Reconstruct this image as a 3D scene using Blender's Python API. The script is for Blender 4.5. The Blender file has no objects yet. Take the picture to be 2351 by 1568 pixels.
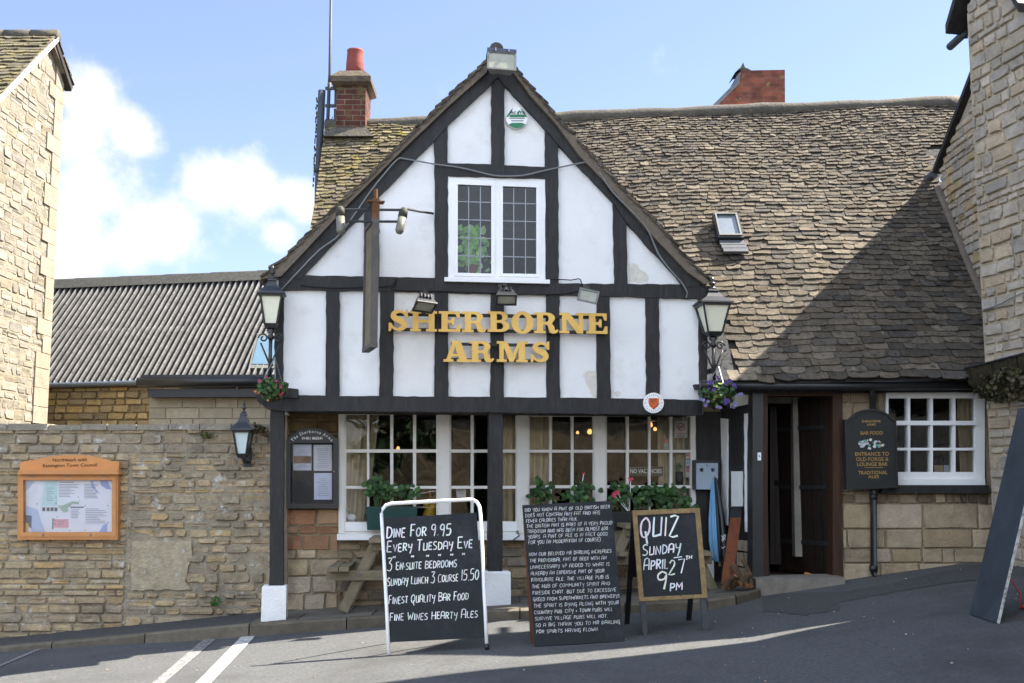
import bpy, bmesh, math, random
import numpy as np
from mathutils import Vector, Matrix
from mathutils.geometry import tessellate_polygon
random.seed(7); RNG = random.Random(11)
R = math.radians
scene = bpy.context.scene
COL = scene.collection

# ------------------------------------------------------------------ camera
EYE = 1.7
F = 2600.0; CXP = 1175.5; CYP = 784.0          # focal length / centre in working pixels (2351 x 1568)
PITCH = math.atan(0.1237)
cam = bpy.data.cameras.new("camera"); camo = bpy.data.objects.new("camera", cam); COL.objects.link(camo)
cam.sensor_width = 36; cam.lens = 36 * F / 2351.0; cam.clip_end = 900; cam.clip_start = 0.05
camo.location = (0, 0, EYE); camo.rotation_euler = (math.pi / 2 + PITCH, 0, 0)
scene.camera = camo
# ------------------------------------------------------------------ light
SUN_EL = 50.0; SUN_PHI = 16.0                   # elevation; degrees behind the facade plane, sun on the right
SX = math.cos(R(SUN_EL)) * math.cos(R(SUN_PHI)); SY = math.cos(R(SUN_EL)) * math.sin(R(SUN_PHI)); SZ = math.sin(R(SUN_EL))
sl = bpy.data.lights.new("sun", 'SUN'); sl.energy = 5.0; sl.angle = R(0.5); sl.color = (1.0, 0.93, 0.82)
so = bpy.data.objects.new("sun", sl); COL.objects.link(so); so.location = (20, 8, 25)
so.rotation_euler = Vector((SX, SY, SZ)).to_track_quat('Z', 'Y').to_euler()
vs = scene.view_settings; vs.view_transform = 'Standard'; vs.look = 'None'; vs.gamma = 1.0; vs.exposure = 2.12
scene.cycles.max_bounces = 8; scene.cycles.transparent_max_bounces = 12

def cray(px, py):
    x = (px - CXP) / F; y = (CYP - py) / F
    c, s = math.cos(PITCH), math.sin(PITCH)
    return Vector((x, c - y * s, s + y * c))
CAM = Vector((0, 0, EYE))
def PY(px, py, Y):
    d = cray(px, py); return CAM + d * (Y / d.y)
def PX(px, py, X):
    d = cray(px, py); return CAM + d * (X / d.x)

world = bpy.data.worlds.new("World"); scene.world = world; world.use_nodes = True
def build_world():
    nt = world.node_tree; N = nt.nodes; L = nt.links; N.clear()
    out = N.new('ShaderNodeOutputWorld'); bg = N.new('ShaderNodeBackground'); bg.inputs['Strength'].default_value = 0.115
    sky = N.new('ShaderNodeTexSky'); sky.sky_type = 'NISHITA'; sky.sun_disc = False
    sky.sun_elevation = R(SUN_EL); sky.sun_rotation = math.atan2(SX, SY)
    sky.air_density = 1.0; sky.dust_density = 0.6; sky.ozone_density = 1.6
    tc = N.new('ShaderNodeTexCoord')
    nz = N.new('ShaderNodeTexNoise'); nz.inputs['Scale'].default_value = 13; nz.inputs['Detail'].default_value = 12; nz.inputs['Roughness'].default_value = 0.6
    L.new(tc.outputs['Generated'], nz.inputs['Vector'])
    blobs = [(190, 240, .055), (170, 320, .06), (300, 310, .045), (210, 430, .07), (150, 520, .085), (170, 600, .06), (360, 520, .05), (280, 570, .045), (500, 410, .05), (590, 430, .055), (670, 450, .045), (710, 470, .03), (640, 530, .03)]
    acc = None
    for bx, by, br in blobs:
        d = cray(bx, by).normalized()
        vm = N.new('ShaderNodeVectorMath'); vm.operation = 'DISTANCE'; vm.inputs[1].default_value = d
        L.new(tc.outputs['Generated'], vm.inputs[0])
        m = N.new('ShaderNodeMapRange'); m.inputs['From Min'].default_value = br * 1.08; m.inputs['From Max'].default_value = 0.0
        m.inputs['To Min'].default_value = 0; m.inputs['To Max'].default_value = 1
        L.new(vm.outputs['Value'], m.inputs['Value'])
        if acc is None: acc = m.outputs[0]
        else:
            mx = N.new('ShaderNodeMath'); mx.operation = 'SMOOTH_MAX'; mx.inputs[2].default_value = 0.25
            L.new(acc, mx.inputs[0]); L.new(m.outputs[0], mx.inputs[1]); acc = mx.outputs[0]
    # broad bright cloud added out of view behind the viewer to light the facade
    nz2 = N.new('ShaderNodeTexNoise'); nz2.inputs['Scale'].default_value = 2.6; nz2.inputs['Detail'].default_value = 7
    L.new(tc.outputs['Generated'], nz2.inputs['Vector'])
    sp = N.new('ShaderNodeSeparateXYZ'); L.new(tc.outputs['Generated'], sp.inputs[0])
    back = N.new('ShaderNodeMapRange'); back.inputs['From Min'].default_value = 0.25; back.inputs['From Max'].default_value = -0.35
    L.new(sp.outputs['Y'], back.inputs['Value'])
    r2 = N.new('ShaderNodeMapRange'); r2.inputs['From Min'].default_value = 0.44; r2.inputs['From Max'].default_value = 0.62
    L.new(nz2.outputs[0], r2.inputs['Value'])
    b2 = N.new('ShaderNodeMath'); b2.operation = 'MULTIPLY'; L.new(r2.outputs[0], b2.inputs[0]); L.new(back.outputs[0], b2.inputs[1])
    # cloud density = mask + noise
    ad = N.new('ShaderNodeMath'); ad.operation = 'MULTIPLY_ADD'; ad.inputs[1].default_value = 0.62
    L.new(acc, ad.inputs[0]); L.new(nz.outputs[0], ad.inputs[2])
    cr = N.new('ShaderNodeMapRange'); cr.interpolation_type = 'SMOOTHSTEP'
    cr.inputs['From Min'].default_value = 0.69; cr.inputs['From Max'].default_value = 1.0
    L.new(ad.outputs[0], cr.inputs['Value'])
    # thin high veil whitens the blue
    veil = N.new('ShaderNodeMix'); veil.data_type = 'RGBA'; veil.inputs[0].default_value = 0.15
    veil.inputs[7].default_value = (1.5, 1.7, 1.95, 1)
    tint = N.new('ShaderNodeVectorMath'); tint.operation = 'MULTIPLY'; tint.inputs[1].default_value = (0.51, 0.485, 0.575)
    L.new(sky.outputs[0], tint.inputs[0]); L.new(tint.outputs[0], veil.inputs[6])
    mix = N.new('ShaderNodeMix'); mix.data_type = 'RGBA'; mix.inputs[7].default_value = (2.35, 2.4, 2.5, 1)
    L.new(cr.outputs[0], mix.inputs[0]); L.new(veil.outputs[2], mix.inputs[6])
    mix2 = N.new('ShaderNodeMix'); mix2.data_type = 'RGBA'; mix2.inputs[7].default_value = (6.3, 7.2, 8.6, 1)
    L.new(b2.outputs[0], mix2.inputs[0]); L.new(mix.outputs[2], mix2.inputs[6]); L.new(mix2.outputs[2], bg.inputs[0]); L.new(bg.outputs[0], out.inputs[0])
build_world()

# ------------------------------------------------------------------ helpers
def tag(o, label=None, cat=None, group=None, kind=None):
    if label: o['label'] = label
    if cat: o['category'] = cat
    if group: o['group'] = group
    if kind: o['kind'] = kind
    return o
def thing(name, base, label, cat, group=None):
    o = bpy.data.objects.new(name, None); o.empty_display_size = 0.1; COL.objects.link(o); o.location = base
    return tag(o, label, cat, group)
def wloc(o):
    v = Vector((0, 0, 0))
    while o is not None: v += o.location; o = o.parent
    return v

class MB:
    """collects world-space geometry; build() links it as ONE mesh object"""
    def __init__(s): s.v = []; s.f = []; s.c = []; s.m = []; s.sm = []; s.mi = 0; s.smooth = False; s.col = (1, 1, 1)
    def add(s, verts, faces, col=None):
        b = len(s.v); s.v.extend([tuple(p) for p in verts])
        col = col or s.col
        for f in faces: s.f.append([b + i for i in f]); s.c.append(col); s.m.append(s.mi); s.sm.append(s.smooth)
    def quad(s, a, b, c, d, col=None): s.add([a, b, c, d], [(0, 1, 2, 3)], col)
    def poly3(s, front, back, col=None):
        n = len(front); v = list(front) + list(back)
        fs = [tuple(range(n)), tuple(range(2 * n - 1, n - 1, -1))] + [(i, i + n, (i + 1) % n + n, (i + 1) % n) for i in range(n)]
        s.add(v, fs, col)
    def box(s, c, ax, ay, az, col=None):
        """centre and three half-axis vectors"""
        c = Vector(c); ax = Vector(ax); ay = Vector(ay); az = Vector(az)
        v = [c + ax * i + ay * j + az * k for k in (-1, 1) for j in (-1, 1) for i in (-1, 1)]
        s.add(v, [(0, 2, 3, 1), (4, 5, 7, 6), (0, 1, 5, 4), (2, 6, 7, 3), (0, 4, 6, 2), (1, 3, 7, 5)], col)
    def abox(s, x0, x1, y0, y1, z0, z1, col=None):
        s.box(((x0 + x1) / 2, (y0 + y1) / 2, (z0 + z1) / 2), ((x1 - x0) / 2, 0, 0), (0, (y1 - y0) / 2, 0), (0, 0, (z1 - z0) / 2), col)
    def tube(s, pts, r, n=8, col=None, cap=True):
        pts = [Vector(p) for p in pts]; rs = r if isinstance(r, (list, tuple)) else [r] * len(pts)
        v = []; fs = []
        up = Vector((0.13, 0.31, 0.94))
        for i, p in enumerate(pts):
            t = (pts[min(i + 1, len(pts) - 1)] - pts[max(i - 1, 0)]).normalized()
            a = t.cross(up)
            if a.length < 1e-3: a = t.cross(Vector((1, 0, 0)))
            a.normalize(); b = a.cross(t)
            for k in range(n):
                an = 2 * math.pi * k / n; v.append(p + (a * math.cos(an) + b * math.sin(an)) * rs[i])
        for i in range(len(pts) - 1):
            for k in range(n): fs.append((i * n + k, i * n + (k + 1) % n, (i + 1) * n + (k + 1) % n, (i + 1) * n + k))
        if cap: fs.append(tuple(range(n - 1, -1, -1))); fs.append(tuple((len(pts) - 1) * n + k for k in range(n)))
        s.add(v, fs, col)
    def lathe(s, c, prof, n=16, axis=(0, 0, 1), col=None):
        axis = Vector(axis).normalized(); a = axis.cross(Vector((0.2, 1, 0.1))).normalized(); b = axis.cross(a); c = Vector(c)
        v = []; fs = []
        for r, h in prof:
            for k in range(n):
                an = 2 * math.pi * k / n; v.append(c + axis * h + (a * math.cos(an) + b * math.sin(an)) * r)
        for i in range(len(prof) - 1):
            for k in range(n): fs.append((i * n + k, i * n + (k + 1) % n, (i + 1) * n + (k + 1) % n, (i + 1) * n + k))
        fs.append(tuple(range(n - 1, -1, -1))); fs.append(tuple((len(prof) - 1) * n + k for k in range(n)))
        s.add(v, fs, col)
    def frustum4(s, c, w0, w1, z0, z1, u=Vector((1, 0, 0)), col=None, d0=None, d1=None):
        n = Vector((-u.y, u.x, 0)); c = Vector(c); d0 = d0 or w0; d1 = d1 or w1; v = []
        for w, d, z in ((w0, d0, z0), (w1, d1, z1)):
            for i, j in ((-1, -1), (1, -1), (1, 1), (-1, 1)): v.append(c + u * (i * w) + n * (j * d) + Vector((0, 0, z)))
        s.add(v, [(3, 2, 1, 0), (4, 5, 6, 7)] + [(k, (k + 1) % 4, (k + 1) % 4 + 4, k + 4) for k in range(4)], col)
    def blob(s, c, rx, ry, rz, n=10, m=6, jit=0.0, col=None):
        v = []; fs = []; c = Vector(c)
        for i in range(m + 1):
            th = math.pi * i / m
            for k in range(n):
                a = 2 * math.pi * k / n; j = 1 + RNG.uniform(-jit, jit)
                v.append(c + Vector((rx * math.sin(th) * math.cos(a) * j, ry * math.sin(th) * math.sin(a) * j, rz * math.cos(th) * j)))
        for i in range(m):
            for k in range(n): fs.append((i * n + k, (i + 1) * n + k, (i + 1) * n + (k + 1) % n, i * n + (k + 1) % n))
        s.add(v, fs, col)
    def build(s, name, mat, parent=None, label=None, origin=None):
        me = bpy.data.meshes.new(name)
        if parent is not None: off = wloc(parent)
        elif origin is not None: off = Vector(origin)
        else:
            xs = np.array(s.v); lo = xs.min(0); hi = xs.max(0); off = Vector(((lo[0] + hi[0]) / 2, (lo[1] + hi[1]) / 2, lo[2]))
        me.from_pydata([(a[0] - off.x, a[1] - off.y, a[2] - off.z) for a in s.v], [], s.f)
        mats = mat if isinstance(mat, (list, tuple)) else [mat]
        for m in mats: me.materials.append(m)
        me.polygons.foreach_set('material_index', s.m)
        me.polygons.foreach_set('use_smooth', s.sm)
        ca = me.color_attributes.new('Col', 'FLOAT_COLOR', 'CORNER')
        arr = np.ones((len(me.loops), 4), dtype=np.float32); k = 0
        for f, c in zip(s.f, s.c): arr[k:k + len(f), :3] = c; k += len(f)
        ca.data.foreach_set('color', arr.ravel())
        me.update()
        o = bpy.data.objects.new(name, me); COL.objects.link(o)
        if parent is not None: o.parent = parent; o.location = (0, 0, 0)
        else: o.location = off
        if label: o['label'] = label
        return o

class Plane:
    """a plane with in-plane axes u (right), v (up) and n towards the viewer"""
    def __init__(s, o, u, v, n): s.o = Vector(o); s.u = Vector(u).normalized(); s.v = Vector(v).normalized(); s.n = Vector(n).normalized()
    def pt(s, a, b, w=0.0): return s.o + s.u * a + s.v * b + s.n * w
    def hit(s, px, py, w=0.0):
        d = cray(px, py); o = s.o + s.n * w
        t = (o - CAM).dot(s.n) / d.dot(s.n); p = CAM + d * t - o
        return p.dot(s.u), p.dot(s.v)
    def h3(s, px, py, w=0.0): a, b = s.hit(px, py, w); return s.pt(a, b, w)
def upright(o, yaw):
    c, q = math.cos(R(yaw)), math.sin(R(yaw)); return Plane(o, (c, q, 0), (0, 0, 1), (q, -c, 0))

def prism(mb, fr, pts, w0, w1, col=None):
    mb.poly3([fr.pt(a, b, w1) for a, b in pts], [fr.pt(a, b, w0) for a, b in pts], col)
def pxprism(mb, fr, pxs, w0, w1, col=None):
    prism(mb, fr, [fr.hit(x, y, w1) for x, y in pxs], w0, w1, col)
def pxrect(mb, fr, x0, y0, x1, y1, w0, w1, col=None):
    pxprism(mb, fr, [(x0, y1), (x1, y1), (x1, y0), (x0, y0)], w0, w1, col)
def slab_outline(mb, fr, outer, holes, w0, w1, col=None):
    """flat shape with holes, extruded from w0 to w1"""
    loops = [outer] + holes; flat = [p for l in loops for p in l]; n = len(flat)
    tris = tessellate_polygon([[Vector((a, b, 0)) for a, b in l] for l in loops])
    v = [fr.pt(a, b, w1) for a, b in flat] + [fr.pt(a, b, w0) for a, b in flat]; fs = []
    for t in tris:
        (ax, ay), (bx, by), (cx, cy) = flat[t[0]], flat[t[1]], flat[t[2]]
        if (bx - ax) * (cy - ay) - (by - ay) * (cx - ax) < 0: t = (t[0], t[2], t[1])
        fs.append(tuple(t)); fs.append((t[2] + n, t[1] + n, t[0] + n))
    b = 0
    for l in loops:
        m = len(l)
        for i in range(m): j = (i + 1) % m; fs.append((b + i, b + i + n, b + j + n, b + j))
        b += m
    mb.add(v, fs, col)

# ------------------------------------------------------------------ materials
def srgb(r, g, b):
    f = lambda c: (c / 255 / 12.92) if c <= 10 else ((c / 255 + 0.055) / 1.055) ** 2.4
    return (f(r), f(g), f(b))
def mat(name, base=(0.5, 0.5, 0.5), var=0.2, scale=6.0, rough=0.85, bump=0.15, bscale=60.0, attr=False, spec=0.3, metal=0.0,
        spot=None, spot_scale=9.0, spot_lo=0.6, spot_hi=0.7, spot2=None, spot2_scale=30.0, spot2_lo=0.62, spot2_hi=0.7, emit=0.0, bdist=0.02, stretch=(1, 1, 1)):
    m = bpy.data.materials.new(name); m.use_nodes = True; nt = m.node_tree; N = nt.nodes; L = nt.links
    b = N['Principled BSDF']; b.inputs['Roughness'].default_value = rough; b.inputs['Specular IOR Level'].default_value = spec; b.inputs['Metallic'].default_value = metal
    tc = N.new('ShaderNodeTexCoord'); mp = N.new('ShaderNodeMapping'); mp.inputs['Scale'].default_value = stretch
    L.new(tc.outputs['Object'], mp.inputs[0]); V = mp.outputs[0]
    n1 = N.new('ShaderNodeTexNoise'); n1.inputs['Scale'].default_value = scale; n1.inputs['Detail'].default_value = 8; n1.inputs['Roughness'].default_value = 0.65
    L.new(V, n1.inputs['Vector'])
    mr = N.new('ShaderNodeMapRange'); mr.inputs['From Min'].default_value = 0.25; mr.inputs['From Max'].default_value = 0.75
    mr.inputs['To Min'].default_value = 1 - var; mr.inputs['To Max'].default_value = 1 + var; L.new(n1.outputs[0], mr.inputs['Value'])
    mul = N.new('ShaderNodeVectorMath'); mul.operation = 'SCALE'
    if attr:
        at = N.new('ShaderNodeAttribute'); at.attribute_name = 'Col'; L.new(at.outputs['Color'], mul.inputs[0])
    else: mul.inputs[0].default_value = base
    L.new(mr.outputs[0], mul.inputs['Scale']); cur = mul.outputs[0]
    for sp_, sc_, lo, hi in ((spot, spot_scale, spot_lo, spot_hi), (spot2, spot2_scale, spot2_lo, spot2_hi)):
        if sp_ is None: continue
        n2 = N.new('ShaderNodeTexNoise'); n2.inputs['Scale'].default_value = sc_; n2.inputs['Detail'].default_value = 10; n2.inputs['Roughness'].default_value = 0.7
        L.new(V, n2.inputs['Vector'])
        r2 = N.new('ShaderNodeMapRange'); r2.inputs['From Min'].default_value = lo; r2.inputs['From Max'].default_value = hi; L.new(n2.outputs[0], r2.inputs['Value'])
        mx = N.new('ShaderNodeMix'); mx.data_type = 'RGBA'; mx.inputs[7].default_value = (*sp_, 1)
        L.new(r2.outputs[0], mx.inputs[0]); L.new(cur, mx.inputs[6]); cur = mx.outputs[2]
    L.new(cur, b.inputs['Base Color'])
    if emit: L.new(cur, b.inputs['Emission Color']); b.inputs['Emission Strength'].default_value = emit
    if bump:
        n3 = N.new('ShaderNodeTexNoise'); n3.inputs['Scale'].default_value = bscale; n3.inputs['Detail'].default_value = 6; n3.inputs['Roughness'].default_value = 0.6
        L.new(V, n3.inputs['Vector'])
        bp = N.new('ShaderNodeBump'); bp.inputs['Strength'].default_value = bump; bp.inputs['Distance'].default_value = bdist
        L.new(n3.outputs[0], bp.inputs['Height']); L.new(bp.outputs[0], b.inputs['Normal'])
    return m
def glass_mat(name, tint=(1, 1, 1), refl=1.0):
    m = bpy.data.materials.new(name); m.use_nodes = True; nt = m.node_tree; N = nt.nodes; L = nt.links; N.clear()
    out = N.new('ShaderNodeOutputMaterial'); tr = N.new('ShaderNodeBsdfTransparent'); tr.inputs[0].default_value = (*tint, 1)
    gl = N.new('ShaderNodeBsdfGlossy'); gl.inputs['Roughness'].default_value = 0.015
    fr = N.new('ShaderNodeFresnel'); fr.inputs[0].default_value = 1.52
    ml = N.new('ShaderNodeMath'); ml.operation = 'MULTIPLY'; ml.inputs[1].default_value = refl; ml.use_clamp = True
    tc = N.new('ShaderNodeTexCoord'); nz = N.new('ShaderNodeTexNoise'); nz.inputs['Scale'].default_value = 2.5; nz.inputs['Detail'].default_value = 1
    bp = N.new('ShaderNodeBump'); bp.inputs['Strength'].default_value = 0.10; bp.inputs['Distance'].default_value = 0.03
    L.new(tc.outputs['Object'], nz.inputs['Vector']); L.new(nz.outputs[0], bp.inputs['Height']); L.new(bp.outputs[0], gl.inputs['Normal'])
    mx = N.new('ShaderNodeMixShader'); L.new(fr.outputs[0], ml.inputs[0]); L.new(ml.outputs[0], mx.inputs[0]); L.new(tr.outputs[0], mx.inputs[1]); L.new(gl.outputs[0], mx.inputs[2])
    L.new(mx.outputs[0], out.inputs[0]); return m
def brick_mat(name, c1, c2, mortar, w=0.225, h=0.075, moss=None):
    m = bpy.data.materials.new(name); m.use_nodes = True; nt = m.node_tree; N = nt.nodes; L = nt.links
    b = N['Principled BSDF']; b.inputs['Roughness'].default_value = 0.9; b.inputs['Specular IOR Level'].default_value = 0.2
    tc = N.new('ShaderNodeTexCoord'); sx = N.new('ShaderNodeSeparateXYZ'); L.new(tc.outputs['Object'], sx.inputs[0])
    ad = N.new('ShaderNodeMath'); ad.operation = 'ADD'; L.new(sx.outputs[0], ad.inputs[0]); L.new(sx.outputs[1], ad.inputs[1])
    cb = N.new('ShaderNodeCombineXYZ'); L.new(ad.outputs[0], cb.inputs[0]); L.new(sx.outputs[2], cb.inputs[1])
    br = N.new('ShaderNodeTexBrick'); br.inputs['Scale'].default_value = 1; br.inputs['Brick Width'].default_value = w; br.inputs['Row Height'].default_value = h
    br.inputs['Mortar Size'].default_value = 0.006; br.inputs['Color1'].default_value = (*c1, 1); br.inputs['Color2'].default_value = (*c2, 1); br.inputs['Mortar'].default_value = (*mortar, 1)
    L.new(cb.outputs[0], br.inputs['Vector'])
    nz = N.new('ShaderNodeTexNoise'); nz.inputs['Scale'].default_value = 7; nz.inputs['Detail'].default_value = 8; L.new(tc.outputs['Object'], nz.inputs['Vector'])
    mr = N.new('ShaderNodeMapRange'); mr.inputs['From Min'].default_value = .3; mr.inputs['From Max'].default_value = .7; mr.inputs['To Min'].default_value = .55; mr.inputs['To Max'].default_value = 1.35; L.new(nz.outputs[0], mr.inputs['Value'])
    ml = N.new('ShaderNodeVectorMath'); ml.operation = 'SCALE'; L.new(br.outputs[0], ml.inputs[0]); L.new(mr.outputs[0], ml.inputs['Scale']); cur = ml.outputs[0]
    if moss:
        n2 = N.new('ShaderNodeTexNoise'); n2.inputs['Scale'].default_value = 9; n2.inputs['Detail'].default_value = 9; L.new(tc.outputs['Object'], n2.inputs['Vector'])
        r2 = N.new('ShaderNodeMapRange'); r2.inputs['From Min'].default_value = .6; r2.inputs['From Max'].default_value = .68; L.new(n2.outputs[0], r2.inputs['Value'])
        mx = N.new('ShaderNodeMix'); mx.data_type = 'RGBA'; mx.inputs[7].default_value = (*moss, 1); L.new(r2.outputs[0], mx.inputs[0]); L.new(cur, mx.inputs[6]); cur = mx.outputs[2]
    L.new(cur, b.inputs['Base Color'])
    bp = N.new('ShaderNodeBump'); bp.inputs['Strength'].default_value = .6; bp.inputs['Distance'].default_value = .01; L.new(br.outputs['Fac'], bp.inputs['Height']); bp.invert = True; L.new(bp.outputs[0], b.inputs['Normal'])
    return m

M = {}
M['plaster'] = mat('white_render', (0.80, 0.80, 0.78), var=0.05, scale=2.2, rough=0.9, bump=0.5, bscale=75, bdist=0.012, spot=(0.64, 0.62, 0.55), spot_scale=3.5, spot_lo=0.54, spot_hi=0.85, spot2=(0.5, 0.49, 0.45), spot2_scale=40, spot2_lo=0.68, spot2_hi=0.78)
M['peel'] = mat('bare_render', (0.68, 0.645, 0.56), var=0.12, scale=20, bump=0.5, bscale=80)
M['timber'] = mat('black_timber', (0.020, 0.0195, 0.019), var=0.45, scale=14, rough=0.62, bump=0.5, bscale=22, stretch=(1, 1, 0.25), spec=0.35, spot=(0.045, 0.043, 0.04), spot_scale=26, spot_lo=0.54, spot_hi=0.8)
M['black'] = mat('black_paint', (0.014, 0.015, 0.016), var=0.3, scale=12, rough=0.42, bump=0.08, bscale=30, spec=0.5)
M['iron'] = mat('black_iron', (0.018, 0.019, 0.02), var=0.3, scale=25, rough=0.4, bump=0.1, bscale=60, spec=0.5)
M['white'] = mat('white_gloss', (0.82, 0.82, 0.80), var=0.06, scale=3, rough=0.5, bump=0.05, bscale=25, spec=0.4)
M['cream'] = mat('cream_paint', (0.74, 0.72, 0.66), var=0.07, scale=3, rough=0.6, bump=0.08, bscale=25)
M['stone'] = mat('rubble_stone', attr=True, var=0.32, scale=9, rough=0.95, bump=0.7, bscale=32, spec=0.1, bdist=0.03, spot=(0.15, 0.13, 0.10), spot_scale=1.4, spot_lo=0.50, spot_hi=0.80, spot2=(0.54, 0.53, 0.48), spot2_scale=7, spot2_lo=0.575, spot2_hi=0.70)
M['stone_clean'] = mat('limestone', attr=True, var=0.22, scale=7, rough=0.95, bump=0.6, bscale=32, spec=0.1, bdist=0.025, spot=(0.10, 0.085, 0.065), spot_scale=2.6, spot_lo=0.54, spot_hi=0.85, spot2=(0.46, 0.44, 0.38), spot2_scale=11, spot2_lo=0.63, spot2_hi=0.74)
M['slate'] = mat('stone_slate', attr=True, var=0.35, scale=12, rough=0.92, bump=0.6, bscale=40, spec=0.15, bdist=0.02, spot=(0.25, 0.24, 0.22), spot_scale=13, spot_lo=0.60, spot_hi=0.74, spot2=(0.028, 0.026, 0.022), spot2_scale=17, spot2_lo=0.53, spot2_hi=0.66)
M['slate_moss'] = mat('mossy_slate', attr=True, var=0.35, scale=12, rough=0.95, bump=0.6, bscale=40, spec=0.1, bdist=0.02, spot=(0.24, 0.19, 0.04), spot_scale=5, spot_lo=0.56, spot_hi=0.70, spot2=(0.05, 0.05, 0.03), spot2_scale=20, spot2_lo=0.6, spot2_hi=0.7)
M['ridge'] = mat('ridge_mortar', (0.075, 0.067, 0.053), var=0.4, scale=10, bump=0.7, bscale=25, spot=(0.13, 0.105, 0.035), spot_scale=8, spot_lo=0.56, spot_hi=0.7, spot2=(0.05, 0.05, 0.04), spot2_scale=14, spot2_lo=.58, spot2_hi=.7)
M['asphalt'] = mat('asphalt', (0.082, 0.083, 0.083), var=0.42, scale=34, rough=0.93, bump=0.8, bscale=95, spec=0.25, bdist=0.008, spot=(0.19, 0.185, 0.175), spot_scale=70, spot_lo=0.57, spot_hi=0.74, spot2=(0.050, 0.050, 0.049), spot2_scale=0.7, spot2_lo=0.48, spot2_hi=0.74)
M['pave'] = mat('pavement_asphalt', (0.065, 0.064, 0.061), var=0.4, scale=30, rough=0.93, bump=0.5, bscale=110, spec=0.2, bdist=0.008, spot=(0.22, 0.21, 0.19), spot_scale=80, spot_lo=0.68, spot_hi=0.74)
M['flag'] = mat('flagstone', attr=True, var=0.3, scale=5, rough=0.92, bump=0.5, bscale=50, spec=0.2)
M['kerb'] = mat('kerb_stone', attr=True, var=0.3, scale=8, rough=0.92, bump=0.5, bscale=50, spec=0.2)
M['paint'] = mat('road_paint', (0.50, 0.485, 0.45), var=0.15, scale=14, rough=0.85, bump=0.3, bscale=120, spot=(0.13, 0.128, 0.12), spot_scale=26, spot_lo=0.48, spot_hi=0.66)
M['paint_worn'] = mat('worn_road_paint', (0.24, 0.235, 0.225), var=0.25, scale=14, rough=0.9, bump=0.3, bscale=120, spot=(0.09, 0.09, 0.088), spot_scale=26, spot_lo=0.42, spot_hi=0.6)
M['brick'] = brick_mat('red_brick', srgb(92, 54, 43), srgb(68, 43, 36), srgb(104, 92, 78), moss=(0.10, 0.08, 0.03))
M['brick2'] = brick_mat('orange_brick', srgb(102, 57, 44), srgb(80, 48, 40), srgb(84, 64, 53), w=0.21, h=0.07, moss=(0.12, 0.10, 0.04))
M['pot'] = mat('terracotta', srgb(122, 62, 54), var=0.15, scale=8, rough=0.8, bump=0.1)
M['steel'] = mat('galvanised_steel', srgb(118, 124, 128), var=0.15, scale=15, rough=0.5, metal=0.6, bump=0.05)
M['pipe'] = mat('grey_pipe', srgb(60, 66, 71), var=0.2, scale=10, rough=0.6, bump=0.15)
M['box_grey'] = mat('pale_steel_box', srgb(150, 165, 178), var=0.06, scale=8, rough=0.45, bump=0.03, spec=0.5)
M['gold'] = mat('gold_letter', srgb(226, 182, 92), var=0.10, scale=7, rough=0.5, bump=0.06, spec=0.4, spot=srgb(196, 146, 66), spot_scale=4, spot_lo=0.58, spot_hi=0.8)
M['gold_dull'] = mat('dull_gold_lettering', srgb(172, 138, 80), var=0.15, scale=20, rough=0.6, bump=0)
M['wood_door'] = mat('dark_oak', (0.013, 0.008, 0.005), var=0.5, scale=10, rough=0.5, bump=0.4, bscale=20, stretch=(3, 3, 0.3), spot=(0.05, 0.02, 0.008), spot_scale=14, spot_lo=0.58, spot_hi=0.75)
M['wood_frame'] = mat('oak_door_frame', srgb(58, 38, 25), var=0.5, scale=8, rough=0.55, bump=0.3, bscale=20, stretch=(3, 3, 0.3))
M['wood_grey'] = mat('weathered_wood', srgb(118, 108, 88), var=0.3, scale=7, rough=0.9, bump=0.4, bscale=24, spot=srgb(104, 104, 50), spot_scale=4, spot_lo=0.56, spot_hi=0.75)
M['wood_orange'] = mat('orange_brown_wood', srgb(104, 58, 35), var=0.35, scale=6, rough=0.7, bump=0.2, bscale=25, stretch=(2, 2, 0.4))
M['wood_notice'] = mat('golden_oak', srgb(188, 132, 80), var=0.12, scale=6, rough=0.6, bump=0.12, bscale=30)
M['wood_gilt'] = mat('pale_pine_frame', srgb(130, 108, 72), var=0.4, scale=16, rough=0.7, bump=0.25, bscale=40, spot=srgb(90, 76, 52), spot_scale=22, spot_lo=0.58, spot_hi=0.68)
M['chalkboard'] = mat('chalkboard', (0.015, 0.0165, 0.019), var=0.25, scale=5, rough=0.75, bump=0.03, spec=0.3, spot=(0.045, 0.048, 0.053), spot_scale=3.5, spot_lo=0.50, spot_hi=0.85, spot2=(.06, .063, .068), spot2_scale=14, spot2_lo=.62, spot2_hi=.85)
M['chalk'] = mat('chalk_paint', attr=True, var=0.22, scale=60, rough=0.9, bump=0)
M['chalk_thin'] = mat('thin_chalk', attr=True, var=0.25, scale=60, rough=0.9, bump=0)
M['print_dark'] = mat('dark_print', (0.03, 0.03, 0.04), var=0.1, bump=0)
M['print_brown'] = mat('dark_brown_print', srgb(64, 46, 26), var=0.1, bump=0)
M['print_grey'] = mat('grey_print', (0.30, 0.32, 0.38), var=0.1, bump=0)
M['paper'] = mat('paper', attr=True, var=0.04, scale=8, rough=0.8, bump=0.02)
M['card'] = mat('printed_card', attr=True, var=0.08, scale=20, rough=0.6, bump=0)
M['leaf'] = mat('geranium_leaf', attr=True, var=0.3, scale=20, rough=0.6, bump=0.1, spec=0.3)
M['petal'] = mat('petal', attr=True, var=0.15, scale=20, rough=0.7, bump=0)
M['soil'] = mat('moss_and_soil', (0.040, 0.032, 0.014), var=0.5, scale=30, rough=1.0, bump=0.8, bscale=50)
M['trough'] = mat('green_plastic', (0.012, 0.05, 0.045), var=0.15, scale=8, rough=0.5, bump=0.03)
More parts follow.
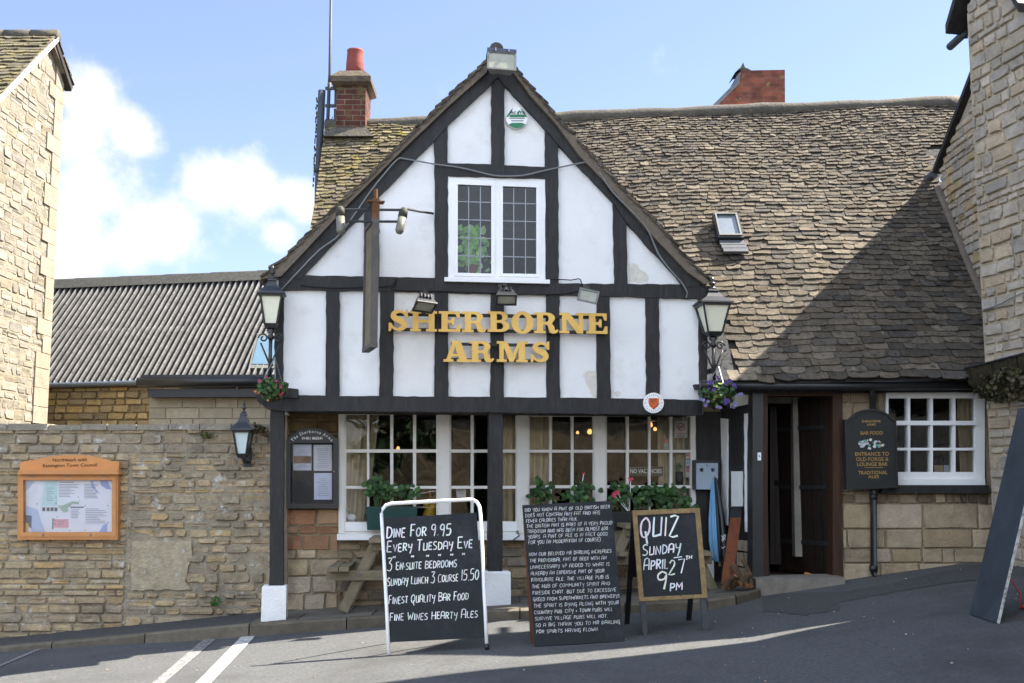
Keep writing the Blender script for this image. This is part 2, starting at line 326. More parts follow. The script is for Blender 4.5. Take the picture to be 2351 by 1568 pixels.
M['trough_dark'] = mat('dark_plastic', (0.02, 0.022, 0.022), var=0.2, scale=8, rough=0.6, bump=0.03)
M['corr'] = mat('corrugated_sheet', attr=True, var=0.4, scale=5, rough=0.95, bump=0.4, bscale=50, spec=0.1, spot=(0.03, 0.028, 0.022), spot_scale=19, spot_lo=0.53, spot_hi=0.66)
M['corr_dark'] = mat('mossy_ridge', (0.06, 0.058, 0.05), var=0.4, scale=14, rough=0.95, bump=0.6, bscale=40)
M['block'] = mat('concrete_block', attr=True, var=0.15, scale=12, rough=0.95, bump=0.4, bscale=60)
M['lead'] = mat('lead_flashing', (0.075, 0.08, 0.09), var=0.25, scale=8, rough=0.6, bump=0.1)
M['came'] = mat('lead_came', srgb(150, 154, 158), var=0.1, rough=0.6, bump=0)
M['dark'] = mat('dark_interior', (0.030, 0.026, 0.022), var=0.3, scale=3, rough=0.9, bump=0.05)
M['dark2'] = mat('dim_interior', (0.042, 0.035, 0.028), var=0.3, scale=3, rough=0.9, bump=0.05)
M['curtain'] = mat('cream_curtain', srgb(182, 168, 138), var=0.15, scale=4, rough=0.95, bump=0.1)
M['glass'] = glass_mat('window_glass', (0.90, 0.92, 0.92), 1.7)
M['glass_sash'] = glass_mat('old_sash_glass', (0.90, 0.92, 0.92), 3.4)
M['glass_up'] = glass_mat('upper_glass', (0.95, 0.96, 0.96), 0.8)
M['glass_case'] = glass_mat('case_glass', (0.97, 0.98, 0.98), 0.8)
M['opal'] = mat('opal_glass', srgb(226, 224, 200), var=0.04, scale=5, rough=0.35, bump=0, spec=0.5)
M['opal2'] = mat('frosted_glass', srgb(200, 216, 216), var=0.04, scale=5, rough=0.35, bump=0, spec=0.5)
M['lens'] = mat('floodlight_lens', srgb(150, 150, 132), var=0.2, scale=10, rough=0.25, bump=0.1, spec=0.6)
M['lamp_grey'] = mat('grey_lamp_body', srgb(112, 112, 106), var=0.15, scale=12, rough=0.5, bump=0.05)
M['bulb'] = mat('lit_lamp', (1.0, 0.52, 0.16), var=0, bump=0, emit=0.38)
M['blue'] = mat('blue_cloth', srgb(108, 156, 190), var=0.12, scale=8, rough=0.9, bump=0.1)
M['bark'] = mat('log_bark', srgb(78, 62, 44), var=0.45, scale=14, rough=1, bump=0.8, bscale=30)
M['logend'] = mat('log_end', srgb(176, 124, 76), var=0.25, scale=20, rough=0.95, bump=0.3)
M['cable'] = mat('grey_cable', srgb(120, 122, 120), var=0.1, rough=0.6, bump=0)
M['cable_black'] = mat('black_cable', (0.012, 0.012, 0.013), var=0.1, rough=0.6, bump=0)
M['rust'] = mat('rusty_steel', srgb(96, 66, 40), var=0.35, scale=14, rough=0.9, bump=0.3)
M['green'] = mat('green_plastic_trim', srgb(44, 120, 84), var=0.1, rough=0.5, bump=0)
M['verge'] = mat('verge_mortar', (0.15, 0.122, 0.092), var=0.25, scale=9, rough=0.95, bump=0.5, bscale=40)
M['orange'] = mat('orange_enamel', srgb(214, 104, 44), var=0.08, rough=0.5, bump=0)
M['red'] = mat('red_print', srgb(196, 60, 60), var=0.08, rough=0.6, bump=0)
M['block_white'] = mat('whitewashed_stone', (0.60, 0.60, 0.55), var=0.15, scale=6, rough=0.95, bump=0.5, bscale=40, spot=(0.20, 0.21, 0.14), spot_scale=5, spot_lo=0.55, spot_hi=0.75)
M['plinth'] = mat('white_painted_stone', (0.80, 0.80, 0.77), var=0.06, scale=6, rough=0.9, bump=0.4, bscale=40, spot=(0.38, 0.37, 0.31), spot_scale=7, spot_lo=0.60, spot_hi=0.80, spot2=(0.2, .19, .16), spot2_scale=24, spot2_lo=.66, spot2_hi=.74)
# ------------------------------------------------------------------ lettering
def _arc(cx, cy, rx, ry, a0, a1, n=9):
    return [(cx + rx * math.cos(R(a0 + (a1 - a0) * i / (n - 1))), cy + ry * math.sin(R(a0 + (a1 - a0) * i / (n - 1)))) for i in range(n)]
def slab_glyph(ch):
    """fat slab-serif capitals: list of (outline, holes, extra depth), width; height 1"""
    if ch == 'H': return [([(0,0),(.52,0),(.52,.12),(.40,.12),(.40,.43),(.88,.43),(.88,.12),(.76,.12),(.76,0),(1.28,0),(1.28,.12),(1.16,.12),(1.16,.88),(1.28,.88),(1.28,1),(.76,1),(.76,.88),(.88,.88),(.88,.57),(.40,.57),(.40,.88),(.52,.88),(.52,1),(0,1),(0,.88),(.12,.88),(.12,.12),(0,.12)], [], 0)], 1.28
    if ch == 'E': return [([(0,0),(1,0),(1,.36),(.88,.36),(.80,.13),(.42,.13),(.42,.43),(.58,.43),(.62,.32),(.72,.32),(.72,.70),(.62,.70),(.58,.57),(.42,.57),(.42,.87),(.78,.87),(.86,.66),(.97,.66),(.97,1),(0,1),(0,.88),(.13,.88),(.13,.12),(0,.12)], [], 0)], 1.0
    if ch == 'N': return [([(0,0),(.48,0),(.48,.12),(.33,.12),(.33,.68),(.88,0),(1.15,0),(1.15,.88),(1.28,.88),(1.28,1),(.80,1),(.80,.88),(.95,.88),(.95,.42),(.46,1),(0,1),(0,.88),(.13,.88),(.13,.12),(0,.12)], [], 0)], 1.28
    if ch == 'A': return [([(0,0),(.46,0),(.46,.12),(.34,.12),(.38,.25),(.68,.25),(.72,.12),(.62,.12),(.62,0),(1.18,0),(1.18,.12),(1.08,.12),(.78,1),(.42,1),(.13,.12),(0,.12)], [[(.42,.37),(.64,.37),(.53,.72)]], 0)], 1.18
    if ch == 'M': return [([(0,0),(.46,0),(.46,.12),(.32,.12),(.32,.70),(.60,0),(.78,0),(1.02,.70),(1.02,.12),(.90,.12),(.90,0),(1.45,0),(1.45,.12),(1.32,.12),(1.32,.88),(1.45,.88),(1.45,1),(1.02,1),(.74,.40),(.46,1),(0,1),(0,.88),(.12,.88),(.12,.12),(0,.12)], [], 0)], 1.45
    if ch == 'B': return [([(0,0)] + _arc(.62,.275,.40,.275,-90,62) + _arc(.60,.75,.34,.25,-55,90) + [(0,1),(0,.88),(.13,.88),(.13,.12),(0,.12)],
                           [[(.42,.12)] + _arc(.58,.285,.15,.165,-90,90) + [(.42,.45)], [(.42,.57)] + _arc(.56,.725,.13,.155,-90,90) + [(.42,.88)]], 0)], 1.02
    if ch == 'R': return [([(0,0),(.54,0),(.54,.12),(.42,.12),(.42,.43),(.54,.43),(.64,.39),(.69,.22),(.74,.05),(.90,-.02),(1.06,.02),(1.16,.16),(1.07,.20),(1.02,.13),(.98,.16),(.95,.32),(.84,.46)] + _arc(.62,.735,.36,.265,-45,90) + [(0,1),(0,.88),(.13,.88),(.13,.12),(0,.12)],
                           [[(.42,.55)] + _arc(.56,.715,.14,.165,-90,90) + [(.42,.88)]], 0)], 1.16
    if ch == 'O': return [(_arc(.53,.5,.53,.52,0,345,24), [_arc(.53,.5,.20,.37,0,345,20)], 0)], 1.06
    if ch == 'S':
        sp = [(.82,.70),(.74,.86),(.52,.935),(.28,.87),(.21,.72),(.31,.595),(.54,.50),(.74,.395),(.77,.25),(.66,.12),(.46,.065),(.23,.13),(.13,.32)]
        hw = [.045,.05,.065,.10,.13,.14,.14,.14,.13,.10,.065,.05,.045]
        l = []; r = []
        pts = []
        for i in range(len(sp) - 1):
            for k in range(3):
                t = k / 3; pts.append((sp[i][0] * (1 - t) + sp[i + 1][0] * t, sp[i][1] * (1 - t) + sp[i + 1][1] * t, hw[i] * (1 - t) + hw[i + 1] * t))
        pts.append((*sp[-1], hw[-1]))
        for _ in range(2): pts = [pts[0]] + [tuple((pts[i - 1][j] + 2 * pts[i][j] + pts[i + 1][j]) / 4 for j in range(3)) for i in range(1, len(pts) - 1)] + [pts[-1]]
        for i, (x, y, h) in enumerate(pts):
            a = pts[max(i - 1, 0)]; b = pts[min(i + 1, len(pts) - 1)]; dx, dy = b[0] - a[0], b[1] - a[1]; q = math.hypot(dx, dy) or 1
            l.append((x - dy / q * h, y + dx / q * h)); r.append((x + dy / q * h, y - dx / q * h))
        return [(l[::-1] + r if False else r + l[::-1], [], 0), ([(.80,.62),(.92,.62),(.92,1.0),(.83,1.0),(.78,.88)], [], .003), ([(.02,0),(.11,0),(.16,.12),(.14,.38),(.02,.38)], [], .003)], .96
_TXT = {}
def text_shape(s, bold=0.0):
    """outline text from Blender's built-in font: verts (x, y), tris; cap height about 1"""
    key = (s, bold)
    if key in _TXT: return _TXT[key]
    cu = bpy.data.curves.new("txt", 'FONT'); cu.body = s; cu.size = 1.38; cu.offset = bold; cu.resolution_u = 3
    ob = bpy.data.objects.new("txt", cu); COL.objects.link(ob)
    dg = bpy.context.evaluated_depsgraph_get(); dg.update()
    me = bpy.data.meshes.new_from_object(ob.evaluated_get(dg))
    v = [(p.co.x, p.co.y) for p in me.vertices]; f = [tuple(p.vertices) for p in me.polygons]
    bpy.data.objects.remove(ob); bpy.data.meshes.remove(me); bpy.data.curves.remove(cu)
    x0 = min(a for a, b in v); x1 = max(a for a, b in v)
    _TXT[key] = ([(a - x0, b) for a, b in v], f, x1 - x0); return _TXT[key]
SANS = ["Northleach with", "Eastington Town Council", "01451 860241", "SHERBORNE", "ARMS", "BAR FOOD", "ENTRANCE TO", "OLD FORGE &", "LOUNGE BAR", "TRADITIONAL", "ALES", "NO VACANCIES", "WANTED", "Ac", "rn", "NO SMOKING"] + sorted(set("The Sherborne Arms".replace(" ", "")))
for q in SANS: text_shape(q, 0.02)
def put_text(mb, fr, s, x0, yb, x1, yb1, cap, w, bold=0.02, col=None):
    """text whose baseline runs between two places on a plane (given in working pixels), raised w"""
    v, f, wd = text_shape(s, bold)
    a0, b0 = fr.hit(x0, yb, w); a1, b1 = fr.hit(x1, yb1, w); _, bt = fr.hit(x0, yb - cap, w); h = bt - b0
    sx = (a1 - a0) / wd; sk = (b1 - b0) / max(a1 - a0, 1e-6)
    mb.add([fr.pt(a0 + x * sx, b0 + y * h + x * sx * sk, w) for x, y in v], f, col)

# single-stroke hand lettering
G = {
'A': (.72, [[(0,0),(.08,1),(.66,1),(.70,0)], [(.05,.45),(.68,.45)]]), 'B': (.68, [[(.04,0),(.04,1)], [(0,1),(.56,.93),(.58,.62),(.06,.53)], [(.06,.53),(.68,.45),(.68,.1),(.04,0)]]),
'C': (.62, [[(.62,.95),(.2,1),(0,.75),(0,.25),(.15,0),(.62,.05)]]), 'D': (.68, [[(.06,0),(.06,1)], [(0,1),(.5,.9),(.68,.5),(.5,.1),(.04,0)]]),
'E': (.58, [[(.04,0),(.04,1)], [(.04,1),(.56,1)], [(.04,.52),(.48,.52)], [(.04,0),(.58,0)]]), 'F': (.56, [[(.06,0),(.06,1)], [(.0,1),(.56,1)], [(.06,.52),(.46,.52)]]),
'G': (.66, [[(.62,.95),(.2,1),(0,.7),(0,.25),(.2,.05),(.6,.2),(.6,.5),(.32,.5)], [(.6,.5),(.6,-.3),(.45,-.35)]]), 'H': (.66, [[(.04,0),(.04,1)], [(.64,0),(.64,1)], [(.04,.5),(.64,.5)]]),
'I': (.12, [[(.06,0),(.06,1)]]), 'J': (.5, [[(.45,1),(.45,.1),(.25,0),(0,.1)]]), 'K': (.62, [[(.04,0),(.04,1)], [(.6,1),(.06,.45)], [(.2,.55),(.62,0)]]),
'L': (.52, [[(.04,1),(.04,0),(.52,0)]]), 'M': (.86, [[(.04,0),(.08,1),(.42,.35),(.78,1),(.84,0)]]), 'N': (.70, [[(.04,0),(.06,1),(.62,0),(.66,1)]]),
'O': (.68, [[(.34,1),(.06,.8),(0,.4),(.14,.05),(.4,0),(.64,.3),(.64,.75),(.34,1)]]), 'P': (.62, [[(.06,0),(.06,1)], [(0,1),(.52,.95),(.62,.72),(.46,.5),(.06,.44)]]),
'Q': (.70, [[(.36,1),(.06,.8),(0,.4),(.14,.05),(.4,0),(.66,.3),(.64,.75),(.36,1)], [(.36,.3),(.56,-.35)]]), 'R': (.66, [[(.06,0),(.06,1)], [(0,1),(.52,.95),(.6,.74),(.46,.54),(.06,.48)], [(.24,.5),(.66,0)]]),
'S': (.58, [[(.56,.95),(.2,1),(.03,.8),(.15,.58),(.48,.42),(.56,.2),(.36,0),(0,.05)]]), 'T': (.60, [[(0,1),(.62,1)], [(.32,1),(.30,0)]]),
'U': (.66, [[(.04,1),(.04,.1),(.15,0),(.6,.08)], [(.62,1),(.62,0)]]), 'V': (.62, [[(0,1),(.3,0),(.62,1)]]), 'W': (.86, [[(0,1),(.2,0),(.42,.7),(.62,0),(.86,1)]]),
'X': (.6, [[(0,1),(.6,0)], [(.6,1),(0,0)]]), 'Y': (.64, [[(.02,1),(.1,.52),(.56,.55)], [(.64,1),(.5,.1),(.34,-.35)]]), 'Z': (.66, [[(0,1),(.62,1),(.02,0),(.66,0)]]),
'0': (.56, [[(.28,1),(.03,.7),(.03,.25),(.28,0),(.53,.3),(.53,.75),(.28,1)]]), '1': (.14, [[(.07,0),(.07,1)]]), '2': (.6, [[(.04,.8),(.25,1),(.5,.85),(.45,.55),(.02,0),(.6,.02)]]),
'3': (.58, [[(.02,.98),(.54,1),(.22,.6),(.5,.5),(.54,.15),(.3,-.05),(0,.05)]]), '4': (.58, [[(.1,1),(.02,.45),(.58,.45)], [(.4,.75),(.4,-.05)]]), '5': (.58, [[(.56,1),(.12,1),(.08,.58),(.45,.6),(.56,.3),(.4,.02),(0,.02)]]),
'6': (.56, [[(.45,1),(.1,.6),(.02,.25),(.2,0),(.5,.1),(.5,.4),(.25,.5),(.05,.35)]]), '7': (.6, [[(0,1),(.6,1),(.35,-.05)]]), '8': (.55, [[(.28,.55),(.05,.8),(.28,1),(.5,.8),(.05,.25),(.28,0),(.52,.25),(.28,.55)]]),
'9': (.56, [[(.5,.85),(.25,1),(.02,.8),(.1,.52),(.4,.55),(.5,.85),(.48,.4),(.40,-.08)]]), '.': (.14, [[(.05,.02),(.11,.0)]]), ':': (.14, [[(.05,.5),(.11,.48)]]), '-': (.2, [[(.04,.42),(.18,.42)]]), '+': (.44, [[(.0,.4),(.44,.4)], [(.22,.15),(.22,.65)]]),
'(': (.26, [[(.26,1.2),(.06,.8),(.02,.2),(.2,-.25)]]), ')': (.26, [[(0,1.2),(.2,.8),(.24,.2),(.06,-.25)]]), '*': (.5, [[(.02,.2),(.48,.8)], [(.05,.8),(.45,.15)], [(.0,.5),(.5,.5)]]),
}
def ribbon(mb, fr, pts, hw, w, col=None):
    """chalk stroke: pts are (px, py), half width in px"""
    n = len(pts); out = []
    for i, (x, y) in enumerate(pts):
        a = pts[max(i - 1, 0)]; b = pts[min(i + 1, n - 1)]; dx, dy = b[0] - a[0], b[1] - a[1]; q = math.hypot(dx, dy) or 1
        k = hw * RNG.uniform(.8, 1.15); out.append(((x - dy / q * k, y + dx / q * k), (x + dy / q * k, y - dx / q * k)))
    for i in range(n - 1):
        A, B = out[i]; C, D = out[i + 1]
        q = [fr.h3(*p, w) for p in (A, B, D, C)]
        if (q[1] - q[0]).cross(q[2] - q[0]).dot(fr.n) < 0: q = q[::-1]
        mb.add(q, [(0, 1, 2, 3)], col)
def smooth_stroke(pts):
    if len(pts) < 4: return pts
    o = [pts[0]]
    for i in range(len(pts) - 1):
        p0 = pts[max(i - 1, 0)]; p1 = pts[i]; p2 = pts[i + 1]; p3 = pts[min(i + 2, len(pts) - 1)]
        for t in (0.5, 1.0):
            o.append(tuple(0.5 * (2 * p1[k] + (p2[k] - p0[k]) * t + (2 * p0[k] - 5 * p1[k] + 4 * p2[k] - p3[k]) * t * t + (3 * p1[k] - p0[k] - 3 * p2[k] + p3[k]) * t ** 3) for k in (0, 1)))
    return o
_zi = [0]
def chalk(mb, fr, s, x0, y0, x1, y1, cap, stroke, w=0.003, first=1.0, sizes=None, jit=0.055, slant=0.06, tone=1.0):
    """hand lettering fitted between two baseline points; first letters of words are 'first' times taller"""
    seq = []; x = 0
    for wi, word in enumerate(s.split(' ')):
        for ci, ch in enumerate(word):
            k = first if (ci == 0 and ch.isalpha()) else 1.0
            if ch.isdigit() or ch == '.': k = max(k, first)
            if sizes: k = sizes.get((wi, ci), sizes.get(wi, k))
            g = G[ch]; seq.append((g, x, k)); x += (g[0] * (0.85 + .15 * k) * k + 0.24)
        x += 0.62
    total = x - 0.86
    L = math.hypot(x1 - x0, y1 - y0); sc = L / total; ux, uy = (x1 - x0) / L, (y1 - y0) / L
    for (gw, strokes), gx, k in seq:
        jy = RNG.uniform(-jit, jit) * cap; kc = RNG.uniform(.78, 1.06) * tone; cc = (.77 * kc, .765 * kc, .74 * kc); js = RNG.uniform(1 - jit, 1 + jit)
        for st in strokes:
            _zi[0] = (_zi[0] + 1) % 9
            pts = [((gx + p[0] * k) * sc + p[1] * cap * k * slant, p[1] * cap * k * js) for p in smooth_stroke(st)]
            pts = [(x0 + a * ux, y0 + a * uy - b + jy) for a, b in pts]
            ribbon(mb, fr, pts, stroke / 2 * RNG.uniform(.82, 1.15), w + _zi[0] * 0.00025, tuple(q * RNG.uniform(.85, 1.05) for q in cc))

# ------------------------------------------------------------------ ground
_gx = [-200, -60, -12, -5.2, -2.35, -0.25, 1.97, 2.65, 4.75, 8, 60, 200]
_gz = [-5.0, -3.6, -2.15, -1.70, -1.495, -1.36, -1.254, -1.15, -0.863, -0.62, -0.1, 0.2]
def zr(x, y):
    z = float(np.interp(x, _gx, _gz)) + EYE
    yy = min(max(y, 0.0), 11.5); return z - 0.03 * (11.5 - yy)
def ghit(px, py):
    d = cray(px, py); lo, hi = 2.0, 14.0
    for _ in range(50):
        m = (lo + hi) / 2; p = CAM + d * (m / d.y)
        if p.z > zr(p.x, p.y): lo = m
        else: hi = m
    return CAM + d * (lo / d.y)
def build_ground():
    xs = sorted(set([-300, -200, -120, -60, -30, -16] + [round(-12 + .25 * i, 3) for i in range(90)] + [11, 14, 20, 40, 90, 200, 300]))
    ys = [-300, -120, -60, -30, -12, -6, -3] + [round(.5 * i, 3) for i in range(28)] + [14, 16, 20, 26, 40, 70, 140, 300, 600]
    mb = MB(); mb.smooth = True
    v = [(x, y, zr(x, y) + (0.006 * math.sin(x * 2.1 + y) if abs(x) < 12 else 0)) for y in ys for x in xs]; n = len(xs)
    mb.add(v, [(j * n + i, j * n + i + 1, (j + 1) * n + i + 1, (j + 1) * n + i) for j in range(len(ys) - 1) for i in range(n - 1)])
    o = mb.build('road', M['asphalt'], origin=(0, 0, 0)); tag(o, kind='structure')
build_ground()

_px = [-14, -5.2, -2.35, -0.25, 1.97, 2.7]; _pz = [-2.27, -1.655, -1.375, -1.268, -1.165, -1.07]
def zp(x): return float(np.interp(x, _px, _pz)) + EYE
def yk(x): return float(np.interp(x, [-14, -5.2, -2.35, 1.9, 2.25, 2.5, 2.62], [11.75, 11.62, 11.40, 11.42, 11.5, 11.72, 12.0]))
def build_pavement():
    kb = MB(); x = -14.0
    while x < 2.6:
        L = RNG.uniform(.75, 1.05) if x < 1.7 else 0.3
        x1 = min(x + L, 2.62); g = 0.006; c = RNG.uniform(.8, 1.15); c = (0.125 * c, 0.108 * c, 0.08 * c)
        a, b = x + g, x1 - g; dz = RNG.uniform(-.004, .004)
        top = [Vector((a, yk(a), zp(a) + dz - .012)), Vector((b, yk(b), zp(b) + dz - .012)), Vector((b, yk(b) + .02, zp(b) + dz + .003)), Vector((a, yk(a) + .02, zp(a) + dz + .003)), Vector((b, yk(b) + .15, zp(b) + .003)), Vector((a, yk(a) + .15, zp(a) + .003))]
        bot = [Vector((a, yk(a), zp(a) - .35)), Vector((b, yk(b), zp(b) - .35))]
        kb.add(top + bot, [(6, 7, 1, 0), (0, 1, 2, 3), (3, 2, 4, 5), (6, 0, 3), (7, 2, 1)], c)
        x = x1
    tag(kb.build('kerb', M['kerb']), kind='structure')
    def sheet(name, x0, x1, m, cols, dz=0.0):
        mb = MB(); n = 26; v = []; ys = [0, .2, .4, .6, .8, 1]
        for t in ys:
            for i in range(n + 1):
                xx = x0 + (x1 - x0) * i / n; ya = yk(xx) + .15; v.append((xx, ya + (13.3 - ya) * t, zp(xx) + dz + .004 * math.sin(xx * 3 + t * 5)))
        mb.add(v, [(j * (n + 1) + i, j * (n + 1) + i + 1, (j + 1) * (n + 1) + i + 1, (j + 1) * (n + 1) + i) for j in range(len(ys) - 1) for i in range(n)], cols)
        tag(mb.build(name, m), kind='structure')
    sheet('pavement', -14, -2.62, M['pave'], (1, 1, 1))
    sheet('paving_bed', -2.62, 2.62, M['flag'], (0.07, 0.065, 0.055), -0.012)
    fl = MB(); y = 0
    for r in range(4):                                   # flagstones under the jetty
        x = -2.62 + (0.2 if r % 2 else 0)
        while x < 2.6:
            L = RNG.uniform(.45, .75); x1 = min(x + L, 2.62); c = RNG.uniform(.75, 1.2); g = .008
            if x1 - x > .06:
                f = lambda xx, t: Vector((xx, min(yk(xx) + .155 + t * .5, 13.3), zp(xx) + .002))
                q = [f(x + g, r + .02), f(x1 - g, r + .02), f(x1 - g, r + .98), f(x + g, r + .98)]
                if q[2].y - q[1].y > .05: fl.poly3(q, [p - Vector((0, 0, .03)) for p in q], (.13 * c, .118 * c, .098 * c))
            x = x1
    tag(fl.build('paving', M['flag']), kind='structure')
build_pavement()
def road_line(pts, m, dz):
    """painted line: pairs of (left, right) working-pixel points along it, laid on the road"""
    mb = MB(); rows = []
    for (l, r) in pts:
        a = ghit(*l); b = ghit(*r); rows.append((a, b))
    N = 14; prev = None
    for i in range(N + 1):
        t = i / N; a = rows[0][0].lerp(rows[1][0], t); b = rows[0][1].lerp(rows[1][1], t)
        for p in (a, b): p.z = zr(p.x, p.y) + 0.006 * math.sin(p.x * 2.1 + p.y) + dz
        if prev: mb.quad(prev[0], prev[1], b, a)
        prev = (a, b)
    o = mb.build('road_marking', m); tag(o, kind='structure')
def road_patch(up, lo, m):
    mb = MB(); N = 24; prev = None; f = lambda pts, t: (lambda k: tuple(pts[int(k)][j] + (pts[min(int(k) + 1, len(pts) - 1)][j] - pts[int(k)][j]) * (k - int(k)) for j in (0, 1)))(t * (len(pts) - 1))
    for i in range(N + 1):
        a, b = ghit(*f(up, i / N)), ghit(*f(lo, i / N)); b.x += RNG.uniform(-.03, .03); b.y += RNG.uniform(-.08, .08); row = [a.lerp(b, j / 4) for j in range(5)]
        for p in row: p.z = zr(p.x, p.y) + 0.006 * math.sin(p.x * 2.1 + p.y) + .004
        if prev:
            for j in range(4): mb.quad(prev[j + 1], row[j + 1], row[j], prev[j])
        prev = row
    tag(mb.build('road_patch', m), kind='structure')
M['old_tar'] = mat('old_tar', (0.068, 0.067, 0.065), var=.42, scale=30, rough=.95, bump=.6, bscale=90, spec=.2, bdist=.01, spot=(.13, .125, .115), spot_scale=60, spot_lo=.64, spot_hi=.76)
road_patch([(1748,1362),(1940,1358),(2040,1342),(2150,1316),(2262,1294)], [(1748,1404),(1850,1403),(1960,1378),(2110,1352),(2262,1330)], M['old_tar'])
road_patch([(1790,1392),(1850,1388),(1930,1388)], [(1795,1408),(1850,1412),(1925,1402)], M['pave'])
road_line([((428, 1590), (463, 1590)), ((568, 1450), (598, 1450))], M['paint'], .006)
road_line([((325, 1590), (353, 1590)), ((468, 1467), (495, 1467))], M['paint_worn'], .006)
road_line([((-90, 1567), (-90, 1571)), ((106, 1485), (112, 1487))], M['paint_worn'], .006)

# ------------------------------------------------------------------ masonry and slate generators
def stones(mb, pt, u0, u1, z0, z1, ch, sl, pal, keep=lambda u, z: True, w=0.0, jd=0.008, gap=0.008, bev=0.008, rough=0.22, mort=(.2, .17, .12), pt_w=None):
    """courses of individual stones; pt(u, z, w) -> world. ch, sl: (min, max) course height and stone length"""
    z = z0
    while z < z1:
        h = RNG.uniform(*ch); h = min(h, z1 - z + .02); u = u0 - RNG.uniform(0, sl[1])
        while u < u1:
            L = RNG.uniform(*sl) * (1.25 if RNG.random() < .15 else 1); a, b = max(u, u0), min(u + L, u1); u += L
            if b - a < .03: continue
            um, zm = (a + b) / 2, z + h / 2
            if not keep(um, zm): continue
            a += gap * RNG.uniform(.4, 1.2); b -= gap * RNG.uniform(.4, 1.2); c0 = z + gap * RNG.uniform(.4, 1.1); c1 = z + h - gap * RNG.uniform(.4, 1.1)
            if b - a < .02 or c1 - c0 < .015: continue
            r = min(b - a, c1 - c0) * rough; j = lambda: RNG.uniform(0, r)
            ring = [(a + j(), c0 + j() * .4), (um, c0 + j() * .5), (b - j(), c0 + j() * .4), (b - j() * .3, zm), (b - j(), c1 - j() * .4), (um, c1 - j() * .5), (a + j(), c1 - j() * .4), (a + j() * .3, zm)]
            d = w + RNG.uniform(-jd, jd); be = min(bev, (b - a) * .2, (c1 - c0) * .25)
            inner = [(p[0] + (um - p[0]) * be / ((b - a) / 2), p[1] + (zm - p[1]) * be / ((c1 - c0) / 2)) for p in ring]
            col = RNG.choice(pal); k = RNG.uniform(.85, 1.16); col = tuple(c * k for c in col)
            tl = RNG.uniform(-.006, .006); tz = RNG.uniform(-.006, .006)
            v = [pt(p[0], p[1], w - .045) for p in ring] + [pt(p[0], p[1], d - be) for p in ring] + [pt(p[0], p[1], d + (tl if p[0] > um else -tl) + (tz if p[1] > zm else -tz)) for p in inner]
            fs = []
            for i in range(8): k2 = (i + 1) % 8; fs += [(i, k2, k2 + 8, i + 8), (i + 8, k2 + 8, k2 + 16, i + 16)]
            fs.append(tuple(range(16, 24))); mb.add(v, fs, col)
        z += h
def slates(mb, P, width, length, e0, e1, w0, w1, pal, keep=lambda s, t: True, th=0.02, tilt=0.02, jit=0.25, over=1.7):
    """stone slates in diminishing courses. P(s, t, n) -> world with s across (m), t up the slope (m)"""
    t = 0.0
    while t < length:
        k = t / length; e = e0 + (e1 - e0) * k; wd = w0 + (w1 - w0) * k; s = -RNG.uniform(0, wd)
        while s < width:
            L = wd * RNG.uniform(.6, 1.45); a, b = max(s, 0), min(s + L, width); s += L
            if b - a < .03 or not keep((a + b) / 2, t): continue
            a += .003; b -= .003; y0 = t + RNG.uniform(-jit, jit) * e * .5; y1 = min(y0 + e * over, length); n = RNG.uniform(.8, 1.25)
            f0 = (.012 + tilt) * n; f1 = .004; m = (a + b) / 2; q = e * .12
            cr = min(e * .35, (b - a) * .25); c1, c2 = cr * RNG.uniform(.2, 1), cr * RNG.uniform(.2, 1); lo = [(a, y0 + c1), (a + c1 * .8, y0 + RNG.uniform(0, q)), (m + (b - a) * RNG.uniform(-.2, .2), y0 + RNG.uniform(-q, q)), (b - c2 * .8, y0 + RNG.uniform(0, q)), (b, y0 + c2)]
            tt = th * RNG.uniform(.7, 1.3); rk = RNG.uniform(-.006, .006)
            v = [P(x, y, f0 + (rk if x > m else -rk)) for x, y in lo] + [P(b, y1, f1), P(a, y1, f1)] + [P(x, y, f0 + tt + (rk if x > m else -rk)) for x, y in lo] + [P(b, y1, f1 + tt), P(a, y1, f1 + tt)]
            c = RNG.choice(pal); kk = RNG.uniform(.7, 1.3); c = tuple(x * kk for x in c)
            mb.add(v, [(7, 8, 9, 10, 11, 12, 13)] + [(i, i + 1, i + 8, i + 7) for i in range(5)] + [(6, 0, 7, 13)], c)
        t += e
def wob(pts, n, amp):
    """subdivide a closed pixel outline and wobble it like hand-cut timber"""
    out = []
    for i, p in enumerate(pts):
        q = pts[(i + 1) % len(pts)]; d = math.hypot(q[0] - p[0], q[1] - p[1]); k = max(1, int(d / n))
        for j in range(k):
            t = j / k; a = 0 if j == 0 else amp
            out.append((p[0] + (q[0] - p[0]) * t + RNG.uniform(-a, a), p[1] + (q[1] - p[1]) * t + RNG.uniform(-a, a)))
    return out
# ------------------------------------------------------------------ the pub
o = PY(1150, 930, 12.0); FA = upright((o.x, o.y, 0), 7.4)            # jettied gable front
o = PY(1745, 1000, 12.12); FD = upright((o.x, o.y, 0), 1.5)          # entrance wall
WW = -0.75                                                            # shop-front wall, set back under the jetty
PAL_ASH = [(0.383,0.303,0.195),(0.426,0.343,0.232),(0.351,0.273,0.167),(0.319,0.252,0.167),(0.405,0.333,0.242)]
PAL_RED = [(0.396,0.190,0.090),(0.363,0.200,0.099),(0.330,0.220,0.126),(0.374,0.270,0.162)]
PAL_SLATE = [(0.090,0.076,0.057),(0.103,0.085,0.062),(0.078,0.067,0.053),(0.119,0.098,0.072),(0.068,0.060,0.050),(0.100,0.080,0.056),(0.133,0.111,0.082)]
MW = -.024                                                            # mortar lies this far behind the stone faces
pub = thing('pub', (FA.pt(0, 0).x, FA.pt(0, 0).y + 1.5, 0.3), 'black and white timber framed pub with a stone slate roof and low stone wing', 'pub')
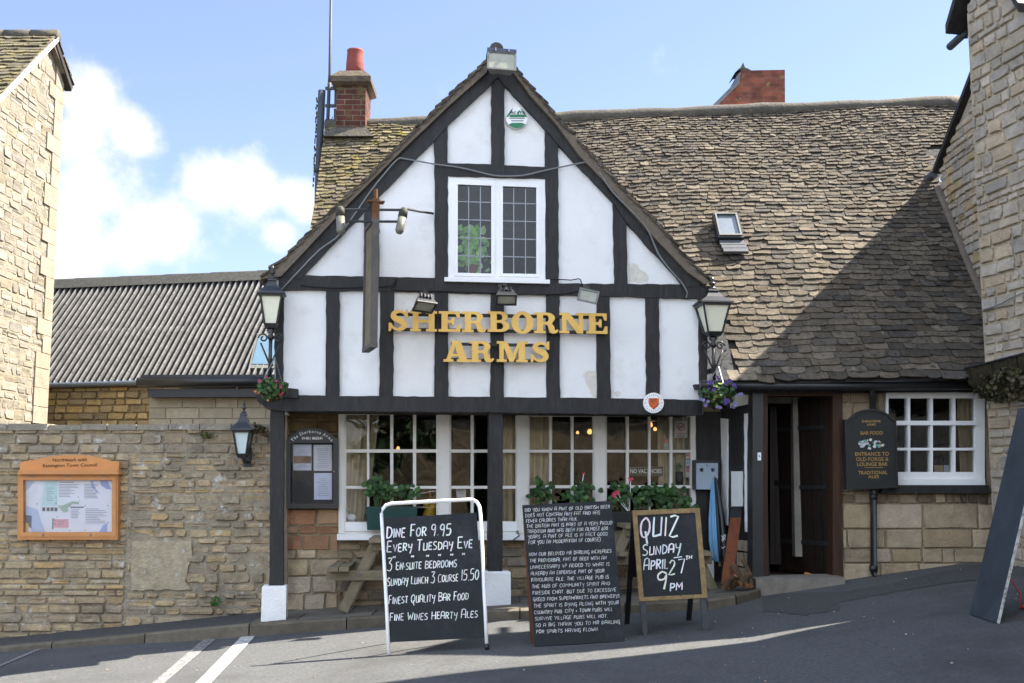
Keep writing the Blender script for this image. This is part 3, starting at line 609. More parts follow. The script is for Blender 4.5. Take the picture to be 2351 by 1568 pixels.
LO = [(1139.5,105.6),(1098.6,146),(1057.8,184),(1034.8,206),(996.5,245.5),(958,281),(902,337),(855,385),(783,453),(698,534),(650,586),(617,611),(592,634)]
RO = [(1139.5,105.6),(1164,121),(1205.8,171.5),(1249,220),(1282,263),(1323,304),(1361,348),(1400,388),(1432,424),(1518,510),(1578,583),(1637,640)]
LI = [(1115,168),(1027,246),(922.5,346),(800,468),(687,590),(645,634)]
RI = [(1183,171),(1221,223),(1277,284),(1331,358),(1396,424),(1487,529),(1578,624),(1618,652)]
def build_gable():
    prof = [FA.hit(x, y, .12) for x, y in LO[::-1]] + [FA.hit(x, y, .12) for x, y in RO[1:]]
    # plaster wall with the window opening
    mb = MB(); outer = [FA.hit(*p) for p in [(634, 940), (634, 640), (800, 480), (1140, 150), (1290, 310), (1614, 655), (1614, 952)]]
    hole = [FA.hit(*p) for p in [(1042, 416), (1042, 634), (1240, 637), (1240, 420)]]
    slab_outline(mb, FA, outer, [hole], -.16, 0); mb.build('gable_wall', M['plaster'], pub)
    for px in (634, 1612):                                            # side walls of the gable wing
        mb = MB()
        u, _ = FA.hit(px, 700); z0 = FA.hit(px, 945)[1]; z1 = FA.hit(px, 660)[1]
        s = -1 if px < 1000 else 1
        mb.box(FA.pt(u - s * .06, (z0 + z1) / 2, -1.66), FA.u * .06, FA.n * 1.5, Vector((0, 0, (z1 - z0) / 2)))
        mb.build('side_wall', M['plaster'], pub)
    mb = MB(); u0, z0 = FA.hit(625, 945); u1, _ = FA.hit(1614, 945)   # soffit under the jetty
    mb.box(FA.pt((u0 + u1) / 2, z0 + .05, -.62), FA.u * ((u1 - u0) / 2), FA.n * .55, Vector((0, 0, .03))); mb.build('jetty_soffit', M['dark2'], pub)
    # peeled patches
    for pts in ([(1443,606),(1452,604),(1462,606),(1468,618),(1482,626),(1489,634),(1488,646),(1470,649),(1443,647)],
                [(1371,846),(1362,852),(1350,851),(1338,862),(1344,874),(1349,886),(1356,900),(1362,912),(1371,912)],
                [(1406,896),(1412,901),(1419,897),(1425,902),(1422,910),(1414,909),(1409,902)]):
        mb = MB(); pxprism(mb, FA, wob(pts, 4, 1.2), 0, .003); mb.build('bare_render_patch', M['peel'], pub)
    # timbers
    def beam(pts, w, name='timber_beam', amp=1.1):
        mb = MB(); pxprism(mb, FA, wob(pts, 16, amp), -.05, w); mb.build(name, M['timber'], pub)
    beam([(598,906),(800,909),(1100,911),(1400,914),(1613,918),(1613,953),(1100,946),(800,944),(645,943),(612,938),(592,922),(586,908)], .085, amp=.7)
    beam([(640,631),(870,635),(1000,638),(1262,650),(1567,653),(1630,657),(1612,686),(1400,680),(1125,674),(870,668.5),(640,665)], .045)
    beam([(1026,374),(1130,377),(1254,383.5),(1254,411),(1028,404)], .045)
    for a in ([(749,664),(780,666),(779,912),(747,911)], [(873,666),(905,668),(903,913),(870.5,912)], [(998.5,670),(1029,671),(1030,914),(997,914)], [(1127,673),(1158,674),(1157.5,915),(1126,915)],
              [(1254.5,675),(1284.5,677),(1286,917),(1255.5,917)], [(1370.5,678),(1400,680),(1402.5,919),(1371.5,919)], [(1483,682),(1513.5,684),(1515.5,920),(1485,920)], [(631,664),(652,664),(650,910),(629,910)], [(1604,685),(1626,686),(1622,920),(1608,920)],
              [(1128,170),(1159,170),(1158,380),(1128,378)], [(997,300),(1028,280),(1029,640),(999,640)], [(1251,288),(1282,325),(1283,652),(1253,652)], [(836,490),(870,455),(870.5,640),(835,640)], [(1408,455),(1439,495),(1441,656),(1411,656)]):
        beam(a, .038, 'timber_post')
    lin = [(1127,194),(1028,287.5),(998,322),(871.5,449.7),(697,632)]; rin = [(1157,194),(1252,296.5),(1282.5,333.5),(1409,465),(1439,510.5),(1564,649)]
    beam(LI + [(690, 640)] + lin[::-1] + [(1143, 176), (1142, 140)], .052, 'rafter')
    beam([(1142, 140), (1143, 176)] + rin + [(1575, 660)] + RI[::-1], .056, 'rafter')
    mb = MB(); pxprism(mb, FA, wob([(648,889),(684,893),(685,913),(648,912)], 12, .8), -.02, .13); mb.build('beam_end', M['timber'], pub)
    mb = MB(); pxprism(mb, FA, [(1596,882),(1640,882),(1640,893),(1600,893)], -.02, .10); mb.build('beam_end', M['timber'], pub)
    # verge mortar strips
    for A, B in ((LO, LI), (RO, RI)):
        off = 9 if A is LO else -9
        a = [(x + (abs(off) * .7 if A is LO else -abs(off) * .7), y + abs(off) * .75) for x, y in A]
        mb = MB(); b = list(B)
        poly = a + b[::-1]
        if A is RO: poly = poly[::-1]
        pxprism(mb, FA, poly, -.02, .105); mb.build('verge', M['verge'], pub)
    # roof shell and slates
    def side(pts, name):
        q = [FA.hit(x, y, .12) for x, y in pts[::-1]]                  # eave -> ridge
        sgn = -1 if pts is LO else 1
        q = [(a - sgn * .045, b - .05) for a, b in q]
        L = [0]
        for i in range(1, len(q)): L.append(L[-1] + math.hypot(q[i][0] - q[i - 1][0], q[i][1] - q[i - 1][1]))
        def at(t):
            t = min(max(t, 0), L[-1]); i = max(0, min(len(q) - 2, int(np.searchsorted(L, t, 'right')) - 1)); k = (t - L[i]) / (L[i + 1] - L[i])
            a = q[max(i - 1, 0)]; b = q[min(i + 2, len(q) - 1)]; tx, tz = b[0] - a[0], b[1] - a[1]; h = math.hypot(tx, tz)
            nx, nz = (-tz / h, tx / h) if sgn < 0 else (tz / h, -tx / h)
            return q[i][0] + (q[i + 1][0] - q[i][0]) * k, q[i][1] + (q[i + 1][1] - q[i][1]) * k, nx, nz * (1 if sgn < 0 else -1) if False else (abs(nz))
        def P(s, t, n):
            a, b, nx, nz = at(t); nx = -abs(nx) if sgn < 0 else abs(nx)
            return FA.pt(a + nx * n, b + nz * n, .13 - s)
        base = MB(); N = 14
        for i in range(N):
            t0, t1 = L[-1] * i / N, L[-1] * (i + 1) / N
            f = [P(0.075, t0, 0), P(0.075, t1, 0), P(3.3, t1, 0), P(3.3, t0, 0)]; bk = [P(0.075, t0, -.05), P(0.075, t1, -.05), P(3.3, t1, -.05), P(3.3, t0, -.05)]
            base.poly3(f, bk)
        ob = base.build('gable_roof', M['dark'], pub)
        mb = MB(); slates(mb, P, 3.3, L[-1] - .02, .13, .10, .26, .2, PAL_SLATE, th=.022, tilt=.022, jit=.3)
        mb.build('slate_covering', M['slate'], ob)
        return P, L[-1]
    side(LO, 'l'); side(RO, 'r')
    mb = MB(); rp = FA.h3(1140, 112, .14)
    for i in range(9):
        c = rp - FA.n * (.38 * i); mb.tube([c, c - FA.n * .37], [.075 + RNG.uniform(-.004, .004)] * 2, 10)
    mb.smooth = True; mb.build('ridge_tile', M['ridge'], pub)
    gp = sorted(prof)
    return lambda u: float(np.interp(u, [p[0] for p in gp], [p[1] for p in gp]))
gable_z = build_gable()

def grid_window(fr, w, outer, cols, rows, name='window', depth=.07, parent=None, m='white', glass='glass', panes=True, bar_w=None):
    """white timber window: frame mesh with one opening per pane; the glass is its child"""
    mb = MB(); w1 = w
    holes = []
    for (a, b) in cols:
        for (c, d) in rows: holes.append([fr.hit(a, c, w1), fr.hit(a, d, w1), fr.hit(b, d, w1), fr.hit(b, c, w1)])
    slab_outline(mb, fr, [fr.hit(*p, w1) for p in outer], holes, w1 - depth, w1)
    f = mb.build(name, M[m], parent)
    g = MB(); x0, x1 = cols[0][0] - 2, cols[-1][1] + 2; y0, y1 = rows[0][0] - 2, rows[-1][1] + 2
    g.quad(*[fr.h3(x, y, w1 - depth * .6) for x, y in ((x0, y1), (x1, y1), (x1, y0), (x0, y0))]); g.build('glass', M[glass], f)
    return f
def build_front_windows():
    rows_l = [(952,1031.5),(1039,1115.7),(1122,1198)]; rows_r = [(956,1032.7),(1039,1114),(1120.8,1195)]
    y0, y1 = 944, 1226
    defs = [((777,944,1018,1226), [(795,842.5),(848,896),(903,948.4),(955.5,1002)], rows_l),
            ((1018.6,944,1199.6,1226), [(1036,1081),(1087.5,1133),(1139,1184.5)], [(953,1032),(1039,1115.4),(1122,1197)]),
            ((1200.2,946,1376.6,1226), [(1216,1261),(1267,1311),(1317,1361.5)], rows_r),
            ((1377.2,947,1598,1226), [(1393.5,1438),(1444,1489),(1494,1538),(1544,1586)], rows_r)]
    for (a, b, c, d), cols, rows in defs:
        f = grid_window(FA, WW + .03, [(a, d), (c, d), (c, b), (a, b)], cols, rows, parent=pub, m='cream')
        mb = MB(); x0, x1 = cols[0][0] - 7, cols[-1][1] + 7
        pxprism(mb, FA, [(x0, 1219), (x1, 1219), (x1, rows[-1][1] + 3), (x0, rows[-1][1] + 3)], WW + .03, WW + .05); mb.build('bottom_rail', M['white'], f)
    for a, b in ((1006,1032),(1187,1213.5),(1364.5,1390.5),(779,791)):
        mb = MB(); pxrect(mb, FA, a, 945, b, 1225, WW + .03, WW + .062); mb.build('mullion', M['cream'], pub)
    mb = MB(); pxrect(mb, FA, 773.5, 1226.5, 1600, 1240, WW - .02, WW + .12); mb.build('window_sill', M['white'], pub)
    mb = MB(); pxrect(mb, FA, 1186, 1218, 1191, 1226, WW + .05, WW + .08); mb.tube([FA.h3(1189, 1222, WW + .08), FA.h3(1192, 1230, WW + .16), FA.h3(1178, 1240, WW + .16)], .009); mb.build('window_stay', M['steel'], pub)
    # masonry of the recessed wall
    u0 = FA.hit(655, 1100, WW)[0]; u1 = FA.hit(1662, 1100, WW)[0]; zt = FA.hit(1100, 944, WW)[1] + .25
    wu0, wz0 = FA.hit(773, 1241, WW); wu1, wz1 = FA.hit(1599, 944, WW)
    mb = MB(); zb = -.1
    slab_outline(mb, FA, [(u0, zb), (u1, zb), (u1, zt), (u0, zt)], [[(wu0 + .05, wz0 + .03), (wu0 + .05, zt - .12), (wu1 - .05, zt - .12), (wu1 - .05, wz0 + .03)]], WW - .28, WW - .028, (.27, .225, .15))
    ku = FA.hit(781, 1100, WW)[0]
    pt = lambda u, z, w: FA.pt(u, z, w)
    zred0 = FA.hit(700, 1265, WW)[1]; zred1 = FA.hit(700, 1160, WW)[1]
    stones(mb, pt, u0, ku, zb, zred0, (.16, .26), (.2, .38), PAL_ASH, lambda u, z: True, WW - .005, mort=(.2, .17, .12), rough=.1)
    stones(mb, pt, u0, ku, zred0, zred1 + .05, (.08, .2), (.12, .36), [(.30,.155,.085),(.28,.16,.09),(.26,.145,.08),(.31,.20,.12)], lambda u, z: True, WW - .005, rough=.12)
    stones(mb, pt, u0, ku - .02, zred1 + .05, zt, (.12, .2), (.2, .36), [(.15,.095,.045),(.18,.12,.06),(.13,.09,.05)], lambda u, z: True, WW - .005, rough=.12)
    stones(mb, pt, ku, u1, zb, wz0 - .01, (.07, .15), (.12, .3), [(.26,.19,.11),(.22,.16,.10),(.30,.23,.14),(.20,.17,.13)], lambda u, z: True, WW - .005)
    mb.build('shop_wall', M['stone_clean'], pub)
    mb = MB(); pxrect(mb, FA, 651, 946, 660, 1372, WW + .02, WW + .09); mb.build('pale_post', M['wood_grey'], pub)
    mb = MB(); pxprism(mb, FA, wob([(1599,1345),(1656,1345),(1656,945),(1599,945)], 20, .8), WW - .03, WW + .06); mb.build('timber_post', M['timber'], pub)
    # room behind the shop front
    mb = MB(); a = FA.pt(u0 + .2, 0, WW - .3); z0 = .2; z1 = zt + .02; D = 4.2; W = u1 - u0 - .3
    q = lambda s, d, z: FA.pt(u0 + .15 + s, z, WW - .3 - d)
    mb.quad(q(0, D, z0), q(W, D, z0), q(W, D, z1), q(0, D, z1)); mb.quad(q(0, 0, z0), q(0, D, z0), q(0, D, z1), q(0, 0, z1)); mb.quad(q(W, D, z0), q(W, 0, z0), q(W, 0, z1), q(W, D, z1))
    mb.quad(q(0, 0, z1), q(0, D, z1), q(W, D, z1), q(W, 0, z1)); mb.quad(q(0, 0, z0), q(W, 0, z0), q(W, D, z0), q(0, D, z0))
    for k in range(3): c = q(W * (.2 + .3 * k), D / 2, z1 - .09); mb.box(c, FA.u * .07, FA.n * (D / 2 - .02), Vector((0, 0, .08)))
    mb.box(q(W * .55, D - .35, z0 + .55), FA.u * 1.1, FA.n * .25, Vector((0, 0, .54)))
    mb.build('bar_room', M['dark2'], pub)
    def curtain(pa, pb, ya, yb, w=WW - .12, gather=0):
        mb = MB(); mb.smooth = True; ua, zb_ = FA.hit(pa, yb, w); ub, za = FA.hit(pb, ya, w); n = max(10, int((ub - ua) / .012)); v = []
        for j in range(5):
            t = j / 4
            for i in range(n + 1):
                s = i / n; u = ua + (ub - ua) * s * (1 - gather * t); v.append(FA.pt(u, za + (zb_ - za) * t, w + .036 * math.sin(s * n * .55 + .5 * math.sin(t * 3 + s * 9)) + .008 * math.sin(s * n * 1.3)))
        mb.add(v, [(j * (n + 1) + i, (j + 1) * (n + 1) + i, (j + 1) * (n + 1) + i + 1, j * (n + 1) + i + 1) for j in range(4) for i in range(n)])
        mb.build('curtain', M['curtain'], pub)
    for c in ((788, 872, 946, 1210, WW - .12, .35), (1138, 1192, 946, 1210, WW - .12, 0), (1208, 1268, 948, 1210, WW - .12, .1), (1512, 1592, 948, 1210, WW - .12, 0)): curtain(*c)
build_front_windows()
def build_posts():
    for (x0, x1, y0, y1, px0, px1, py0, py1) in ((620, 651, 943, 1350, 601, 658, 1345, 1413), (1123, 1155, 946, 1316, 1108, 1173, 1312, 1381)):
        mb = MB(); ct = FA.hit((x0 + x1) / 2, y0, .02); hw = (FA.hit(x1, y0, .02)[0] - FA.hit(x0, y0, .02)[0]) / 2
        zb = FA.hit((px0 + px1) / 2, py0, .05)[1]; u = ct[0]; ub = FA.hit((x0 + x1) / 2 - 1.5, py0, .02)[0]
        n = 10; 
        for i in range(n):
            t0, t1 = i / n, (i + 1) / n; z0, z1 = zb + (ct[1] + .02 - zb) * t0, zb + (ct[1] + .02 - zb) * t1
            a = ub + (u - ub) * t0; mb.frustum4(FA.pt(a, 0, -.05), hw + RNG.uniform(-.003, .003), hw, z0, z1, FA.u)
        p = mb.build('jetty_post', M['timber'], pub)
        mb = MB(); wu = (FA.hit(px1, py0, .12)[0] - FA.hit(px0, py0, .12)[0]) / 2; uc = (FA.hit(px1, py0, .12)[0] + FA.hit(px0, py0, .12)[0]) / 2; zb2 = FA.hit(px0, py1, .12)[1]
        v = []
        mb.frustum4(FA.pt(uc, 0, .12 - wu), wu, wu * .985, zb2 - .06, zb - .008, FA.u); mb.frustum4(FA.pt(uc, 0, .12 - wu), wu * .985, wu * .95, zb - .008, zb, FA.u)
        mb.build('plinth', M['plinth'], p)
build_posts()
def build_upstairs():
    y_s = 651
    W = .03
    mb = MB(); outer = [FA.hit(*p, W) for p in [(1028,646),(1254,651),(1254,411),(1028,403.5)]]
    holes = [[FA.hit(*p, W) for p in [(1049,421),(1049,628),(1130,630),(1130,424)]], [FA.hit(*p, W) for p in [(1152.5,425),(1152.5,629.5),(1233.5,631),(1233.5,428)]]]
    slab_outline(mb, FA, outer, holes, -.08, W); f = mb.build('casement_window', M['white'], pub)
    for hx in ((1049,1130,421,424,628,630), (1152.5,1233.5,425,428,629.5,631)):
        a, b, t0, t1, b0, b1 = hx; mb = MB()
        slab_outline(mb, FA, [FA.hit(*p, .045) for p in [(a-6,b0+5),(b+6,b1+5),(b+6,t1-6),(a-6,t0-6)]], [[FA.hit(*p, .045) for p in [(a+2,t0+2),(a+2,b0-2),(b-2,b1-2),(b-2,t1+2)]]], .032, .045)
        mb.build('casement', M['white'], f)
        g = MB(); g.quad(*[FA.h3(*p, .012) for p in ((a,b0),(b,b1),(b,t1),(a,t0))]); g.build('glass', M['glass_up'], f)
        c = MB()
        for k in (1, 2): x = a + (b - a) * k / 3; pxrect(c, FA, x - 1.1, t0, x + 1.1, b0, .014, .02)
        for k in range(1, 5): y = t0 + (b0 - t0) * k / 5; pxprism(c, FA, [(a, y + 1.1), (b, y + 3.4), (b, y + 1.2), (a, y - 1.1)], .0145, .0195)
        c.build('lead_cames', M['came'], f)
    mb = MB(); pxprism(mb, FA, [(1020.5,645.5),(1262.5,651),(1262.5,642),(1020.5,636)], -.02, .09); mb.build('sill', M['white'], f)
    mb = MB(); u0, z0 = FA.hit(1010, 640); u1, z1 = FA.hit(1270, 412); D = 2.4                # attic room
    q = lambda u, d, z: FA.pt(u, z, -.17 - d)
    mb.quad(q(u0, D, z0), q(u1, D, z0), q(u1, D, z1), q(u0, D, z1)); mb.quad(q(u0, 0, z0), q(u0, D, z0), q(u0, D, z1), q(u0, 0, z1)); mb.quad(q(u1, D, z0), q(u1, 0, z0), q(u1, 0, z1), q(u1, D, z1))
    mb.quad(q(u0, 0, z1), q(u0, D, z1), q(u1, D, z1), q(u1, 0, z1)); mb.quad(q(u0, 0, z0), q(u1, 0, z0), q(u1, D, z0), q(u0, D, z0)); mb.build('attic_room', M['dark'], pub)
build_upstairs()

# ---- diagonal entrance wall, stone wing, door
M['nib'] = mat('grimy_plaster', (.22, .20, .17), var=.3, scale=6, bump=.3)
A_ = FA.h3(1654, 1100, WW + .02); B_ = FD.h3(1737, 1100, 0)
FG = upright((A_.x, A_.y, 0), math.degrees(math.atan2(B_.y - A_.y, B_.x - A_.x)))
def build_wing():
    uA, uB = 0.0, math.hypot(B_.x - A_.x, B_.y - A_.y)
    mb = MB(); zt = FD.hit(1700, 890)[1] + .1
    prism(mb, FG, [(uA, .2), (uB, .2), (uB, zt), (uA, zt)], -.12, -.02); mb.build('entrance_return', M['timber'], pub)
    mb = MB()
    for pts in ([(1652,1202),(1669,1206),(1669,962),(1651.5,960)], [(1679,1163),(1702,1163),(1702,1082),(1678,1082)], [(1710,1221),(1727,1222),(1727,947),(1708,950)]):
        m2 = MB(); pxprism(m2, FG, wob(pts, 14, .7), -.05, .0); m2.build('render_panel', M['plaster'], pub)
    m2 = MB(); pxprism(m2, FG, [(1676,937),(1723,926),(1723,898),(1676,898)], -.05, -.002); m2.build('render_panel', M['cream'], pub)
    pt = lambda u, z, w: FG.pt(u, z, w)
    m2 = MB(); a, z1 = FG.hit(1694, 1238); b, z0 = FG.hit(1729, 1345); stones(m2, pt, a, b, z0, z1, (.12, .2), (.15, .3), PAL_ASH, w=.02, rough=.08); m2.build('stone_footing', M['stone_clean'], pub)
    # stone wall
    u0 = FD.hit(1930, 1100)[0]; u1 = FD.hit(2300, 1100)[0] + .5; du0, dz1 = FD.hit(1756, 900); zb = -.2
    wu0, wz0 = FD.hit(2033, 1114); wu1, wz1 = FD.hit(2262, 897)
    mb = MB(); slab_outline(mb, FD, [(u0, zb), (u1, zb), (u1, zt), (u0, zt)], [[(wu0 + .02, wz0 + .02), (wu0 + .02, wz1 - .02), (wu1 - .02, wz1 - .02), (wu1 - .02, wz0 + .02)]], -.3, MW, (.29, .24, .16))
    pt = lambda u, z, w: FD.pt(u, z, w)
    kp = lambda u, z: not (wu0 - .1 < u < wu1 + .1 and wz0 - .04 < z < wz1 + .04)
    stones(mb, pt, u0, wu0 - .02, wz0 - .08, zt, (.16, .24), (.14, .3), [(.30,.25,.17),(.26,.2,.13),(.2,.16,.11)], lambda u, z: u < wu0, 0, rough=.09)
    stones(mb, pt, wu1 + .01, u1, wz0 - .08, zt, (.16, .24), (.2, .3), PAL_ASH, lambda u, z: True, 0, rough=.09)
    z = wz0 - .095
    stones(mb, pt, u0, u1, z - .10, z, (.1, .11), (.07, .2), [(.36,.28,.18),(.2,.15,.1),(.13,.10,.07),(.30,.24,.16)], w=0, rough=.12)
    for h, lo, hi in ((.27, .22, .55), (.20, .2, .48), (.15, .12, .4), (.19, .3, .5), (.16, .2, .45), (.16, .2, .45), (.2, .2, .4)):
        z0 = (z - .1); stones(mb, pt, u0, u1, z0 - h, z0 - .001, (h, h), (lo, hi), PAL_ASH, w=0, rough=.07); z -= h
    mb.build('stone_wall', M['stone_clean'], pub)
    # black lintel beam and gutter under the slates
    mb = MB(); pxprism(mb, FD, wob([(1612,903),(2290,900),(2290,880),(1612,880)], 30, .8), -.2, .05); mb.build('lintel_beam', M['timber'], pub)
    mb = MB(); a = FD.h3(1608, 884, .22); b = FD.h3(2285, 884, .22); mb.smooth = True; mb.tube([a, a.lerp(b, .5) - Vector((0, 0, .01)), b], .05, 12); mb.build('gutter', M['black'], pub)
    mb = MB(); mb.smooth = True; p = [FD.h3(2004, 888, .2), FD.h3(2004, 915, .07), FD.h3(2005, 1000, .07), FD.h3(2006, 1318, .07), FD.h3(2012, 1332, .14)]; mb.tube(p, .034, 12)
    for y in (1140, 1305): c = FD.h3(2005.5, y, .07); mb.lathe(c, [(.043, -.03), (.043, .03)], 12)
    mb.build('downpipe', M['black'], pub)
    # sash window
    f = grid_window(FD, .0, [(2034,1107),(2261,1107),(2261,898.5),(2034,898.5)], [(2040,2083.7),(2090,2136),(2142,2187.6),(2194,2240)], [(914,966),(976,1028),(1034,1083.6)], name='sash_window', parent=pub, depth=.09, glass='glass_sash')
    mb = MB(); pxrect(mb, FD, 2036, 966, 2246, 976, .0, .015); mb.build('meeting_rail', M['white'], f)
    mb = MB(); pxprism(mb, FD, [(2030,1113.5),(2262,1113.5),(2262,1100),(2030,1100)], -.03, .03); mb.build('sill', M['white'], f)
    mb = MB(); pxrect(mb, FD, 2024, 1114.5, 2272, 1132, -.1, .09); mb.build('sill_beam', M['timber'], pub)
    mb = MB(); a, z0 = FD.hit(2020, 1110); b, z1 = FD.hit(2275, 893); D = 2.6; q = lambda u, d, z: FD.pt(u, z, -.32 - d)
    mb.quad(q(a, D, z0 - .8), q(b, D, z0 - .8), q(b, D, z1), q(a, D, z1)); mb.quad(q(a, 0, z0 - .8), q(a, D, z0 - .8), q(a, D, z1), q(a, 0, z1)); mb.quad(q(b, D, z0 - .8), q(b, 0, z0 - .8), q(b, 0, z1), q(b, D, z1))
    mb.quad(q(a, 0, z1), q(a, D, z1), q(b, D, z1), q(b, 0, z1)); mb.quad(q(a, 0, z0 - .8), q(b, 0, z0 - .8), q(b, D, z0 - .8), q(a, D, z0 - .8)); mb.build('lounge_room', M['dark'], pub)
    mb = MB(); mb.smooth = True; n = 22; v = []                       # one curtain gathered at the right of the sash
    a, z0 = FD.hit(2205, 1092, -.14); b, z1 = FD.hit(2246, 905, -.14)
    for j in range(3):
        for i in range(n + 1): v.append(FD.pt(a + (b - a) * i / n, z1 + (z0 - z1) * j / 2, -.14 + .015 * math.sin(i * 1.25)))
    mb.add(v, [(j * (n + 1) + i, (j + 1) * (n + 1) + i, (j + 1) * (n + 1) + i + 1, j * (n + 1) + i + 1) for j in range(2) for i in range(n)]); mb.build('curtain', M['curtain'], pub)
    # doorway
    mb = MB(); pxprism(mb, FD, wob([(1728,1345),(1753,1345),(1753,893),(1728,893)], 24, .5), -.2, .045); mb.build('door_post', M['black'], pub)
    mb = MB(); slab_outline(mb, FD, [FD.hit(*p, .02) for p in [(1753.5,1328),(1934,1328),(1934,898),(1753.5,898)]], [[FD.hit(*p, .02) for p in [(1762.5,1332),(1762.5,909),(1912,909),(1912,1332)]]], -.16, .02)
    fr_ = mb.build('door_frame', M['wood_frame'], pub)
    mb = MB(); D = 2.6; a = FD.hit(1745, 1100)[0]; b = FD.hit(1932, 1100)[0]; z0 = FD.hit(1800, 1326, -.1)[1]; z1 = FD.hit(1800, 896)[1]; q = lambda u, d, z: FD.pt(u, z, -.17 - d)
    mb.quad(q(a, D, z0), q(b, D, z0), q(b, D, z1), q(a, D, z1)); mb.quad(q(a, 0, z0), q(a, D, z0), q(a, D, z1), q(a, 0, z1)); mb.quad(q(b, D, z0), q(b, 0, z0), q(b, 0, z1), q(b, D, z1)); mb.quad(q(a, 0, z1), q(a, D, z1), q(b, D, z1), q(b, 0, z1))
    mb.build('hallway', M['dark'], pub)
    mb = MB(); mb.quad(q(a, 0, z0), q(b, 0, z0), q(b, D, z0), q(a, D, z0)); mb.build('hall_floor', M['wood_frame'], pub)
    mb = MB(); pxprism(mb, FD, [(1826,1278),(1848,1278),(1846,1238),(1841,1180),(1845,1100),(1838,1092),(1836,1012),(1842,1008),(1842,972),(1836,965),(1834,905),(1820,905),(1823,1100)], -.62, -.5); mb.build('plaster_nib', M['nib'], pub)
    mb = MB(); pxrect(mb, FD, 1740, 880, 1836, 926, -.64, -.55); mb.build('plaster_head', M['nib'], pub)
    mb = MB(); pxrect(mb, FD, 1768, 934, 1820, 1296, -.86, -.8)                    # inner door, standing ajar
    for x in (1780, 1793, 1806): pxrect(mb, FD, x, 940, x + 1.6, 1290, -.8, -.79)
    mb.build('inner_door', M['wood_door'], pub)
    # open door leaf, hinged on the right jamb and swung inwards
    hx = FD.pt(FD.hit(1911, 1100, -.1)[0], 0, -.10); ang = R(62); du = (-FD.u * math.cos(ang) - FD.n * math.sin(ang)); dn = (du.cross(Vector((0, 0, 1)))).normalized()
    zt_ = FD.hit(1900, 910, -.1)[1]; mb = MB(); wd = .86; k = 6
    for i in range(k):
        s0, s1 = wd * i / k + .004, wd * (i + 1) / k - .004; mb.box(hx + du * ((s0 + s1) / 2) + Vector((0, 0, (z0 + .02 + zt_) / 2)), du * ((s1 - s0) / 2), dn * .022, Vector((0, 0, (zt_ - z0 - .02) / 2)))
    d = mb.build('door', M['wood_door'], pub)
    mb = MB()
    for z in (.35, .95, 1.6):
        for sg in (-1, 1): mb.box(hx + du * .42 + dn * (.026 * sg) + Vector((0, 0, z0 + z)), du * .36, dn * .006, Vector((0, 0, .022)))
    mb.build('strap_hinge', M['iron'], d)
    mb = MB()
    for sg in (-1, 1): mb.lathe(hx + du * .78 + dn * (.03 * sg) + Vector((0, 0, z0 + 1.0)), [(.02, 0), (.03, .03), (.03, .05)], 10, dn * sg)
    mb.build('handle', M['iron'], d)
    # step
    mb = MB(); a, zs = FD.hit(1735, 1329, .28); b, _ = FD.hit(1940, 1325, .28); zlo = zs - .3
    prism(mb, FD, wob([(a, zlo), (b, zlo), (b, zs + .012), (a, zs)], .2, .004), -.2, .28); mb.build('doorstep', mat('step_stone', (.20, .18, .15), var=.3, scale=8, bump=.5, bscale=40), pub)
build_wing()

# ---- main roof
E0 = FD.h3(1640, 874, .30); E1 = FD.h3(2262, 877, .30); R0 = PY(745, 290, 15.3); R1 = PY(2165, 235, 15.1)
XL, XR = R0.x + .02, R1.x + .2
def lerpx(a, b, x): k = (x - a.x) / (b.x - a.x); return a + (b - a) * k
RLEN = ((lerpx(R0, R1, 3) - lerpx(E0, E1, 3)).length)
def RP(s, t, n):
    k = t / RLEN; x = XL + s + .24 * (1 - k) * max(0.0, 1 - s / 1.5); e = lerpx(E0, E1, x); r = lerpx(R0, R1, x); p = e.lerp(r, k)
    d = (r - e).normalized(); nn = Vector((1, 0, 0)).cross(d).normalized()
    sag = -.06 * math.sin(math.pi * k) + .02 * math.sin(x * 1.7 + t) + .015 * math.sin(t * 2.3 - x)
    return p + nn * (n + sag)
SKY = [FD.hit(*p) for p in ((1640, 505), (1700, 560))]
sk0 = (1638, 1700, 500, 588)
def px_of(p):
    q = p - CAM; c, s_ = math.cos(PITCH), math.sin(PITCH); f = q.y * c + q.z * s_; up = -q.y * s_ + q.z * c
    return CXP + F * q.x / f, CYP - F * up / f
RHX, OSX = 4.98, 5.40                                                 # faces of the tall house on the right and of its outshot
RHY = PX(2262, 880, RHX).y
def keep_roof(s, t):
    p = RP(s, t, 0)
    u = (p - FA.o).dot(FA.u)
    if -2.75 < u < 2.45 and p.z < gable_z(u) - .28 and (p - FA.o).dot(FA.n) > -3.4: return False
    if p.x < 1.3 and (p - FA.o).dot(FA.n) > -1.4: return False
    if p.x > RHX + .04 and p.y < RHY: return False
    if p.x > OSX + .04 and p.y < 14.5: return False
    return True
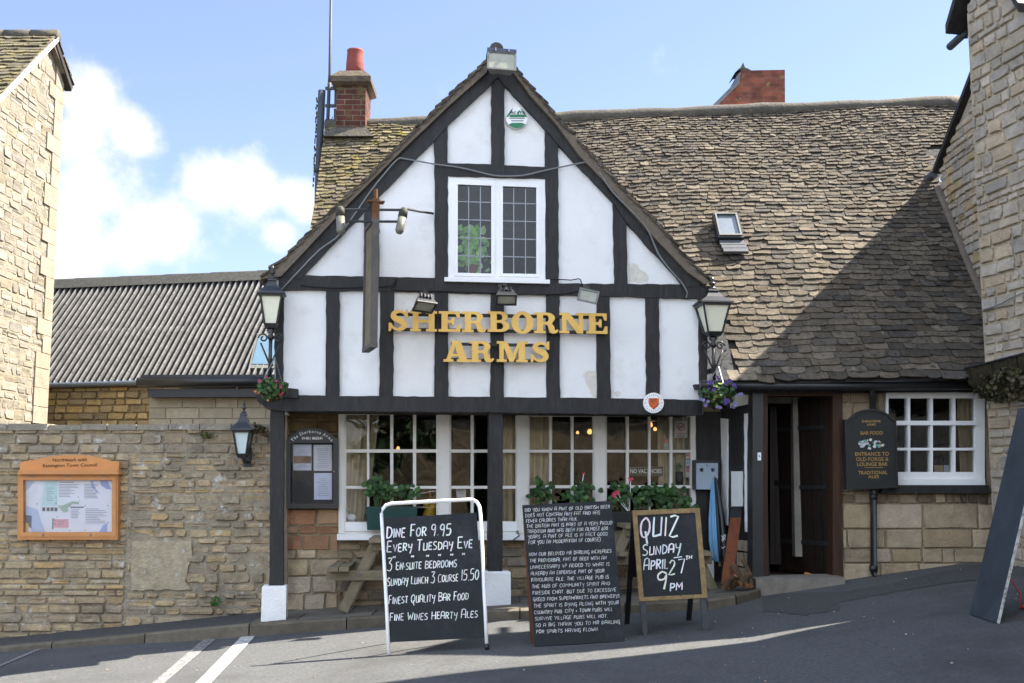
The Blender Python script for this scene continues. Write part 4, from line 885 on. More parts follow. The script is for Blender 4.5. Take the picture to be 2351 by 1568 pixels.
def build_roof():
    # roof plane under the slates
    mb = MB(); nx, nt_ = 60, 36; W = XR - XL
    for i in range(nx):
        for j in range(nt_):
            s0, s1, t0, t1 = W * i / nx, W * (i + 1) / nx, RLEN * j / nt_, RLEN * (j + 1) / nt_
            if keep_roof((s0 + s1) / 2, (t0 + t1) / 2): mb.quad(RP(s0, t0, -.01), RP(s1, t0, -.01), RP(s1, t1, -.01), RP(s0, t1, -.01))
    rf = mb.build('roof', M['dark'], pub)
    cx, cy = 0, 0
    # skylight position
    best = min(((px_of(RP(s * .05, t * .05, .05))[0] - 1668) ** 2 + (px_of(RP(s * .05, t * .05, .05))[1] - 533) ** 2, s * .05, t * .05) for s in range(60, 150) for t in range(10, 90))
    _, ss, tt = best; hw, hh = .155, .25
    ksky = lambda s, t: True
    kr = lambda s, t: keep_roof(s, t) and ksky(s, t)
    mb = MB(); slates(mb, RP, W, RLEN - .02, .112, .052, .23, .088, PAL_SLATE, lambda s, t: kr(s, t) and XL + s > -.35, th=.013, tilt=.013, jit=.32)
    mb.build('slate_covering', M['slate'], rf)
    mb = MB(); slates(mb, RP, W, RLEN - .02, .12, .06, .22, .10, [(.10,.084,.05),(.12,.10,.055),(.11,.09,.064),(.14,.118,.07)], lambda s, t: kr(s, t) and XL + s <= -.35, th=.015, tilt=.016, jit=.35)
    mb.build('slate_covering', M['slate_moss'], rf)
    mb = MB(); mb.smooth = True; x = XL; rp = []                      # ridge
    while x < XR:
        L = RNG.uniform(.25, .4); a = lerpx(R0, R1, x); b = lerpx(R0, R1, min(x + L + .02, XR)); dz = Vector((0, .0, -.035 + RNG.uniform(-.005, .005)))
        rp.append(a + dz + Vector((0, 0, RNG.uniform(-.012, .012)))); x += L
    # rear slope so that the roof is a solid
    rp.append(lerpx(R0, R1, XR) + Vector((0, 0, -.035))); mb.tube(rp, [.118 + RNG.uniform(-.006, .006) for _ in rp], 12); mb.build('ridge_tile', M['ridge'], rf)
    mb = MB()
    for i in range(8):
        xa, xb = XL + W * i / 8, XL + W * (i + 1) / 8; a, b = lerpx(R0, R1, xa), lerpx(R0, R1, xb); mb.quad(a, a + Vector((0, 3.2, -3.6)), b + Vector((0, 3.2, -3.6)), b)
    mb.build('rear_slope', M['slate'], rf)
    # skylight
    d = (RP(ss, tt + .2, 0) - RP(ss, tt - .2, 0)).normalized(); ux = Vector((1, 0, 0)); nn = ux.cross(d).normalized(); fr = Plane(RP(ss, tt, .065), ux, d, nn)
    mb = MB(); slab_outline(mb, fr, [(-hw, -hh), (hw, -hh), (hw, hh), (-hw, hh)], [[(-hw + .035, -hh + .05), (-hw + .035, hh - .035), (hw - .035, hh - .035), (hw - .035, -hh + .05)]], -.02, .085); sk = mb.build('skylight', M['black'], rf)
    mb = MB(); slab_outline(mb, fr, [(-hw + .02, -hh + .03), (hw - .02, -hh + .03), (hw - .02, hh - .02), (-hw + .02, hh - .02)], [[(-hw + .04, -hh + .055), (-hw + .04, hh - .04), (hw - .04, hh - .04), (hw - .04, -hh + .055)]], .086, .10, (1, 1, 1)); mb.build('skylight_frame', M['lamp_grey'], rf)
    mb = MB(); mb.quad(*[fr.pt(a, b, .07) for a, b in ((-hw + .03, -hh + .04), (hw - .03, -hh + .04), (hw - .03, hh - .03), (-hw + .03, hh - .03))]); mb.build('skylight_glass', mat('skylight_pane', (.16, .18, .20), var=.2, scale=4, rough=.12, bump=0, spec=.8), rf)
    mb = MB()
    for k in range(3): mb.box(fr.pt(.01 + .012 * k, -hh - .05 - .065 * k, .03 - .003 * k), ux * (hw * .95), d * .04, nn * .02)
    mb.build('flashing', M['lead'], rf)
build_roof()
def build_chimneys():
    # small brick stack at the left end of the ridge
    Y = 15.0; a = PY(772, 250, Y); b = PY(839, 250, Y); zt = PY(800, 197, Y).z; zb = PY(800, 300, Y).z - .6; dp = .55
    mb = MB(); mb.abox(a.x, b.x, Y, Y + dp, zb, zt); ch = mb.build('chimney', M['brick'], pub)
    mb = MB(); u = Vector((1, 0, 0)); cx, cy = (a.x + b.x) / 2, Y + dp / 2; hx, hy = (b.x - a.x) / 2, dp / 2
    z1 = PY(800, 178, Y).z; z2 = PY(800, 160, Y).z
    mb.frustum4((cx, cy, 0), hx + .02, hx + .075, zt, zt + .04, u, d0=hy + .02, d1=hy + .075); mb.frustum4((cx, cy, 0), hx + .075, hx + .075, zt + .04, z1, u, d0=hy + .075, d1=hy + .075); mb.frustum4((cx, cy, 0), hx + .075, hx - .03, z1, z2, u, d0=hy + .075, d1=hy - .03)
    mb.build('chimney_cap', mat('mossy_cap', (.085, .062, .043), var=.5, scale=9, bump=.6, bscale=30, spot=(.12, .095, .03), spot_scale=8, spot_lo=.54, spot_hi=.64, spot2=(.06, .055, .04), spot2_scale=14, spot2_lo=.55, spot2_hi=.66), ch)
    mb = MB(); z3 = PY(800, 294, Y).z; z4 = PY(800, 318, Y).z
    mb.frustum4((cx - .01, cy, 0), hx + .14, hx + .03, z4, z3, u, d0=hy + .12, d1=hy + .03); mb.build('flaunching', M['ridge'], ch)
    mb = MB(); mb.smooth = True; pc = (PY(814, 160, Y + .15).x, Y + .2, z2 - .02); zz = PY(814, 116, Y + .2).z - z2 + .02; r = .128
    prof = [(r, 0), (r * .985, zz * .3)] + [(r * (.97 - .09 * k / 10 + (.02 if k % 2 else 0)), zz * (.42 + .04 * k)) for k in range(10)] + [(r * .86, zz * .9), (r * .9, zz * .94), (r * .9, zz), (r * .74, zz), (r * .74, zz * .8)]
    mb.lathe(pc, prof, 20); mb.build('chimney_pot', M['pot'], ch)
    # wide brick stack behind the ridge on the right
    Y = 16.6; fr = upright((0, Y, 0), 0); mb = MB()
    pts = [(1622,262),(1622,330),(1803,330),(1802,160),(1702,162),(1696,186),(1690,192)]
    prism(mb, fr, [fr.hit(*p) for p in pts], -.6, 0); c2 = mb.build('chimney', M['brick2'], pub)
    mb = MB(); q = [fr.hit(*p) for p in [(1616,262),(1628,262),(1697,193),(1700,166),(1690,176),(1688,190)]]; prism(mb, fr, q, -.62, .03); mb.build('stone_weathering', M['lead'], c2)
    mb = MB(); prism(mb, fr, [fr.hit(*p) for p in wob([(1684,172),(1690,162),(1700,160),(1730,161),(1720,155),(1712,152),(1708,140),(1705,150),(1696,156)], 6, .5)][::-1], -.4, -.05); mb.build('chimney_cap', M['ridge'], c2)
build_chimneys()
# ------------------------------------------------------------------ neighbours
PAL_WARM = [(0.372,0.283,0.167),(0.392,0.293,0.167),(0.356,0.278,0.172),(0.341,0.274,0.180),(0.412,0.298,0.157),(0.331,0.269,0.180),(0.381,0.283,0.172),(0.422,0.283,0.135)]
PAL_GREY = [(0.259,0.217,0.151),(0.290,0.242,0.164),(0.243,0.208,0.151),(0.300,0.247,0.173),(0.279,0.233,0.164),(0.321,0.252,0.159)]
PAL_PALE = [(0.216,0.193,0.150),(0.204,0.181,0.144),(0.230,0.206,0.165),(0.198,0.179,0.145),(0.213,0.182,0.130),(0.221,0.200,0.170)]
PAL_RIGHT = [(0.375,0.330,0.259),(0.405,0.354,0.277),(0.345,0.306,0.245),(0.375,0.320,0.235),(0.334,0.301,0.253),(0.436,0.378,0.300),(0.416,0.335,0.231),(0.365,0.325,0.259)]
def build_boundary():
    fr = upright((0, 12.6, 0), 0); zt = fr.hit(300, 974)[1]; u1 = FA.pt(FA.hit(668, 1100, WW)[0], 0, WW).x
    w = thing('boundary_wall', (-5.5, 12.8, 0.1), 'long rubble stone wall beside the pavement, left of the timbered pub', 'wall')
    mb = MB(); u0 = -12.0; prism(mb, fr, [(u0, -.6), (u1, -.3), (u1, zt - .02), (u0, zt - .02)], -.42, -.018, (.30, .255, .18))
    pt = lambda u, z, w_: fr.pt(u, z, w_)
    bx0, bz0 = fr.hit(301, 1356); bx1, bz1 = fr.hit(441, 1240)
    big = lambda u, z: not (bx0 - .04 < u < bx1 + .04 and bz0 - .03 < z < bz1 + .03)
    ux = fr.hit(296, 1100)[0]; zm = fr.hit(100, 1042)[1]
    stones(mb, pt, u0, ux, zr(-5, 12) - .15, zm, (.055, .105), (.14, .36), PAL_WARM, lambda u, z: z > zr(u, 12) - .1, 0, jd=.012, rough=.26, gap=.007)
    stones(mb, pt, ux + .01, u1, zr(-4, 12) - .1, zm - .02, (.06, .135), (.1, .3), PAL_WARM[:7] + PAL_GREY[:2], big, 0, jd=.018, rough=.34, gap=.012)
    stones(mb, pt, u0, u1, zm, zt - .06, (.07, .13), (.12, .32), PAL_GREY + [(.30,.235,.14)], lambda u, z: True, 0, jd=.02, rough=.22)
    ring = [fr.hit(x, y) for x, y in wob([(302,1355),(440,1353),(425,1335),(432,1300),(441,1285),(440,1241),(303,1242)], 12, 1.5)]; prism(mb, fr, ring, -.05, .012, (.38, .32, .215))
    mb.build('wall_face', M['stone'], w)
    mb = MB(); x = u0                                                 # flat coping stones
    while x < u1:
        L = RNG.uniform(.25, .5); b = min(x + L, u1); h = RNG.uniform(-.012, .012)
        prism(mb, fr, wob([(x + .005, zt - .065), (b - .005, zt - .065), (b - .005, zt + h), (x + .005, zt + h)], .1, .006), -.43, .02 + h, (.25, .225, .175)); x = b
    mb.build('coping', M['stone'], w)
build_boundary()
def build_shed():
    A = PY(100, 877, 19.0); B = PY(650, 861, 18.4); u = (B - A); u.z = 0; u.normalize(); dep = Vector((-u.y, u.x, 0)); pit = R(45)
    sl_ = dep * math.cos(pit) + Vector((0, 0, 1)) * math.sin(pit); nn = -dep * math.sin(pit) + Vector((0, 0, 1)) * math.cos(pit)
    s = thing('shed', (-6, 20, .5), 'long outbuilding with a grey corrugated roof and rubble wall beyond the stone wall', 'outbuilding')
    base = A + (A - B).normalized() * 2.5; W = (B - A).length + 4.0; dz = (B.z - A.z) / (B - A).length
    P = lambda a, t, n: base + u * a + Vector((0, 0, dz * (a - 0))) + sl_ * t + nn * n
    # slope length so that the ridge falls at py 626
    Ls = 1.0
    while px_of(P(5, Ls, 0))[1] > 634: Ls += .02
    per = .112; mb = MB(); mb.smooth = True
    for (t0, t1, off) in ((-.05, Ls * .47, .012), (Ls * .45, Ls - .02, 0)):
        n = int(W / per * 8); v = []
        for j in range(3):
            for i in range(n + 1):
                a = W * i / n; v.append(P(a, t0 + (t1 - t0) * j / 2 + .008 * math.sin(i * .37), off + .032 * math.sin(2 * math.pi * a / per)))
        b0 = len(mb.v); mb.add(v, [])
        for j in range(2):                                            # sunlit crests and shaded troughs painted in as light and dark strips
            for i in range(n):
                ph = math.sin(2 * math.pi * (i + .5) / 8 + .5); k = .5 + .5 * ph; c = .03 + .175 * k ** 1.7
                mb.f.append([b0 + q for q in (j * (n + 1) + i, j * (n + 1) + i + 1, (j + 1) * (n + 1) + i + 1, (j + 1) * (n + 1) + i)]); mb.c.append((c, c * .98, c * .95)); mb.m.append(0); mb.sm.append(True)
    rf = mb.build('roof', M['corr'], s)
    mb = MB(); mb.smooth = True; a = 0
    while a < W:
        b = min(a + .9, W); k = 14
        for (n0, r) in ((0, .10),): mb.tube([P(a, Ls, -.02), P(b, Ls, -.02)], [r, r * .97], 12)
        mb.quad(P(a, Ls - .24, .05), P(b, Ls - .24, .05), P(b, Ls, .085), P(a, Ls, .085)); a = b
    mb.build('ridge_capping', M['corr_dark'], rf)
    mb = MB(); fr = Plane((base.x, base.y, 0), u, (0, 0, 1), -dep); z1 = P(2, 0, 0).z - .06
    prism(mb, fr, [(0, .2), (W, .2), (W, z1), (0, z1)], -.5, -.12, (.26, .20, .11))
    stones(mb, lambda a, z, w_: fr.pt(a, z, w_), 1.5, 5.6, z1 - 1.1, z1 - .01, (.06, .13), (.12, .34), [(.40,.28,.12),(.44,.31,.14),(.36,.26,.13),(.30,.22,.12),(.42,.27,.10)], w=-.08, jd=.02, rough=.28)
    mb.build('rubble_wall', M['stone_clean'], s)
    mb = MB(); e0, e1 = P(.5, -.04, -.05), P(5.6, -.04, -.05); mb.tube([e0 - dep * .05, e1 - dep * .05], .045, 10); mb.build('gutter', M['steel'], s)
    # roof light in the corrugated slope
    h = None
    for px, py in ((578, 850),): pass
    def on(px, py):
        d = cray(px, py); o_ = P(0, 0, .05); n2 = nn; t = (o_ - CAM).dot(n2) / d.dot(n2); return CAM + d * t
    q = [on(*p) for p in ((572, 850), (634, 850), (645, 770), (592, 770))]
    mb = MB(); ce = sum(q, Vector()) / 4
    mb.poly3([p + nn * .05 for p in q], [p - nn * .05 for p in q]); k = mb.build('roof_light', M['lamp_grey'], rf)
    mb = MB(); mb.quad(*[p.lerp(ce, .2) + nn * .058 for p in q]); mb.build('pane', mat('blue_pane', (.12, .2, .26), var=.1, rough=.12, bump=0, spec=.8), k)
    # block built extension in front of it
    e = thing('block_extension', (-4, 15.6, .5), 'flat roofed extension of buff concrete blocks under a black fascia, behind the stone wall', 'extension')
    fr = upright((0, 15.0, 0), -2.0); a0, zt = fr.hit(343, 911); a1 = fr.hit(668, 911)[0]
    mb = MB(); prism(mb, fr, [(a0, .2), (a1, .2), (a1, zt + .05), (a0, zt + .05)], -2.5, -.012, (.24, .21, .15))
    z = zt; row = 0
    while z > zt - 1.0:
        h_ = (.15, .145, .20, .15)[row % 4]; x = a0 - (.22 if row % 2 else 0)
        while x < a1:
            L = RNG.choice((.45, .45, .3)); p, q_ = max(x, a0) + .006, min(x + L, a1) - .006; c = RNG.uniform(.88, 1.1)
            if q_ - p > .03: prism(mb, fr, [(p, z - h_ + .006), (q_, z - h_ + .006), (q_, z - .004), (p, z - .004)], -.02, 0, (.36 * c, .31 * c, .215 * c))
            x += L
        z -= h_; row += 1
    mb.build('block_wall', M['block'], e)
    mb = MB(); b0, zf = fr.hit(336, 911, .25); b1, zf1 = fr.hit(690, 868, .25); zf2 = fr.hit(600, 886, .25)[1]
    prism(mb, fr, [(b0, zf), (b1, zf), (b1, zf2 - .03), (b0, zf2 - .03)], -.1, .2); prism(mb, fr, [(b0 - .06, zf1), (b1, zf1), (b1, zf1 + .05), (b0 - .06, zf1 + .05)], -2.6, .26)
    fa = mb.build('fascia', M['black'], e)
    mb = MB(); mb.smooth = True; mb.tube([fr.pt(b0 - .12, zf2 + .05, .27), fr.pt(b1, zf2 + .06, .27)], .062, 12); mb.build('gutter', M['black'], e)
    mb = MB(); zc = fr.hit(400, 889, .22)[1]; mb.tube([fr.pt(b0, zc, .215), fr.pt(b1, zc + .02, .215)], .012, 6)
    for px in (336, 545): c = fr.h3(px, 888, .225); mb.tube([c - Vector((0, 0, .03)), c + Vector((0, 0, .03))], .014, 6)
    mb.build('cable', M['cable'], e)
build_shed()
def build_left_house():
    X = -7.2; fr = Plane((X, 0, 0), (0, 1, 0), (0, 0, 1), (1, 0, 0)); h = thing('house', (X - 3, 15.5, 0.2), 'pale stone house with a mossy slate roof at the left edge, gable wall in sunlight', 'house')
    ap = fr.hit(113, 92); le = fr.hit(0, 208); fe = fr.hit(146, 186); m = (ap[1] - le[1]) / (ap[0] - le[0]); yn = 12.2; zn = le[1] + m * (yn - le[0])
    fb = fr.hit(104, 965)[0]; poly = [(yn, -.2), (fb, -.2), (fe[0] - .05, fe[1]), ap, (yn, zn)]
    def inside(u, z):
        top = ap[1] - (ap[0] - u) * m if u < ap[0] else ap[1] + (u - ap[0]) * (fe[1] - ap[1]) / (fe[0] - ap[0])
        return z < top - .05 and u < fb - .05 + (z / 7) * .02
    mb = MB(); prism(mb, fr, poly, -6, -.007, (.225, .197, .145))
    stones(mb, lambda a, z, w: fr.pt(a, z, w), yn, fb + .02, 1.5, ap[1], (.08, .18), (.12, .42), PAL_PALE, inside, 0, jd=.003, rough=.32, gap=.008, bev=.004)
    z = 1.5
    while z < fe[1] - .1:                                             # dressed corner stones
        hh = RNG.uniform(.22, .34); L = RNG.choice((.28, .5)); c = RNG.uniform(.95, 1.15); prism(mb, fr, wob([(fb - L, z), (fb + .025, z), (fb + .025, z + hh - .008), (fb - L, z + hh - .008)], .2, .005), -.2, .02, (.245 * c, .21 * c, .155 * c)); z += hh
    mb.build('gable_wall', M['stone_clean'], h)
    # roof
    def slope(y0, z0, y1, z1, name, mt, pal):
        d = Vector((0, y1 - y0, z1 - z0)); L = d.length; d.normalize(); nn = d.cross(Vector((1, 0, 0))); nn = nn if nn.z > 0 else -nn
        P = lambda s, t, n: Vector((X + .13 - s, y0, z0)) + d * t + nn * n
        b = MB(); b.poly3([P(0.02, 0, -.01), P(6, 0, -.01), P(6, L, -.01), P(.02, L, -.01)], [P(.02, 0, -.09), P(6, 0, -.09), P(6, L, -.09), P(.02, L, -.09)]); r = b.build('roof', M['dark'], h)
        mb = MB(); slates(mb, P, 5.0, L - .02, .15, .12, .3, .2, pal, th=.022, tilt=.022); mb.build('slate_covering', M[mt], r)
        return P, L, r
    slope(yn, zn + .04, ap[0], ap[1] + .06, 'a', 'slate_moss', [(.11,.098,.062),(.135,.115,.07),(.10,.088,.064)])
    slope(fe[0] + .12, fe[1] - .06, ap[0], ap[1] + .06, 'b', 'slate', PAL_SLATE)
    mb = MB(); mb.smooth = True
    for i in range(14): mb.tube([(X + .14 - .42 * i, ap[0], ap[1] + .07), (X + .14 - .42 * i - .41, ap[0], ap[1] + .07)], [.10, .095], 10)
    mb.build('ridge_tile', M['ridge'], h)
    mb = MB(); q = [(yn, zn - .02), (ap[0], ap[1] - .02), (ap[0], ap[1] + .045), (yn, zn + .045)]; prism(mb, fr, q, -.02, .15); mb.build('verge', M['white'], h)
    mb = MB(); q = [(ap[0] - .02, ap[1] - .10), (fe[0] + .12, fe[1] - .13), (fe[0] + .12, fe[1] - .03), (ap[0] - .02, ap[1] + .06)]; prism(mb, fr, q, -.02, .09); mb.build('verge', M['verge'], h)
build_left_house()
def build_right_house():
    X, X2 = RHX, OSX; fy = RHY; fr = Plane((X, fy, 0), (.196, -.9806, 0), (0, 0, 1), (-.9806, -.196, 0)); f2 = Plane((X2, 0, 0), (0, -1, 0), (0, 0, 1), (-1, 0, 0))
    h = thing('house', (X + 2, 10.8, .6), 'tall grey stone house rising at the right edge beside the slate roof', 'house')
    Y2 = lambda px, py: (PX(px, py, X2).y, PX(px, py, X2).z)
    o1 = Y2(2156, 388); o2 = Y2(2226, 212); top = PX(2216, 34, X).z; A = lambda y: (fy - y) / .9806
    prof = [(10.5, -.2), (10.5, 3.6), (10.64, 4.3), (10.88, 5.6), (10.90, 6.45), (11.1, 6.85), (11.5, 7.5), (fy + .02, top), (fy + .02, -.2)]  # unseen near end stepped to shape the sunlit strip on the road
    mb = MB(); prism(mb, fr, [(A(y), z) for y, z in prof][::-1], -.35, MW, (.40, .34, .24))
    def inside(u, z):
        y = fy - u * .9806; return z < min(top + (fy - y) * 1.2, 6.3 + (y - 10.85) * 1.2) and (y > 10.88 or z < 3.4)
    stones(mb, lambda a, z, w: fr.pt(a, z, w), 0, A(10.52), .4, 8.2, (.07, .17), (.10, .36), PAL_RIGHT, inside, 0, jd=.007, rough=.3, gap=.010)
    mb.build('stone_wall', M['stone_clean'], h)
    mb = MB(); prism(mb, fr, [(.012, -.2), (.9, -.2), (.9, 6.9), (.012, top - .05)], -4.5, -.36, (.40, .34, .24)); mb.build('far_wall', M['stone_clean'], h)
    mb = MB(); zb = 2.2; prism(mb, f2, [(-o1[0], zb), (-fy, zb), (-fy, o2[1] + .9), (-o2[0], o2[1]), (-o1[0], o1[1])], -3, MW, (.38, .335, .255))
    m = (o1[1] - o2[1]) / (o1[0] - o2[0])
    stones(mb, lambda a, z, w: f2.pt(a, z, w), -o1[0], -fy, zb, o2[1] + .9, (.07, .14), (.10, .30), PAL_RIGHT + [(.38,.29,.16)], lambda u, z: z < o2[1] + m * (-u - o2[0]) - .05, 0, jd=.007, rough=.24, gap=.008)
    mb.build('outshot_wall', M['stone_clean'], h)
    mb = MB(); q = [(-o2[0] + .55, o2[1] - m * .55 + .02), (-o1[0] - .06, o1[1] - .05), (-o1[0] - .06, o1[1] + .02), (-o2[0] + .55, o2[1] - m * .55 + .09)]; prism(mb, f2, q[::-1], -3, .06); mb.build('outshot_roof', M['timber'], h)
    mb = MB(); c = f2.pt(-o1[0] - .06, o1[1] - .05, .05); mb.tube([c + Vector((0, -.02, 0)), c + Vector((-.03, .20, -.03))], .05, 10); mb.build('gutter_end', M['lead'], h)
    mb = MB(); ea, ez = -.22, top - .05; aa, az = A(11.52), 7.56
    for (a0, z0) in ((ea, ez), (A(10.86), 6.46)): mb.poly3([fr.pt(a0, z0, .12), fr.pt(a0, z0, -4.6), fr.pt(aa, az, -4.6), fr.pt(aa, az, .12)], [fr.pt(a0, z0 - .1, .12), fr.pt(a0, z0 - .1, -4.6), fr.pt(aa, az - .1, -4.6), fr.pt(aa, az - .1, .12)])
    mb.build('roof', M['timber'], h)
    mb = MB(); c = PX(2222, 79, X + .1); mb.smooth = True; mb.tube([c, c + Vector((-.05, .02, 0)), c + Vector((-.06, .36, 0))], .045, 12); mb.build('pipe', M['pipe'], h)
    mb = MB(); mb.smooth = True; mb.tube([fr.h3(*p, .03) for p in ((2258, 711), (2275, 706), (2300, 696), (2325, 682), (2360, 668))], .007, 6); mb.build('cable', M['cable'], h)
    mb = MB(); pts = [RP(X2 - .02 - XL, t, .03) for t in np.linspace(0, RLEN, 40)]; mb.tube([p for p in pts if fy < p.y < o1[0] + .1], .05, 8); mb.build('mortar_fillet', M['verge'], h)
    mb = MB(); x0 = fr.pt(A(10.5), 0).x; mb.abox(x0, x0 + 4, 4.5, 10.48, -.2, 8.0); mb.poly3([Vector((x0 - .1, 4.3, 8.0)), Vector((x0 - .1, 10.5, 8.0)), Vector((x0 - .1, 7.4, 10))], [Vector((x0 + 4, 4.3, 8.0)), Vector((x0 + 4, 10.5, 8.0)), Vector((x0 + 4, 7.4, 10))]); mb.build('shadow_house', brick_mat('coursed_stone', (.33, .29, .22), (.27, .24, .18), (.24, .21, .16), w=.34, h=.15), h)  # unseen neighbouring house, added out of view to shade the road
build_right_house()
def build_opposite():
    def house(x0, x1, y1, ze, zr_, m, label, wins):
        h = thing('house', ((x0 + x1) / 2, y1 - 3, 0), label, 'house')
        mb = MB(); mb.abox(x0, x1, y1 - 7, y1, -1, ze); mb.build('stone_wall', m, h)
        mb = MB(); mb.poly3([Vector((x0 - .2, y1 - 7.2, ze)), Vector((x0 - .2, y1 + .2, ze)), Vector((x0 - .2, y1 - 3.5, zr_))], [Vector((x1 + .2, y1 - 7.2, ze)), Vector((x1 + .2, y1 + .2, ze)), Vector((x1 + .2, y1 - 3.5, zr_))]); mb.build('roof', M['slate'], h)
        for x, z in wins:
            mb = MB(); mb.abox(x - .5, x + .5, y1, y1 + .04, z, z + 1.2); w = mb.build('window', M['white'], h); mb = MB()
            for i in (-1, 1):
                for j in (0, 1): mb.abox(x + i * .22 - .18, x + i * .22 + .18, y1 + .04, y1 + .05, z + .1 + j * .55, z + .55 + j * .55)
            mb.build('pane', M['dark'], w)
    house(-14, -1.5, -13, 5.0, 8.4, brick_mat('pale_coursed_stone', (.42, .36, .26), (.35, .30, .21), (.3, .26, .2), w=.4, h=.17), 'pale stone house across the road, mirrored in the left pub windows', [(x, z) for x in (-12, -9.5, -7, -4.5) for z in (1.0, 3.2)])
    house(3, 24, -11, 4.2, 7.5, brick_mat('rubble_coursed_stone', (.50, .41, .27), (.34, .28, .18), (.10, .08, .055), w=.5, h=.22), 'rubble stone barn across the road, mirrored in the right hand sash window', [])
build_opposite()
# ------------------------------------------------------------------ lamps and fittings
def scroll(c, u, v, r0, turns=1.25, n=18, s=1):
    return [c + u * (r0 * (1 - .75 * i / n) * math.cos(2 * math.pi * turns * i / n) * s) + v * (r0 * (1 - .75 * i / n) * math.sin(2 * math.pi * turns * i / n)) for i in range(n + 1)]
def lantern(fr, cx, w, ytop, yhat0, yhat1, yg0, yg1, xg0, xg1, xb0, xb1, label, bracket, glass='opal'):
    """tapered four-sided street lantern; pixel rows: finial top, hood top, hood rim, glass top, glass bottom"""
    a, zt = fr.hit(cx, ytop, w); _, zh0 = fr.hit(cx, yhat0, w); _, zh1 = fr.hit(cx, yhat1, w); _, g0 = fr.hit(cx, yg0, w); _, g1 = fr.hit(cx, yg1, w)
    hw = (fr.hit(xg1, yg0, w)[0] - fr.hit(xg0, yg0, w)[0]) / 2; hb = (fr.hit(xb1, yg0, w)[0] - fr.hit(xb0, yg0, w)[0]) / 2
    c = fr.pt(a, 0, w - hw); t = thing('wall_lantern', (c.x, c.y, g1 - .03), label, 'lantern', 'black wall lanterns')
    mb = MB(); mb.frustum4(c, hb - .012, hw - .012, g1 + .01, g0 - .005, fr.u); mb.build('glass_pane', M[glass], t)
    mb = MB(); n = fr.n
    for i in (-1, 1):
        for j in (-1, 1): mb.tube([c + fr.u * (i * hb) + n * (j * hb) + Vector((0, 0, g1)), c + fr.u * (i * hw) + n * (j * hw) + Vector((0, 0, g0))], .011, 6)
    mb.frustum4(c, hb * .8, hb + .012, g1 - .04, g1 + .006, fr.u); mb.frustum4(c, hw + .012, hw + .016, g0 - .012, g0 + .012, fr.u); mb.build('frame', M['iron'], t)
    mb = MB(); H = zh0 - zh1; mb.frustum4(c, hw + .035, hw + .03, g0 + .013, g0 + .03, fr.u)
    mb.frustum4(c, hw + .03, hw * .62, g0 + .03, g0 + .03 + H * .45, fr.u); mb.frustum4(c, hw * .62, hw * .32, g0 + .03 + H * .45, zh0, fr.u); mb.frustum4(c, hw * .42, hw * .36, zh0, zh0 + .02, fr.u)
    mb.build('hood', M['iron'], t)
    mb = MB(); mb.smooth = True; f = zt - zh0 - .02; b0 = zh0 + .02
    mb.lathe(c + Vector((0, 0, b0)), [(hw * .3, 0), (hw * .3, f * .12), (hw * .12, f * .22), (hw * .12, f * .32), (hw * .3, f * .42), (hw * .26, f * .5), (hw * .1, f * .6), (hw * .2, f * .72), (hw * .15, f * .84), (.004, f)], 12); mb.build('finial', M['iron'], t)
    mb = MB(); bracket(mb, c, g1, hb, t); mb.build('bracket', M['iron'], t)
    return t
def corner_bracket(y_end):
    def f(mb, c, g1, hb, t):
        mb.smooth = True
        z = g1 - .04; mb.lathe(c + Vector((0, 0, z - .12)), [(.02, 0), (.045, .03), (.02, .06), (.05, .10), (.03, .12)], 10)
        ze = FA.hit(630, y_end, .1)[1]; mb.tube([c + Vector((0, 0, z - .1)), c + Vector((0, 0, ze))], .019, 8)
        for zz in (z - .35, ze + .1): mb.tube([c + Vector((0, 0, zz)), c - FA.n * .28 + Vector((0, 0, zz))], .016, 6)
        for s in (-1, 1): mb.tube(scroll(c + FA.u * (.075 * s) + Vector((0, 0, z - .10)), FA.u, Vector((0, 0, 1)), .05, s=s), .009, 6); mb.tube([c + Vector((0, 0, z - .38)), c + FA.u * (.06 * s) + Vector((0, 0, z - .24)), c + FA.u * (.10 * s) + Vector((0, 0, z - .15))], .009, 6)
    return f
lantern(FA, 624, .30, 604, 641, 672, 676, 742, 598, 647, 611, 640, 'black lantern with cream glass on the pub corner above the pink flower basket', corner_bracket(870))
lantern(FA, 1644, .30, 629, 664, 692, 697, 760, 1614, 1675, 1627, 1660, 'black lantern with cream glass on the pub corner above the purple flower basket', corner_bracket(862))
FL = upright((0, 12.6, 0), 0)
def wall_bracket(mb, c, g1, hb, t):
    z = g1 - .02; mb.tube([c + Vector((0, 0, z)), c + Vector((0, .1, z - .06)), Vector((c.x, 12.62, z - .06))], .018, 8); mb.box(Vector((c.x, 12.6, z - .02)), (.04, 0, 0), (0, .012, 0), (0, 0, .12))
    mb.tube([Vector((c.x, 12.6, z + .12)), c + Vector((0, .06, z + .02))], .012, 6)
lantern(FL, 556, .33, 920, 952, 985, 990, 1043, 538, 575, 546, 567, 'black lantern with pale glass fixed to the rubble stone wall', wall_bracket, 'opal2')

